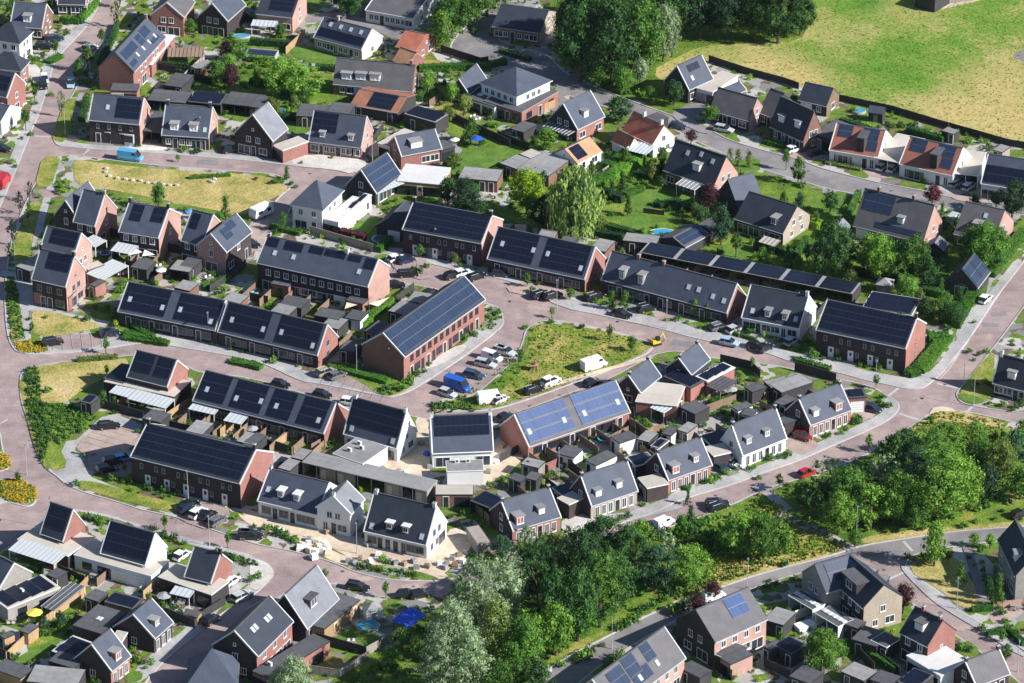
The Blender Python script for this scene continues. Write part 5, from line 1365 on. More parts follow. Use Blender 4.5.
# lower left block
v=H('steep house with black roof and red gable','i497,158','i655,197','i691,100',4.6,wall='brick_dark',roof='slate_dark',gwall='brick_red',gab2='',front='',solarspec='F .05 .5 .2 .97 k;F .6 .95 .2 .97 k',gab='w',gside='R')
b=flat('','i405,185','i680,245','i735,180',3,'brick_dark','felt_beige',v.root,front='GGGG',side='W')
vents(b,[(.52,.6),(.6,.6)])
flat('','i405,172','i480,190','i500,118',3.15,'timber_dark','felt_dark',v.root,panels='4 2 k')
H('long row with black solar and grey strips','i755,252','j290,380','j336,266',3.4,style='g',plots=('F',7,7,'timber_brown'),wall='brick_dark',roof='slate',gwall='brick_red',front='GdWGdWGdWGdWGdW',solarspec='F .01 .22 .04 .97 k;F .27 .50 .04 .97 k;F .55 .72 .04 .97 k;F .78 .97 .04 .97 k',sky='.07 .4;.3 .35;.48 .45;.6 .42;.93 .3',gab='',ref='long row with grey strips')
H('tall dark terrace with five white doors','i512,472','i938,577','i1000,450',5.6,style='g',plots=('B',5,5,'timber_dark'),wall='brick_dark',roof='slate_dark',gwall='brick_red',front='-Dn-Dn-Dn-Dn-D-',front2='n-nn-nn-nn-nn',gab='-s',gab2='s',gside='R',solarspec='F .02 .98 .04 .97 k',chim=[.985,.015])
v=H('white house with black solar roof','j368,377','j575,434','j611,300',3.4,wall='plaster_white',roof='slate',front='G--G',gab='wW',gab2='w',gside='R',solarspec='F .02 .97 .22 .97 k',sky='.12 .12;.9 .08',chim=[(.05,.5,'plaster_white',.6),(.98,.5,'plaster_white',.6)])
b=flat('','j325,465','j440,505','j540,440',3,'plaster_white','felt_grey',v.root,'white_trim',front='G')
vents(b,[(.3,.3),(.5,.55),(.3,.7)])
v=H('square white house with grid solar roof','j712,457','j950,447','j940,308',3.4,D=9.5,wall='plaster_white',roof='slate',front='G--G',gab='w',gab2='w',solarspec='F .05 .95 .40 .97 k',chim=[(.02,.5,'plaster_white',.6),(.98,.5,'plaster_white',.6)])
b=flat('','j770,535','j912,530','j905,490',3,'plaster_white','felt_grey',v.root,'white_trim')
vents(b,[(.3,.8),(.6,.8)])
v=H('white row with projecting gable front','j32,642','j265,698','j310,578',3.3,style='g',wall='plaster_white',roof='slate',front='WdWdWW',gab='w',dorm=[(.33,.2,{'w':1.2,'h':1.3,'wall':'felt_grey','top':'felt_white'}),(.6,.2,{'w':1.2,'h':1.3,'wall':'felt_grey','top':'felt_white'})],sky='.1 .35',chim=[(.02,.4,'plaster_white',.5)],ref='white row')
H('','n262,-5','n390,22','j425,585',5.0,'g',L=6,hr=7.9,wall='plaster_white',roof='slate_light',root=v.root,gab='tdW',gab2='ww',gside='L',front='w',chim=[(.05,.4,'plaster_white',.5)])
H('white end house with dark dormers','n447,82','n690,138','n728,-5',3.3,style='g',wall='plaster_white',roof='slate_dark',front='WdtdtWW',gab='wwG',gab2='ww',dorm=[(.38,.12,{'w':1.3,'h':1.3,'wall':'timber_dark','top':'felt_white'}),(.64,.12,{'w':1.3,'h':1.3,'wall':'timber_dark','top':'felt_white'})],sky='.1 .1;.9 .12',chim=[(.04,.5,'plaster_white',.6),(.97,.5,'plaster_white',.6)])
b=flat('long grey roofed row of carports','j205,500','j690,614','j732,572',2.7,'timber_grey','felt_grey',edge='grey_trim',open_front=True,cat='carport row')
for i,(a,c) in enumerate(((.13,.26),(.27,.42),(.66,.80),(.90,.985))):
    m=MB(); m.box(b.W*a,.35,0,b.W*c,.45,b.h-.02); m.box(b.W*a+.3,.3,.02,b.W*a+1.4,.345,2.1,1); link('timber_screen',m.mesh('timber_screen',['timber_grey','felt_beige']),b.root,b.M)
flat('brown roofed brick store','j725,625','j870,625','j880,588',2.6,'brick_brown','felt_beige',cat='store',front='dG')
# middle: blue solar row and the red brick street
v=H('blue solar row with dark red gable','k110,432','k505,297','k55,312',3.0,rend='A',style='d',plots=('F',6,7,'timber_brown'),wall='brick_red',roof='slate_brown',gwall='brick_red',front='WdWtGdWtdWGtd',solarspec='F .02 .47 .03 .34 b;F .02 .47 .37 .66 b;F .02 .47 .69 .98 b;F .54 .99 .03 .34 b;F .54 .99 .37 .66 b;F .54 .99 .69 .98 b',sky='.06 .36;.4 .35;.6 .35;.93 .35',gab='',ref='blue solar row')
v=H('black gabled house nearest the white van','k455,196','k545,222','k581,94',3.6,'g',wall='timber_dark',roof='slate',gab='W',gab2='s',gside='L',chim=[(.05,.5,'timber_dark',.5),(.95,.5,'timber_dark',.5)])
b=flat('','k530,262','k690,280','k760,205',3,'brick_red','felt_beige',v.root,'white_trim',side='G')
v=H('black gabled house by the excavator','k650,125','k742,152','k772,32',3.6,'g',wall='timber_dark',roof='slate',gab='W',gab2='s',gside='L',chim=[(.05,.5,'timber_dark',.5),(.95,.5,'timber_dark',.5)])
b=flat('','k765,165','k810,185','k915,130',3,'brick_red','felt_white',v.root,'white_trim',panels='5 3 k')
flat('','k640,165','k745,210','k795,180',3.1,'brick_red','felt_dark',v.root,panels='6 3 k')
canopy('dark pergola on the brick terrace','k808,200','k860,222','k905,180',2.6,'felt_dark','timber_brown','dark_trim',cat='pergola',name='pergola')
KH=[('grey house with two dormers by greenery','o48,84','o235,30','o5,-25','brick_red',[(.18,.06,RD),(.66,.2,SM)]),
('tan brick house with two small dormers','k355,662','k535,602','k315,550','brick_tan',[(.2,.15,SM),(.66,.2,SM)]),
('red brick house with boxy dormer','k655,562','k825,502','k612,460','brick_red',[(.2,.06,RD),(.7,.2,dict(SM,wall='felt_grey'))]),
('pale house between red brick neighbours','k945,464','l85,396','k905,352','plaster_white',[(.2,.2,dict(SM,wall='felt_grey')),(.62,.2,dict(SM,wall='felt_grey'))]),
('red brick corner house by the junction','l178,347','l340,287','l135,250','brick_red',[(.2,.15,SM),(.72,.06,RD)])]
KV=[]
for nm,A,B,R,wm,dm in KH:
    v=H(nm,A,B,R,3.1,rend='A',plots=('B',2,9,'timber_brown'),wall=wm,roof='slate',gwall='plaster_white' if wm=='plaster_white' else 'brick_dark',front='tttdtt',gab='w',gab2='w',dorm=dm,chim=[(.02,.5,'brick_dark',.5),(.98,.5,'brick_dark',.5)]); KV.append(v)
flat('','k225,640','k270,665','k310,600',3,'brick_dark','felt_beige',KV[0].root,'white_trim')
flat('','k540,560','k575,600','k610,530',3,'brick_dark','felt_beige',KV[1].root,'white_trim',front='g')
flat('','k800,440','k835,475','k880,440',3,'brick_dark','felt_beige',KV[2].root,'white_trim',front='g')
flat('','l50,330','l80,350','l110,315',3,'brick_dark','felt_dark',KV[3].root,front='g')
flat('','l330,250','l400,245','l440,210',3,'brick_brown','felt_dark',KV[4].root,front='q',panels='5 3 k')
# bottom left
v=H('steep black house with wide white canopy','m160,92','m248,122','m285,8',4.2,wall='brick_dark',roof='slate_dark',gwall='brick_red',gab='',solarspec='F .1 .9 .2 .95 k')
b=flat('','m70,125','m265,190','m345,110',3,'timber_dark','felt_beige',v.root,'white_trim'); vents(b,[(.4,.85)])
v=H('white gabled house with wide flat garage','m395,168','m570,217','m606,100',4.0,wall='plaster_white',roof='slate_dark',gab='',solarspec='F .03 .97 .05 .97 k')
b=flat('','m290,185','m590,268','m668,210',3,'plaster_white','felt_beige',v.root,'white_trim',front='WGqq'); vents(b,[(.5,.8),(.58,.8)])
v=H('black slate house with lit red gable','m722,262','m825,288','m862,178',4.0,wall='brick_dark',roof='slate_dark',gwall='brick_red',gab='s',gside='R',chim=[.98])
b=flat('','m620,272','m825,342','m890,290',3,'timber_dark','felt_beige',v.root,'white_trim',front='GGdG'); vents(b,[(.75,.8)])
v=H('grey house cut off at left edge','m-90,275','m-5,318','m50,290',3.4,'s',wall='brick_grey',roof='slate',D=8,hr=7)
b=flat('','m-40,345','m30,395','m160,262',3,'brick_grey','felt_beige',v.root,'white_trim',side='WG',panels='3 4 k'); vents(b,[(.5,.45)])
v=H('small dark house with lit dormer slope','m445,462','m600,507','m591,355',3.2,'g',wall='brick_dark',roof='slate',gab='w',gside='L',front='ttt',dorm=[(.42,.2,{'w':1.4,'h':1.3,'wall':'felt_grey'})])
v2=v
v=H('dark house with red boxy dormer','m290,588','m432,634','m431,474',3.2,'g',wall='brick_red',roof='slate',gwall='brick_dark',gab='w',gside='L',front='ttt',dorm=[(.5,.08,dict(RD))])
flat('','m430,530','m470,535','m525,490',3,'brick_dark','felt_beige',v.root,'white_trim') 
flat('dark flat garden building with one skylight','m285,462','m395,495','m465,405',2.9,'timber_dark','felt_dark',cat='garden building',domes=1)
flat('solar topped shed beside dark house','m408,370','m520,400','m545,355',2.6,'timber_light','felt_dark',panels='5 1 k')
flat('black shed with solar panels by lawn','m205,560','m300,595','m350,525',2.7,'timber_dark','felt_beige',panels='3 2 k',edge='white_trim')
flat('dark flat roofed shed near bottom edge','m190,600','m290,630','m325,590',2.9,'timber_dark','felt_dark')
flat('wide grey flat roof at bottom edge','m105,680','m300,700','m330,635',3,'timber_dark','felt_grey',cat='garage')
flat('dark flat roof in bottom left corner','m-30,630','m80,670','m150,640',2.8,'timber_light','felt_dark',cat='garage')
H('grey pyramid roofed house at bottom edge','m735,690','m920,688','m835,580',3.2,hip='m925,640',hr=8,wall='brick_dark',roof='slate',D=8)
v=H('large red brick house by the lane','m832,532','m1002,577','n77,345',5.4,'g',wall='brick_red',roof='slate_dark',gwall='brick_dark',gab='Ww',gab2='w',gab3='s',gside='L',front='GdWG',front2='www',sky='.28 .62;.36 .62;.62 .55;.70 .55')
b=flat('','n10,640','n75,670','n258,500',3,'brick_red','felt_dark',v.root,front='WG',side='GWG'); vents(b,[(.3,.2)])
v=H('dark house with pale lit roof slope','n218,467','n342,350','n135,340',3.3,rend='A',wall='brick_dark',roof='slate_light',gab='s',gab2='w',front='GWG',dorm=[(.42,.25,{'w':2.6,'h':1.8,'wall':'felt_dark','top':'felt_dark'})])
flat('dark carport with lit timber wall','n290,475','n428,362','n345,330',2.8,'timber_light','felt_dark',cat='carport',front='-o--o')
# bottom right
H('house with two blue solar fields','o440,790','o720,582','o641,466',5.4,wall='brick_pink',roof='slate_brown',front='wdWwdWwdW',front2='wwwwwww',gab='W',gab2='w',gside='LR',solarspec='F .62 .74 .45 .97 n;F .36 .52 .1 .97 n;F .53 .6 .1 .5 n;F .14 .34 .3 .9 n',sky='.7 .3;.45 .25;.3 .15')
v=H('brown roofed house with square solar field','o838,522','o1040,432','o765,400',5.4,rend='A',wall='brick_pink',roof='slate_brown',gwall='timber_dark',front='WGWG',front2='wwww',gab='WG',gab2='ww',gside='L',coping=False,solarspec='F .48 .82 .35 .95 b')
flat('','o860,590','o900,615','o985,575',2.9,'brick_pink','felt_dark',v.root,front='GG')
v=H('grey brick villa with two crossing roofs','p255,268','p390,388','p440,302',5.4,D=8,wall='brick_dark',roof='slate_dark',gwall='brick_tan',front='GWG',front2='wwww',gab='wW',gab2='w',gside='R',coping=False,solarspec='F .02 .3 .2 .9 n',dorm=[(.5,.12,{'w':5.0,'h':2.1,'wall':'timber_dark','top':'felt_dark','win':'W'})])
H('','p150,250','p240,328','p285,195',5.4,'g',L=8,hr=9,wall='brick_grey',roof='slate',root=v.root,gab='WG',gab2='ww',gside='L',coping=False,solarspec='F .2 .8 .2 .9 n')
flat('','p370,255','p405,270','p415,230',5.6,'timber_dark','felt_grey',v.root) 
flat('','p425,290','p470,300','p480,270',5.0,'timber_dark','felt_grey',v.root)
v=H('red gabled house with white dormer','p533,482','p640,537','p698,440',5.4,wall='brick_dark',roof='slate_dark',gwall='brick_red',front='GW',front2='ww',gab='',gab2='s',gside='R',dorm=[(.5,.3,{'w':1.9,'top':'felt_dark'})],coping=False,chim=[(.3,.8),(.9,.5)])
b=flat('','p558,580','p690,660','p785,590',3,'plaster_white','felt_white',v.root,'white_trim',front='GGW')
v=H('grey roofed house in bottom right corner','p826,692','p957,642','p785,600',3.2,rend='A',wall='brick_dark',roof='slate_brown',gab='w',gab2='w',front='WWd',chim=[(.03,.6,'brick_dark',.5),(.97,.6,'brick_dark',.5)])
v=H('tall grey gabled house at right edge','p918,118','p985,262','p1050,190',5.6,wall='brick_grey',roof='slate_dark',front='W-dW',front2='w-w',gab='W',gab2='w',dorm=[(.7,.2,{'w':1.7})],coping=False)
# ---------------------------------------------------------------- sheds, garages, canopies
SHED={'d':('timber_dark','felt_dark','dark flat roofed shed'),'g':('timber_dark','felt_grey','grey flat roofed shed'),'w':('plaster_white','felt_dark','white shed with dark roof'),
 'b':('brick_brown','felt_grey','brick shed with grey roof'),'t':('timber_light','felt_dark','timber shed with dark roof'),'l':('timber_grey','felt_grey','pale grey flat shed'),'r':('brick_red','felt_dark','red brick flat outbuilding'),'p':('brick_pink','felt_beige','pink brick beige roofed annex')}
def sheds(txt):
    for line in txt.strip().split('\n'):
        t=line.split()
        k=SHED[t[0]]; pts=[t[1],t[2],t[3]]
        tile=t[1][0]
        pts=[p if p[0].isalpha() else tile+p for p in pts]
        h=float(t[4]) if len(t)>4 else 2.5
        kw={}
        ph=k[2]
        for q in t[5:]:
            if q.startswith('P'): kw['panels']=q[1:].replace(',',' ')+' k'; ph=ph.replace('shed','shed with panels') if 'shed' in ph else ph
            if q.startswith('D'): kw['domes']=int(q[1:])
            if q=='O': kw['open_front']=True; ph=ph.replace('shed','carport')
            if q=='W': kw['edge']='white_trim'
            if q[0]=='F': kw['front']=q[1:]
        if 'front' not in kw and not kw.get('open_front'): kw['front']='d-' if random.random()<.6 else 'w-d'
        flat(ph,*pts,h,k[0],k[1],rel=True,cat='carport' if kw.get('open_front') else 'shed',**kw)
sheds('''
d a575,392 722,405 742,362 2.6 O
d a735,400 862,412 875,368 2.6 O P8,2
d a868,405 1005,420 1020,372 2.6 O
d a640,335 710,345 738,295 2.5
b a745,262 775,275 805,235 2.4
d b180,455 300,462 318,415 2.5
d b298,440 385,450 425,412 2.6
g b602,447 725,482 766,448 3.0 P7,3 FdG
d b0,420 40,425 45,378 2.5
d c42,505 92,520 118,482 2.4
b c0,640 120,683 160,640 2.5
d c545,470 590,490 640,455 2.4
g d695,512 740,526 760,512 2.3
l d895,588 930,598 952,574 2.3
g e62,398 118,418 142,352 2.6
d e510,400 572,412 592,375 2.5
g e662,408 738,420 755,382 2.5 O
b e680,480 740,494 766,462 2.6
b e868,530 935,545 952,510 2.6
d e700,395 755,405 780,368 2.5
r e350,470 372,478 395,450 2.6
g f80,575 150,590 170,556 2.5
g f278,630 345,644 362,602 2.5
d f115,545 200,562 218,525 2.4
d f250,590 345,608 362,575 2.5
w f370,598 430,610 447,575 2.4
d f448,650 512,668 537,620 2.5
g f540,572 608,590 627,540 2.6
g f612,532 708,548 733,510 2.6
r f82,465 150,478 168,448 2.8 FG-
r f375,530 440,545 462,515 2.8 FG-
b g145,288 210,295 232,260 2.8
b g350,330 410,342 432,298 2.8
d g232,300 285,310 302,290 2.4
g g480,298 610,312 625,282 2.6
d i555,328 628,346 655,310 2.6
g i725,378 790,392 812,345 2.5 FG-
d i755,410 825,425 842,398 2.5
g i925,418 988,432 1012,392 2.5
d i922,452 990,468 1012,440 2.5
d i315,262 355,272 382,240 2.5 P3,1
g j110,520 155,532 176,490 2.5
g j162,480 205,490 226,450 2.5
d j350,58 405,68 432,32 2.5
d j-20,420 20,432 42,390 2.5
d j860,650 960,690 1015,650 2.6 O P6,2
l k82,505 150,522 167,495 2.4
d k30,560 80,578 102,556 2.3
d k98,562 140,572 157,545 2.3
w k222,465 288,482 320,448 2.6
w k335,492 375,512 452,470 2.6
w k432,400 468,425 526,392 2.7
g k535,410 580,422 642,395 2.4
w k632,385 668,395 692,365 2.4
l k692,372 730,385 772,355 2.5
d k705,285 762,312 812,282 2.7
d k590,435 622,445 672,420 2.4 P4,1 W
w k905,285 930,300 976,272 2.5
w k942,312 985,320 1025,298 2.5
d k955,205 985,225 1030,200 2.6
g l0,185 30,210 72,160 2.7 FoG
g l20,195 70,228 176,178 2.8 FooG
d l40,265 80,280 125,250 2.4
d k205,600 255,640 312,605 2.6 P4,1 W
d k495,480 530,515 592,480 2.6 P4,1 W
d k782,395 830,440 902,400 2.7 P5,1 W
d m182,262 222,278 252,248 2.4
d m332,352 382,368 402,330 2.5
t m76,480 110,492 136,458 2.3
t m0,500 18,512 42,485 2.3
g p0,440 75,462 122,412 2.6
d p0,545 28,560 60,525 2.6
d p38,540 108,575 150,530 2.6 P3,2
g p300,640 390,678 440,640 2.6
d p415,672 500,700 532,660 2.6
d p342,515 440,545 512,500 2.7
d p418,520 478,548 538,520 2.8 W
d p100,660 180,690 226,645 2.6
d p520,680 600,710 662,655 2.8 P3,3
d p310,455 365,475 400,450 2.6
d o840,575 905,600 985,555 2.9 W
d o700,625 780,665 810,630 2.7
''')
flat('white framed carport with five skylights','p97,345','p190,400','p245,382',2.7,'plaster_white','felt_dark',edge='white_trim',domes=5,cat='carport',open_front=True)
flat('white framed carport with long skylights','p200,412','p290,465','p350,440',2.7,'plaster_white','felt_dark',edge='white_trim',domes=5,cat='carport',open_front=True)
b=flat('long low dark carport row with pale roof bands','g545,345','h345,508','h380,466',2.6,'timber_dark','felt_grey',cat='carport row',name='carport',open_front=True)
for i in range(6):
    m=MB(); x0,x1=b.W*(i+.06)/6,b.W*(i+.94)/6; m.box(x0,.15,b.h+.19,x1,b.D-.15,b.h+.26); nx=round((x1-x0)/1.1); m.uv[4]=[(0,0),(nx,0),(nx,3),(0,3)]
    link('solar_array',m.mesh('solar_array',['solar_black']),b.root,b.M)
v=house('low shed with grey solar slope','g720,322','g816,270','g674,284',2.5,rend='A',wall='timber_dark',roof='slate_brown',solarspec='F .05 .95 .1 .9 n',coping=False,cat='shed',L=None)
flat('dark roof behind solar shed','g770,235','g820,255','g842,200',2.8,'timber_dark','felt_dark')
canopy('striped white patio roof','e322,300','e372,322','e392,290')
canopy('white ribbed patio roof','e433,335','e510,350','e528,320')
canopy('large pale ribbed glass roof','e340,425','e400,450','e478,390',2.7)
sail(['e500,360','e555,340','e525,322'],'canvas_white','white triangular shade sail')
sail(['e555,362','e605,350','e565,330'],'canvas_white','white triangular shade sail')
sail(['f370,568','f436,540','f380,525']); sail(['f465,548','f545,515','f500,552'])
canopy('white patio canopy','i737,290','i835,312','i856,282',2.5,thick=.12)
canopy('small white patio canopy','i875,335','i940,350','i956,318',2.5,thick=.12)
canopy('white patio canopy','i428,225','i500,245','i528,212',2.7,thick=.12)
canopy('white patio canopy','i500,250','i645,288','i672,255',2.7,thick=.12)
canopy('wide white ribbed veranda roof','m35,165','m212,222','m250,180',2.8,thick=.12,cat='veranda',name='veranda')
canopy('white garden canopy','m665,335','m738,352','m757,328',2.5,thick=.12)
canopy('pale solar patio roof','m162,385','m212,402','m316,308',2.6,'felt_dark','white_trim','zinc')
canopy('grey rafter pergola','a655,222','a790,222','a800,192',2.4,'timber_brown','timber_brown','timber_dark',cat='pergola',name='pergola')
canopy('white conservatory roof','c490,585','c570,605','c592,572',2.6,'glass_pale','white_trim','white_trim',cat='conservatory',name='conservatory')
canopy('greenhouse roof frame','k590,285','k640,305','k692,255',2.5,'glass_pale','white_trim','white_trim',cat='greenhouse',name='greenhouse')
canopy('blue tarpaulin garden roof','n558,440','n620,466','n668,412',2.4,'tarp_blue','timber_brown','tarp_blue',cat='canopy',name='garden_canopy',n=3)
gbox('white summerhouse','n478,432',2.9,2.9,2.3,'plaster_white','felt_grey','pyr',ang=.3,cat='summerhouse')
gbox('timber playhouse','m755,445',2.6,1.8,1.7,'timber_light','felt_dark',.7,ang=-.4,cat='playhouse')
gbox('grey garden shed','d440,472',3.2,2.6,2.3,'timber_dark','slate',1.2,ang=-.35)
gbox('grey pyramid roofed pavilion','h470,500',3.,3.,2.4,'timber_grey','felt_grey','pyr',ang=-.3,cat='pavilion')
gbox('grey gabled shed','h672,360',3.4,4,2.5,'timber_dark','slate_light',1.6,ang=1.2)
gbox('light grey gabled shed','h296,290',3.2,3.4,2.5,'timber_dark','slate_light',1.6,ang=1.2)
# ---------------------------------------------------------------- vehicles
for t in '''a172,302 176,335 white hatch|a168,325 172,357 black hatch|a282,318 274,352 paleblue hatch|a190,162 236,158 navy estate|a150,192 200,190 black suv|a340,198 362,190 silver hatch|a462,618 556,630 lightblue van|a885,597 918,592 black hatch|a60,425 84,415 white hatch|a0,590 20,592 black hatch
c842,508 906,520 silver estate|c665,498 722,505 navy hatch|c290,300 322,312 grey hatch|d95,600 138,586 white hatch|d180,612 222,600 black hatch|d448,672 474,650 white hatch|d488,678 512,656 white hatch|h732,92 768,72 silver hatch|h782,106 818,80 white estate|h845,550 884,516 white hatch|h5,318 38,306 white hatch|h725,235 760,205 silver smallvan
e415,672 446,660 black hatch|e0,95 26,62 red van|f548,380 598,366 white hatch|f585,388 636,374 navy hatch|f580,436 652,432 black estate|f-10,315 22,322 black hatch|f548,482 590,478 black hatch|f860,452 908,436 black estate|f810,436 850,424 white hatch|f775,444 806,434 black hatch|f958,432 1000,436 navy hatch|f680,522 728,500 black hatch
g138,522 182,508 black estate|g182,528 230,512 black estate|g442,585 508,600 black sedan|g345,532 398,516 black estate|g542,578 606,562 black suv|g825,650 890,632 grey estate|g892,662 940,642 silver hatch|l85,48 128,22 silver hatch|l-10,68 18,54 black hatch|k865,34 925,46 paleblue hatch|k985,50 1015,58 black hatch
k162,206 236,176 white suv|k100,236 164,214 black estate|k-5,62 52,82 silver estate|k-16,270 16,254 silver hatch|k320,146 412,116 white van|k330,206 388,184 black hatch|k540,620 588,642 navy hatch|k582,600 640,622 black hatch|k880,502 932,522 white hatch|k836,520 886,540 teal hatch|k815,668 882,664 black estate
j272,165 322,148 tan suv|j315,178 366,158 grey hatch|j370,268 410,274 white hatch|j742,228 800,246 silver hatch|j760,192 860,226 blue van|j842,158 908,172 teal estate|j888,114 952,128 silver estate|j915,86 975,106 white smallvan|j955,62 1022,82 silver estate|j895,270 990,258 white van|j968,345 1030,318 black hatch|j255,238 310,248 black hatch|j90,200 150,210 black hatch
i388,368 462,362 black estate|i455,498 508,486 lightblue hatch|i412,508 468,500 black hatch|i388,540 452,528 black estate|i190,42 225,36 black suv|i408,8 448,2 navy hatch|i715,682 768,668 black hatch
m705,25 765,2 navy hatch|m740,55 808,8 white suv|m778,62 850,18 black hatch|m815,82 882,40 grey estate|m925,118 1015,120 black suv|m910,372 982,338 silver estate|m798,465 850,430 black hatch|m882,312 925,282 white hatch|m690,210 730,182 white hatch|n380,312 462,326 black estate|n-30,118 42,122 black suv|n962,152 1012,140 grey hatch|n590,350 640,344 black hatch|n640,352 690,342 black hatch
o120,672 190,640 silver estate|o822,14 884,-6 black estate|o618,78 664,58 white smallvan|o-5,152 30,144 black hatch|l385,290 455,306 navy hatch|l120,395 182,418 darkred hatch|l138,560 198,536 red hatch|o805,362 862,346 white smallvan|p985,40 1010,30 black hatch'''.replace('\n','|').split('|'):
    q=t.split(); car(q[0],q[0][0]+q[1] if not q[1][0].isalpha() else q[1],q[2],q[3])
# ---------------------------------------------------------------- street lamps
for b,h in (('p752,395',6.5),('o437,550',6),('o965,318',6.5),('i735,650',6.5),('j417,155',6),('l818,278',6),('a255,530',6),('i105,545',6),('e62,415',5.5),('m200,80',6),('m818,150',6),('n417,180',7.5),('g222,560',6),('g650,640',5.5),('d290,-20',6),('f725,360',6),('l780,190',6),('p360,115',5),('a785,565',6),('h255,105',5.5),('k930,105',5.5),('e815,690',6),('j545,165',6.5),('b478,640',5.5),('k230,560',5.5),('a350,270',6),('p990,640',6),('l435,215',5)): lamp(b,h)
# ---------------------------------------------------------------- trees (foot in the photo, crown width, height in pixels)
def trees(txt,group=None):
    for q in txt.replace('\n','|').split('|'):
        t=q.split()
        if len(t)<5: continue
        tree('x'+t[0],float(t[1]),float(t[2]),t[3],t[4],group=group if group else None)
trees('''580,82 60 78 dark broad|612,84 66 88 dark broad|640,74 52 80 mid broad|600,56 60 70 dark broad|664,50 44 66 dark broad|572,50 40 60 deep broad|700,38 46 60 deep broad|726,38 46 56 deep broad|754,40 44 56 dark broad|778,44 46 58 dark broad|800,36 34 46 dark broad|622,26 60 60 dark broad|662,18 60 60 deep broad|692,12 56 56 deep broad|735,12 60 60 deep broad|780,14 60 60 dark broad|650,70 20 50 olive tall|663,62 24 58 silver tall|672,58 18 50 silver tall|640,86 18 28 silver round|598,88 26 26 mid round|622,92 24 24 mid round''','trees of the wood at the meadow')
trees('''452,34 40 42 mid broad|470,26 48 52 mid broad|487,16 46 50 light broad|443,50 28 40 light broad|280,98 38 40 light broad|301,100 40 36 light broad|292,92 30 34 light broad|281,38 12 14 mid round|428,96 16 26 light small|350,17 30 30 dark broad|340,10 24 26 deep broad
117,28 12 28 olive airy|102,46 9 17 mid small|88,72 11 28 mid small|80,84 10 26 mid small|62,117 9 27 olive airy|26,131 10 22 mid small|35,101 8 15 mid small|56,57 8 17 mid small|226,62 16 22 purple round|232,94 20 30 purple round|216,84 22 24 mid broad|238,62 22 22 mid broad|229,74 18 20 light round|190,35 14 16 mid round|14,20 18 22 mid broad|52,12 14 24 mid broad|120,8 10 18 mid small
30,202 9 22 deep airy|20,214 10 24 deep airy|13,245 11 27 deep airy|29,222 9 20 dark airy|10,262 9 20 dark airy|159,210 16 28 mid round|226,224 14 30 mid conifer|287,180 9 15 mid conifer|283,232 9 20 mid small|465,215 40 36 deep broad|480,226 22 26 dark broad|448,205 22 28 dark broad
527,215 42 46 lime broad|572,236 56 66 willow willow|543,230 30 36 deep broad|628,216 12 22 dark conifer|622,196 12 26 dark conifer|612,200 12 20 dark conifer|708,214 22 32 purple round|721,246 24 42 teal broad|736,258 14 26 mid small|700,226 18 20 dark round|546,150 22 22 light broad|691,144 13 14 purple round|730,166 7 18 olive columnar|738,170 7 22 olive columnar|749,168 7 18 olive columnar|618,122 28 26 dark broad|674,106 20 24 dark broad|650,102 12 16 mid round|712,124 18 18 mid round|798,184 16 28 mid broad|830,214 19 24 dark round|830,278 44 58 dark broad|842,272 30 46 dark broad|880,282 36 48 light broad|868,272 28 38 light broad|912,284 40 50 mid broad|926,290 24 36 dark broad|908,302 26 26 light round|985,272 46 50 mid broad|970,262 28 36 mid broad|998,258 26 32 mid broad|1012,218 34 38 deep broad|996,208 14 18 deep round|975,208 12 16 deep round|932,206 20 22 plum round|940,322 22 26 mid broad|925,320 20 24 dark broad|955,326 20 24 dark round|900,330 16 18 teal round|955,242 14 26 dark broad|946,318 18 26 mid broad''')
W1='''826,500 40 46 dark airy|814,514 34 40 dark airy|848,516 44 52 mid broad|862,505 34 44 dark airy|838,535 40 44 light broad|870,530 42 50 light airy|895,474 36 44 dark broad|915,470 36 40 light airy|938,520 70 78 light tall|918,500 44 54 teal broad|962,512 46 56 light broad|900,522 48 52 light broad|930,480 42 52 mid tall|884,488 32 36 silver airy|1000,480 38 42 olive broad|1014,468 32 40 teal broad|980,470 30 34 mid broad|952,452 28 28 light broad|975,446 22 24 light round|1020,500 34 36 mid broad|985,500 34 36 deep broad|915,530 36 38 mid broad|880,522 30 34 mid broad|855,548 18 18 mid round|802,505 22 26 mid tall|950,495 40 40 mid broad|905,455 24 28 dark broad|1022,445 20 26 light broad'''
trees(W1,'trees of the right hand wood')
W2='''520,584 30 46 light airy|538,605 48 74 dark airy|552,580 36 50 olive tall|556,640 44 74 dark broad|530,600 34 60 dark broad|580,590 50 64 dark broad|600,628 48 86 mid tall|578,640 44 76 dark broad|618,612 40 64 dark broad|604,560 44 46 dark broad|628,566 40 44 dark broad|655,592 40 50 teal broad|668,572 28 44 silver airy|690,588 48 44 light broad|556,656 38 56 light broad|525,678 44 66 mid broad|536,658 34 46 light broad|578,642 34 44 hedge broad|512,688 36 50 mid broad|640,548 24 30 light broad|690,538 16 36 dark conifer|682,540 18 26 hedge broad|568,556 30 32 dark airy|590,548 26 28 mid broad|502,560 20 26 teal tall|525,552 24 28 silver airy|538,696 34 40 dark broad|500,700 34 44 mid broad'''
trees(W2,'trees of the central wood')
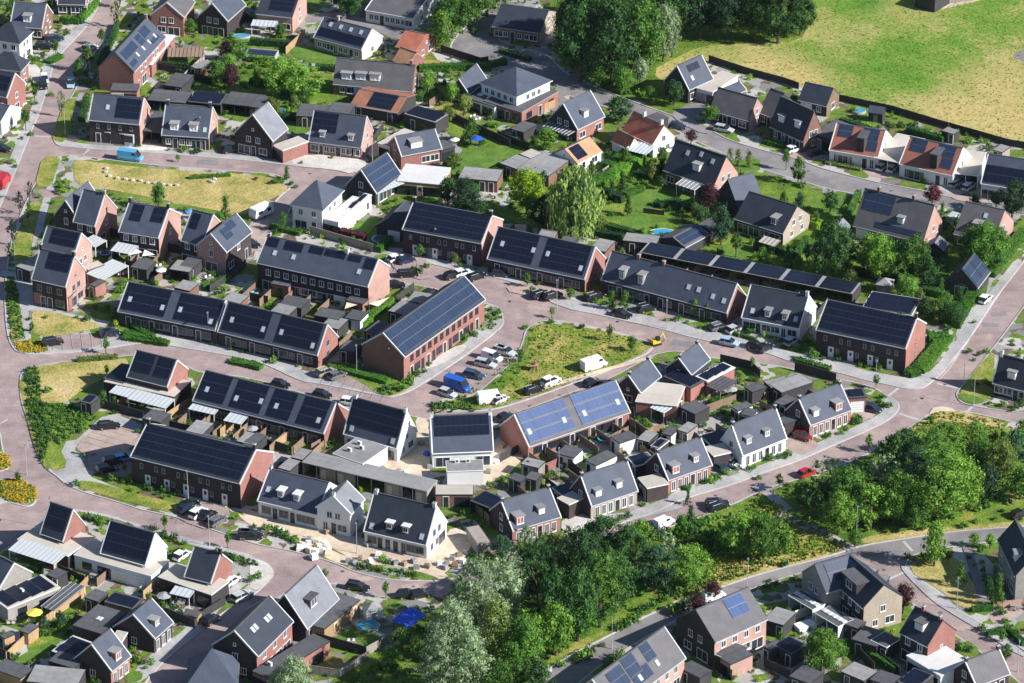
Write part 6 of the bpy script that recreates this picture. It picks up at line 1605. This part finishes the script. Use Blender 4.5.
trees('''742,558 44 46 light broad|764,560 46 48 mid broad|780,556 30 36 light broad|735,545 24 26 mid broad
476,652 50 104 silver tall|452,690 48 100 silver tall|502,632 44 80 silver tall|438,700 44 66 silver tall|470,698 42 80 silver tall|496,672 36 78 olive tall|460,640 36 66 silver tall|512,608 34 56 silver tall
294,706 44 52 silver broad|280,700 24 34 silver broad|402,650 26 24 mid round|420,660 24 26 mid round|390,668 22 22 light round
165,531 8 17 mid small|228,548 8 16 mid small|325,578 8 10 mid round|386,599 8 19 mid small|106,354 9 17 mid small|107,378 6 14 mid small|237,520 6 6 light small|779,490 9 17 mid small|869,453 9 20 light small|876,389 8 15 mid small|811,361 9 14 mid round|752,372 6 16 mid small|934,567 26 46 light broad|974,547 14 14 light round|990,549 12 16 light round|960,587 14 28 mid conifer|998,608 14 38 mid conifer|988,600 12 26 dark round|903,614 22 32 purple round|823,674 42 48 light broad|812,668 24 34 mid broad|697,617 22 22 purple round|713,600 20 20 purple round|788,620 10 14 mid round|690,540 10 18 dark round|104,408 8 18 mid columnar|115,408 6 12 mid columnar|125,472 6 8 mid round|18,482 7 10 mid round|32,332 6 10 mid round|760,320 12 12 mid round|612,310 8 20 mid columnar|625,312 9 22 mid columnar|695,318 8 20 mid columnar|707,321 7 18 mid columnar|570,300 10 12 mid round|552,318 7 12 light small|610,342 8 18 olive small|527,287 9 14 mid round|420,258 9 14 mid round|455,264 9 12 olive round|632,352 12 16 mid round|520,362 10 12 dark round|740,560 8 10 mid round|178,162 6 8 light small|650,150 10 12 mid round|786,170 9 22 mid small|700,185 10 14 dark round|660,190 10 14 dark round|688,505 8 16 dark conifer|858,640 8 10 dark round|1002,642 10 14 mid round|780,645 10 14 mid broad|1006,660 14 18 dark broad''')
# ---------------------------------------------------------------- hedges and shrubs
for s,h,w,lf in [('c420,670 540,580 640,530',1.8,2.2,'hedge'),('f850,120 1015,20 1060,-10',1.9,2.4,'hedge'),('g350,90 430,60 550,-10',1.9,3,'hedge'),('f370,608 430,640 550,540',1.6,1.8,'hedge'),('f500,345 548,300',1.5,1.5,'hedge'),('l560,160 600,150 715,15',1.1,3,'hedge'),('h745,640 830,490',1.8,2.2,'hedge'),('h880,440 1015,270',1.4,2.5,'mid'),('h900,400 940,310',1.4,2,'hedge'),('b0,175 150,185',1.6,1.6,'dark'),('b660,280 940,270',1.6,1.6,'hedge'),('b255,275 340,280',1.4,1.4,'dark'),('a235,90 310,95 380,20',1.5,1.4,'hedge'),('a185,250 240,222',.9,2.2,'hedge'),('g390,245 560,290',1.5,1.6,'dark'),('g260,265 480,300',1.7,1.6,'deep'),('h125,370 165,300',1.5,1.4,'hedge'),('h190,250 250,215',1.6,2.2,'lime'),('f80,248 200,275',1,1.8,'mid'),('f230,245 450,300',1.6,1.6,'plum'),('e440,585 600,683',.8,1.6,'hedge'),('e480,660 640,700',.8,1.8,'hedge'),('i480,15 660,40',.8,1.8,'hedge'),('i900,105 1015,130',.8,2,'hedge'),('j310,128 540,190',.9,2,'hedge'),('p810,405 895,400',1,1.2,'hedge'),('p370,560 520,650',1.6,1.4,'hedge'),('p250,590 360,560',1.5,1.2,'hedge'),('p960,490 1015,540',1,1.2,'dark'),('g600,160 770,180',1.2,1.6,'dark'),('k640,395 690,370',1.1,1.4,'hedge'),('k245,520 320,490',1.2,1.4,'hedge'),('k600,330 730,300',1.2,1.6,'mid'),('k660,580 740,610',.7,1,'hedge'),('k820,275 940,235',1,1.8,'hedge'),('e790,490 895,455',1.5,1.2,'hedge'),('m50,240 170,260',1.5,.8,'dark'),('m340,170 380,140',1,1,'hedge'),('m650,415 740,440',.9,1,'hedge'),('d0,560 90,585',1,1,'hedge'),('d240,640 380,668',.6,1.2,'olive'),('h640,690 720,683',1.6,2,'hedge'),('j0,120 45,135',.9,1.8,'hedge'),('i300,105 460,92',.8,1.4,'olive'),('a740,700 900,690',.8,1,'mid'),('g830,640 1000,690',.8,.8,'mid'),('l120,100 260,140',.7,1.4,'hedge'),('c0,205 120,240',1.1,1.2,'dark'),('n170,50 230,70',.6,1,'mid'),('p870,500 960,480',1,1,'dark'),('g560,60 640,20 690,60',1.5,1.5,'dark'),('g620,170 700,150',1.3,1.6,'dark'),('g490,130 560,100',1.3,1.5,'mid'),('g370,110 480,150',1.7,1.6,'deep'),('h-40,330 60,345 120,370',1.6,1.5,'dark'),('h340,430 520,460',1.6,1.5,'deep'),('h560,500 640,505 700,520',1.6,1.8,'dark'),('h690,300 700,420',1.6,1.6,'dark'),('h20,150 -20,200',1.4,1.2,'hedge'),('h370,120 330,200',1.4,1.3,'dark'),('d300,480 420,520',1.3,1.3,'dark'),('d560,520 700,560',1.6,1.5,'dark'),('b660,400 700,310',1.6,1.5,'mid'),('b100,470 240,470',1.5,1.4,'dark'),('b0,330 90,340 180,395',1.5,1.5,'dark'),('b95,250 0,240',1.4,1.4,'hedge'),('a690,290 830,330',1.4,1.4,'dark'),('a620,260 735,270',1.3,1.2,'dark'),('a460,100 440,160 390,260',1.2,1.4,'dark'),('a340,400 320,480',1.4,1.6,'dark'),('c40,550 120,590',1.4,1.3,'dark'),('c500,640 560,600 600,590',1.5,1.5,'dark'),('c360,320 480,370',1.1,1.6,'mid'),('h640,340 690,420',1.4,1.4,'dark'),('b930,265 1000,250',1.4,1.5,'hedge')]:
    hedge(s,h,w,lf)
def bushes(txt,leafs='mid dark light hedge',r=(.5,1.2)):
    L=leafs.split()
    for t in pxs(txt): bush(t,random.uniform(*r),random.choice(L))
bushes('a200,375 90,415 75,440 140,410 230,130 260,140 205,150 115,230 140,240 320,95 100,335 115,325 700,95 720,100 800,130 890,150 900,270 830,310 930,320 950,340 860,430 880,450 910,470 540,575 400,540 460,545 660,590 720,595 770,600 700,270 640,270 340,410 335,440 120,530 85,545 50,640 60,655 a990,40 960,290 1000,270')
bushes('b10,270 40,280 20,310 110,130 130,150 135,170 360,370 560,360 690,350 700,310 720,320 820,430 840,450 870,480 940,470 960,500 985,520 990,540 100,400 110,410 320,620 260,600 180,590 760,500 830,130 880,130 990,110 940,140 960,150 780,380 200,640')
bushes('c15,120 70,130 50,190 100,190 205,360 220,370 440,410 400,440 560,380 30,500 0,530 40,480 390,620 420,610 460,620 500,640 330,640 350,620 550,640 600,640 620,610 640,600 660,590 680,570 810,440 850,470 830,460 870,480 350,290 400,310 450,340 480,360 500,370 540,370 370,280 390,330 420,330')
bushes('d10,550 40,565 60,570 360,470 480,490 500,500 540,500 570,490 590,500 640,520 660,530 690,540 790,530 800,560 850,550 870,560 120,390 270,620 300,640 340,650 200,560 310,470 350,440 100,400')
bushes('e180,600 300,600 340,610 120,650 420,330 380,330 470,470 455,500 400,570 370,560 340,560 430,580 545,630 600,650 720,440 750,450 830,440 820,480 240,90 225,110 700,180 740,190 830,200 850,210 920,215 1000,60')
bushes('f120,70 160,80 180,90 100,75 140,60 210,260 220,270 100,270 660,420 690,400 640,410 820,400 790,380 880,410 930,400 940,420 910,580 930,600 960,590 940,570 970,580 900,610 850,650 880,670 830,683 340,550 210,510 260,530 570,170 540,180 790,170 880,180 920,200 480,320 30,480')
bushes('g100,440 130,500 150,470 180,470 230,470 260,470 310,470 330,490 340,520 400,550 440,560 480,550 520,540 600,560 650,610 690,610 730,620 780,640 810,640 980,660 1000,650 430,100 470,95 500,90 520,70 540,80 560,80 440,200 470,270 690,390 640,380 800,410 870,440 900,450 860,350 790,320 830,310 100,640 130,650 200,620 320,640')
bushes('h120,330 150,340 180,340 250,300 350,170 320,180 130,80 150,90 400,480 350,500 480,470 560,480 590,560 620,560 640,580 660,600 690,620 710,640 600,640 640,660 560,640 700,250 690,230 720,190 700,370 660,400 820,620 270,560 300,530 200,490 140,500 960,230 980,240 1000,220 30,350 60,340')
bushes('i440,570 480,580 510,585 570,600 590,610 640,620 650,600 700,620 300,590 660,350 690,340 710,350 400,250 395,280 395,270 450,265 460,275 830,40 900,60 920,50 950,70 640,430 620,590 190,225 175,280 170,310 120,180')
bushes('j120,30 340,130 560,200 590,220 620,170 650,160 680,150 700,120 810,10 840,20 870,0 250,460 280,450 300,430 110,410 70,420 20,30 90,110 170,20 600,180 530,220 970,580 940,600 985,570')
bushes('k520,300 540,330 560,350 580,360 330,420 350,430 360,410 390,480 400,495 420,490 190,560 210,550 780,320 800,330 650,320 680,310 700,320 620,310 920,160 940,190 960,200 820,120 840,150 740,590 790,580 820,580 850,570 560,670 975,530 990,525 1010,565 980,180 1000,230 870,310 880,290 830,320')
bushes('l20,490 60,485 90,480 250,400 300,390 320,375 360,350 370,335 450,265 470,280 490,285 460,250 200,90 210,80 290,100 400,130 440,130 380,115 560,160 830,200 860,190 880,200 990,290 970,300 880,275 930,280 1010,270 650,330 820,100 840,80 870,70 800,70 230,100')
bushes('m340,45 380,55 440,65 500,70 600,90 640,105 680,125 720,145 850,175 890,195 920,210 960,225 690,190 710,180 640,500 620,530 520,560 540,590 560,610 590,610 570,630 530,540 510,570 220,420 210,460 240,430 190,480 170,500 130,370 120,350 90,420 100,410 60,540 40,560 60,600 270,260 210,290 220,300 280,440 300,420 680,400 630,380 660,420 700,420 640,390 760,420 185,310 45,220 20,215')
bushes('n120,110 100,90 140,120 160,130 180,140 60,90 430,230 460,240 490,245 520,250 560,250 590,255 620,262 640,265 520,210 540,220 500,620 480,640 540,640 560,620 600,650 640,640 660,480 700,500 450,500 510,440 500,450 230,650 0,290 30,275 420,670 520,560 550,600 600,590')
bushes('o110,680 60,670 300,600 330,590 350,580 240,620 400,540 460,480 490,470 520,450 540,430 560,410 600,390 640,370 660,350 690,340 720,320 750,310 780,300 800,280 760,360 740,370 700,390 680,410 720,400 470,590 440,600 420,620 600,130 640,110 680,110 720,110 750,100 780,80 820,60 850,50 560,80 470,50 500,40 840,110 880,120 900,100 930,60 960,40 990,60 850,150 820,150 780,140 740,150',r=(.7,1.8))
bushes('p10,180 40,170 90,180 130,140 160,190 80,230 140,290 120,280 440,440 490,415 520,440 410,440 380,440 330,470 490,430 560,200 600,210 620,200 700,180 640,215 720,200 800,200 820,230 850,220 880,340 900,360 920,400 890,320 910,300 860,290 890,380 760,540 770,560 800,560 520,590 560,590 300,550 330,530 60,560 70,580 50,600 930,420 940,450 980,500 850,480 990,350 1000,340 20,290 50,300 10,320 280,60 320,80 350,90 400,80 430,70 480,60 520,70 580,70 620,90 780,80 830,60 900,50 970,40 1000,50')
bushes('p430,425 490,400','yellow lime',(.9,1.2)); bushes('d40,560 60,568','silver')
bushes('a650,60 330,300 350,240 320,330 300,300','dark mid',(.8,1.3))
plantbed('i55,30 130,22 190,25 185,70 75,72',['yellow','yellow','olive'],190,(.2,.4),'yellow flowering roadside bed by the parking')
plantbed('i0,575 70,560 140,600 145,640 95,662 10,645',['yellow','yellow','olive'],300,(.2,.4),'yellow flowering roundabout bed at the left bend')
plantbed('i0,460 30,470 45,520 0,525',['yellow','yellow','olive'],90,(.2,.4),'small yellow bed at left edge')
plantbed('i100,130 150,130 165,300 200,400 165,520 140,430 110,300',['dark','mid','hedge'],330,(.6,1.3),'dark green shrub strip along the left bend')
plantbed('i170,280 260,270 380,322 230,435 200,430 170,350',['mid','hedge','light'],330,(.5,1.0),'green shrub planting beside the parking bays')
plantbed('e18,458 60,452 98,683 45,683',['mid','dark','light'],170,(.4,.9),'green planting strip by left road')
plantbed('j690,265 870,270 890,300 720,310',['dark','olive','mid'],80,(.5,1.0),'dark shrub planting at the park corner')
plantbed('j560,205 640,150 640,195 560,240 505,235',['mid','hedge','light'],70,(.4,.9),'green corner bed below the rotated block')
plantbed('f900,640 920,590 985,570 990,600 960,640 905,650',['mid','olive','light'],45,(.4,.8),'mixed corner bed by the crossroads')
plantbed('n400,235 470,225 640,255 660,280 420,250',['mid','light','olive'],60,(.2,.5),'young planting rows by the new houses')
plantbed('n60,70 110,80 200,125 195,145 80,110',['mid','light','olive'],45,(.4,.8),'young planting strip beside builders bags')
plantbed('m330,30 460,60 700,125 700,145 450,75 325,45',['mid','hedge','olive'],80,(.3,.7),'low green planting along the kerb')
plantbed('m840,170 1000,210 1010,230 860,190',['mid','dark','olive'],45,(.3,.7),'low planting beside the corner pavement')
plantbed('x530,340 545,330 570,338 540,352 515,380 490,400 470,410 445,409',['olive','mid','light'],90,(.3,.8),'wild growth along the park slope')
plantbed('x440,606 520,588 600,555 690,522 740,512 742,540 700,556 690,575 640,600 600,628 550,664 510,700 400,710 330,700 380,665 440,640',['mid','dark','hedge','light'],420,(.8,2.4),'undergrowth below the central wood',size=1.0)
plantbed('x790,500 860,470 930,424 1020,440 1060,450 1060,512 950,522 860,538 800,520',['mid','dark','deep','light'],330,(.8,2.4),'undergrowth below the right hand wood',size=1.0)
plantbed('c250,170 330,250 400,330 470,350 520,330 560,280 520,200 600,150 1015,90 1015,-60 300,-60',['dark','mid','deep'],260,(.8,2.2),'undergrowth below the wood at the meadow',size=1.0)
# ---------------------------------------------------------------- fences and walls
for s,h,m in [('c815,242 960,290 d80,330 135,350',1.6,'timber_dark'),('d290,396 500,440 700,500 950,570 1060,590',1.6,'timber_dark'),('m25,600 100,530 200,440 335,345',1.8,'timber_light'),('n260,525 455,580',1.9,'timber_dark'),('n455,580 520,545 600,500',1.9,'timber_grey'),('n240,650 350,665 465,590',1.7,'timber_grey'),('c90,475 215,420',1.9,'timber_light'),('c-10,540 110,590',1.7,'timber_dark'),('b790,470 1015,575',1.8,'timber_dark'),('b745,205 900,255 930,250',1.8,'brick_dark'),('b140,215 215,145',1.9,'timber_light'),('a680,355 800,240',1.8,'timber_grey'),('a620,275 730,295',1.7,'timber_dark'),('a835,440 865,410',1.8,'timber_brown'),
 ('j45,390 82,355',1.8,'timber_light'),('j95,450 185,385',1.8,'timber_light'),('j95,445 170,470',1.7,'timber_dark'),('j45,430 95,450',1.7,'timber_dark'),('j240,460 320,415',1.8,'timber_brown'),('i640,345 740,280',1.8,'timber_light'),('i800,345 858,310',1.8,'timber_light'),('i860,400 960,330',1.8,'timber_light'),('i400,285 560,330',1.7,'timber_dark'),('i460,290 498,262',1.8,'timber_light'),('i660,365 740,385',1.7,'timber_dark'),
 ('e480,400 640,440',1.9,'timber_dark'),('e370,265 640,335 860,390',2.0,'timber_dark'),('e520,625 560,585',1.8,'brick_brown'),('e470,440 490,410',1.8,'timber_brown'),('e605,470 645,440',1.8,'timber_brown'),('e770,405 790,380',1.8,'brick_brown'),('e895,455 960,400',1.8,'timber_dark'),('e820,500 900,450',1.8,'timber_dark'),('f235,270 480,340',1.8,'timber_grey'),('f205,520 245,490',1.8,'timber_brown'),('f280,545 310,505',1.8,'timber_brown'),('f0,530 70,545',1.8,'timber_dark'),('f570,540 640,490',1.7,'timber_dark'),
 ('k530,440 600,390 640,380',1.8,'timber_brown'),('k465,480 560,420',1.8,'timber_brown'),('k160,545 250,505',1.8,'brick_red'),('k250,505 320,560',1.8,'timber_dark'),('k800,310 920,265',1.8,'timber_brown'),('k860,110 990,140',1.9,'timber_dark'),('k985,140 1015,170',1.8,'timber_dark'),('k520,300 530,400',1.8,'timber_dark'),('k560,290 650,355',1.8,'timber_dark'),('k420,430 500,390',1.8,'timber_brown'),('k0,500 80,455',1.7,'timber_dark'),
 ('l120,140 280,185',1.9,'timber_dark'),('l0,260 60,235',1.8,'timber_brown'),('m640,420 760,470 800,430 880,380',1.7,'timber_dark'),('m560,360 612,312',1.8,'timber_light'),('m310,335 345,300',1.8,'timber_light'),('m210,245 262,215',1.8,'timber_light'),('m0,580 40,600',1.8,'timber_dark'),('m230,255 330,300',1.8,'timber_dark'),('m380,310 440,260',1.8,'timber_brown'),
 ('p0,620 100,670',1.8,'timber_dark'),('p440,590 530,660',1.8,'timber_dark'),('p360,570 430,640',1.8,'timber_dark'),('p225,655 300,620',1.8,'timber_grey'),('p895,395 1005,385',1.4,'brick_pink'),('p120,440 190,415',1.9,'plaster_cream'),('g460,315 540,340',1.8,'timber_dark'),('g760,430 810,400',1.7,'timber_light'),('g900,450 945,425',1.7,'timber_light'),('g265,305 300,290',1.8,'timber_brown'),('h20,470 50,450',1.7,'timber_light'),('g560,190 640,200',1.2,'timber_dark'),('g-40,255 100,262',1.6,'plaster_cream'),('h600,505 700,490',1.6,'timber_dark'),('h180,350 260,310',1.6,'timber_dark'),('c230,440 330,470',1.6,'timber_dark'),('c400,690 470,640',1.6,'timber_grey'),('b700,420 780,370 830,350',1.7,'timber_brown'),('a865,20 1015,110',1.6,'timber_dark'),('d580,0 660,28 700,20 830,2',2.2,'timber_grey')]:
    fence(s,h,m)
# ---------------------------------------------------------------- garden things
tub('a940,140',2.2,1.1,.5,'blue oval paddling pool')
tub('a1000,215',2.6,1.9,.9,'round pool with grey rim')
tub('d370,432',1.6,1.3,.5,'round blue pool by the meadow fence')
tub('b130,432',1.6,1.3,.5,'blue pool beside slate gable')
tub('c55,460',1.6,1.4,.6,'blue tub pool')
tub('g632,262',2.6,1.5,.25,'white edged garden pool','white_trim')
tub('h140,497',.9,.9,.8,'teal hot tub')
tub('e972,490',1.2,1.0,.6,'bright blue tub')
tub('i910,412',.8,.8,.8,'blue round tub')
tub('n460,458',2.2,1.8,.6,'round blue garden pool')
tub('f15,495',1.1,.9,.5,'blue paddling pool')
w=at('b45,225',0); w.z=Z0+.01; r=bpy.data.objects.new('garden_pool',None); COL.objects.link(r); r.matrix_basis=Matrix.Translation(w)@Matrix.Rotation(-.2,4,'Z')
for x0,y0,x1,y1 in ((-3.6,-1.9,3.6,-1.7),(-3.6,1.7,3.6,1.9),(-3.6,-1.697,-3.4,1.697),(3.4,-1.697,3.6,1.697)): m=MB(); m.box(x0,y0,0,x1,y1,1.2); link('side_panel',m.mesh('side_panel',['zinc']),r)
m=MB(); m.box(-3.397,-1.697,0,3.397,1.697,1.0); link('cover',m.mesh('cover',['glass_dark']),r)
reg(r,'rectangular framed pool','pool',w,full='rectangular grey framed pool under a dark cover in garden')
trampoline('f510,290',1.9,'blue edged trampoline by long hedge'); trampoline('k410,402',1.5,'dark trampoline behind blue solar row')
trampoline('e410,345',1.1,'small blue trampoline')
parasol('m135,408',1.5,'canvas_yellow','yellow garden parasol'); parasol('m640,342',1.4,'canvas_grey','grey garden parasol'); parasol('e630,410',1.2,'canvas_white','white garden parasol')
parasol('e745,180',1.3,'car_lightblue','bright blue parasol'); parasol('k905,212',1.2,'canvas_grey','grey terrace parasol'); parasol('b800,545',1.1,'canvas_white','white lawn parasol'); parasol('b885,540',1.4,'tarp_blue','blue lawn parasol'); parasol('i985,365',1.2,'canvas_grey','charcoal patio parasol')
for s,st in (('m45,450','canvas_white'),('m700,385','canvas_grey'),('e820,455','canvas_white'),('e470,430','canvas_white'),('e625,412','canvas_white'),('b880,470','canvas_white'),('b775,600','canvas_grey'),('k860,235','canvas_grey'),('k650,310','canvas_white'),('i970,370','canvas_grey'),('i570,275','canvas_grey'),('n395,540','canvas_white'),('m370,275','canvas_grey'),('c350,560','canvas_white'),('f250,520','canvas_white'),('g640,80','canvas_grey'),('p980,395','canvas_grey'),('m570,330','canvas_grey'),('c270,545','canvas_white'),('h370,320','canvas_grey')): table_set(s,seat=st,ang=random.uniform(-.6,.6))
gbox('white covered garden sofa','p160,470',3.6,2.2,.8,'canvas_white',cat='sofa',ang=.5)
# boulders in the dry field
for i,s in enumerate('415,18 412,32 428,48 458,56 490,60 518,64 548,66 575,74 605,76 635,80 662,84 690,84 822,68 838,60 830,72'.split()):
    w=at('e'+s,0); m=MB(); rnd=random.Random(i)
    cl=[V((math.cos(a)*math.cos(b),math.sin(a)*math.cos(b),math.sin(b)))*rnd.uniform(.85,1.1) for b in (-.5,.25,.9) for a in [k*1.047 for k in range(6)]]
    for r in range(2):
        for k in range(6): m.quad([cl[r*6+k],cl[r*6+(k+1)%6],cl[r*6+6+(k+1)%6],cl[r*6+6+k]])
    m.quad(cl[12:18])
    o=link('boulder',m.mesh('boulder',['felt_beige'])); o.matrix_basis=Matrix.Translation(w+V((0,0,.36)))@Matrix.Diagonal((.62,.45,.38,1))
    reg(o,'pale boulder on dry field','boulder',w,'row of pale boulders')
# caravan
def caravan(b,ang):
    w=at(b,0); w.z=gz(w); r=bpy.data.objects.new('caravan',None); COL.objects.link(r); r.matrix_basis=Matrix.Translation(w)@Matrix.Rotation(ang,4,'Z')
    m=MB(); m.prism([(-2.6,.45),(-2.75,1.2),(-2.45,2.4),(-2.2,2.55),(2.2,2.55),(2.6,2.1),(2.75,1.1),(2.5,.45)],-1.1,1.1); link('body',m.mesh('body',['plaster_white']),r)
    m=MB(); m.box(-1.13,-1.9,1.25,-1.095,-.6,1.95); m.box(-1.13,.8,1.25,-1.095,1.8,1.95); link('window',m.mesh('window',['glass_dark']),r)
    m=MB(); m.box(1.095,-1.9,1.25,1.13,-.6,1.95); m.box(1.095,.8,1.25,1.13,1.8,1.95); link('window',m.mesh('window',['glass_dark']),r)
    for x in(-1,1): m=MB(); m.tube((x-.1,0,.33),(x+.1,0,.33),.33,.33,12); link('wheel',m.mesh('wheel',['tyre']),r)
    m=MB(); m.prism([(-3.8,.45),(-3.8,.52),(-2.5,.52),(-2.5,.45)],-.06,.06); link('drawbar',m.mesh('drawbar',['steel']),r)
    reg(r,'white touring caravan parked by the dry field','caravan',w,full='white touring caravan parked by the dry field')
caravan('f45,200',-.75)
# excavator, builders' bags, containers and site clutter
w=at('k608,38',0); w.z=.005; r=bpy.data.objects.new('excavator',None); COL.objects.link(r); r.matrix_basis=Matrix.Translation(w)@Matrix.Rotation(.5,4,'Z')@Matrix.Scale(.75,4)
for y in(-.8,.8): m=MB(); m.prism([(-1.2,.1),(-1.4,.4),(-1.2,.7),(1.2,.7),(1.4,.4),(1.2,.1)],y-.22,y+.22,0,axis='y'); link('track',m.mesh('track',['tyre']),r)
m=MB(); m.box(-1.3,-.9,.72,1.1,.9,1.35); m.box(-1.3,-.9,1.35,-.3,.9,1.75); link('body',m.mesh('body',['car_yellow']),r)
m=MB(); m.box(-.2,-.85,1.36,.9,.1,2.5); link('cab',m.mesh('cab',['glass_dark']),r)
m=MB(); m.prism([(.9,1.2),(.9,1.5),(2.2,2.9),(2.5,2.7)],.25,.5,0,axis='y'); link('boom',m.mesh('boom',['car_yellow']),r)
m=MB(); m.prism([(2.2,2.9),(2.5,2.9),(3.2,1.0),(3.0,.9)],.27,.48,0,axis='y'); link('stick',m.mesh('stick',['car_yellow']),r)
m=MB(); m.prism([(2.7,.9),(3.3,.95),(3.2,.4),(2.8,.3)],.1,.65,0,axis='y'); link('bucket',m.mesh('bucket',['steel']),r)
reg(r,'yellow excavator','excavator',w,full='yellow excavator on the brick road by the black gabled house')
def bag(b,w_,d,h,mat,ph,cat,name,ang=0):
    w=at(b,0); w.z=Z0; m=MB(); t=.82
    a=[(-w_/2,-d/2),(w_/2,-d/2),(w_/2,d/2),(-w_/2,d/2)]
    for i in range(4):
        p,q=a[i],a[(i+1)%4]; m.quad([(*p,0),(*q,0),(q[0]*1.06,q[1]*1.06,h*.5),(p[0]*1.06,p[1]*1.06,h*.5)]); m.quad([(p[0]*1.06,p[1]*1.06,h*.5),(q[0]*1.06,q[1]*1.06,h*.5),(q[0]*t,q[1]*t,h),(p[0]*t,p[1]*t,h)])
    m.quad([(p[0]*t,p[1]*t,h) for p in a])
    o=link(name,m.mesh(name,[mat])); o.location=w; o.rotation_euler.z=ang; reg(o,ph,cat,w)
for i,s in enumerate('195,165 215,158 235,175 255,180 228,150 270,160 290,150 280,175 305,185 250,200 300,165 262,140'.split()): bag('n'+s,1.2,1.2,1.0,['canvas_white','felt_white','canvas_beige'][i%3],['white builders bag','pale builders bag','beige builders bag'][i%3],'bag','builders_bag',i*.4)
for i,s in enumerate('385,215 405,218 430,205 470,215 545,215 570,222 600,225 740,225 760,240 650,240 300,100 500,190 640,215 790,205 815,190 830,215 770,225 845,180 800,230 120,95 230,130 460,150 690,235'.split()): bag('n'+s,1.1,.9,.8,['felt_grey','steel','timber_brown','canvas_white'][i%4],['grey pallet stack','steel material stack','timber stack','white wrapped stack'][i%4],'building material','material_stack',i*.7)
for i,s in enumerate('540,485 580,540 610,545 690,470 670,430 930,540 960,500 900,560 985,440 700,520'.split()): bag('j'+s,1.1,1.0,.7,['timber_light','felt_grey','canvas_white','tarp_blue'][i%4],['timber stack','grey pallet stack','white wrapped stack','blue wrapped stack'][i%4],'building material','material_stack',i*.9)
gbox('grey green site container','n890,150',2.4,6.0,2.5,'timber_grey',None,0,'container','site_container',ang=.35)
# rusty play sculpture in the little park
w=at('k135,140',0); w.z=Z0; r=bpy.data.objects.new('play_frame',None); COL.objects.link(r); r.location=w
for i in range(7):
    a=i*.9; m=MB(); m.tube((math.cos(a)*1.2,math.sin(a)*1.0,0),(math.cos(a+2.4)*.7,math.sin(a+2.4)*.6,2.1+.25*(i%3)),.09,.07); link('beam',m.mesh('beam',['timber_light']),r)
m=MB(); m.box(-.9,-.7,1.2,.9,.7,1.3); link('platform',m.mesh('platform',['timber_light']),r)
reg(r,'wooden climbing frame','climbing frame',w,full='wooden climbing frame of crossed beams in the small park')
# distant hall behind the meadow
flat('dark hall with pale fence beyond the meadow','d590,-18','d668,4','d760,-45',3,'timber_dark','felt_dark',cat='hall')
# long grass standing on the meadow and verges
grasses('x556,50 575,75 640,103 672,98 709,60 785,82 838,99 943,126 1007,144 1040,150 1040,-10 830,-10 810,40 720,50 690,30',2600,['blade'],(.12,.25),'long green and straw coloured meadow grass')
grasses('x700,556 760,494 800,520 850,546 836,553 764,570 723,584 674,602',1500,['blade','straw','light'],(.3,.7),'rough grass between wood and lower road')
grasses('l425,460 500,425 620,335 680,300 940,340 930,370 870,480 600,470',700,['straw','blade'],(.2,.5),'straw coloured verge at the junction')
grasses('x527,331 541,323 600,330 645,342 652,348 640,356 612,368 575,381 540,394 500,406 478,410 440,410 500,388 520,362 530,345',600,['blade','straw'],(.15,.4),'rough grass in the little park')
plot_fences()
fill_gardens()
finish_shrubs()
# ---------------------------------------------------------------- camera, sun, sky
cd=bpy.data.cameras.new('Camera'); co=bpy.data.objects.new('Camera',cd); COL.objects.link(co); SC.camera=co
cd.sensor_fit='HORIZONTAL'; cd.angle=HF; cd.clip_start=5; cd.clip_end=12000
co.location=CAM; co.rotation_euler=(math.pi/2-TH,0,0)
EL=R_(33); AZ=R_(-20)      # direction to the sun: AZ counted from +x (right) towards +y (away)
sd=V((math.cos(EL)*math.cos(AZ),math.cos(EL)*math.sin(AZ),math.sin(EL)))
sl=bpy.data.lights.new('Sun','SUN'); sl.energy=4.9; sl.angle=R_(.53); sl.color=(1,.97,.925)
so=bpy.data.objects.new('Sun',sl); COL.objects.link(so); so.rotation_euler=sd.to_track_quat('Z','Y').to_euler(); so.location=(200,-100,200)
w=bpy.data.worlds.new('World'); SC.world=w; w.use_nodes=True
bg=w.node_tree.nodes['Background']; sk=w.node_tree.nodes.new('ShaderNodeTexSky'); sk.sky_type='NISHITA'; sk.sun_disc=False
sk.sun_elevation=EL; sk.sun_rotation=math.atan2(sd.x,sd.y); sk.altitude=50; sk.air_density=1; sk.dust_density=.3; sk.ozone_density=3.0
w.node_tree.links.new(sk.outputs[0],bg.inputs[0]); bg.inputs[1].default_value=.07
SC.view_settings.view_transform='Standard'; SC.view_settings.look='None'; SC.view_settings.gamma=1; SC.view_settings.exposure=0.68
SC.cycles.max_bounces=6; SC.cycles.diffuse_bounces=2
finish_labels()
hb=MB(); hb.box(-2000,-900,-2,2000,1500,430); ho=link('haze',hb.mesh('haze',['steel'])); ho['kind']='stuff'; ho['label']='thin blue summer haze over the whole neighbourhood'; ho['category']='haze'
hm=bpy.data.materials.new('haze'); hm.use_nodes=True; hm.node_tree.nodes.clear()
_o=hm.node_tree.nodes.new('ShaderNodeOutputMaterial'); _v=hm.node_tree.nodes.new('ShaderNodeVolumePrincipled'); _v.inputs['Color'].default_value=(.72,.83,1,1); _v.inputs['Density'].default_value=.000012; _v.inputs['Anisotropy'].default_value=.2
hm.node_tree.links.new(_v.outputs[0],_o.inputs['Volume']); ho.data.materials.clear(); ho.data.materials.append(hm)
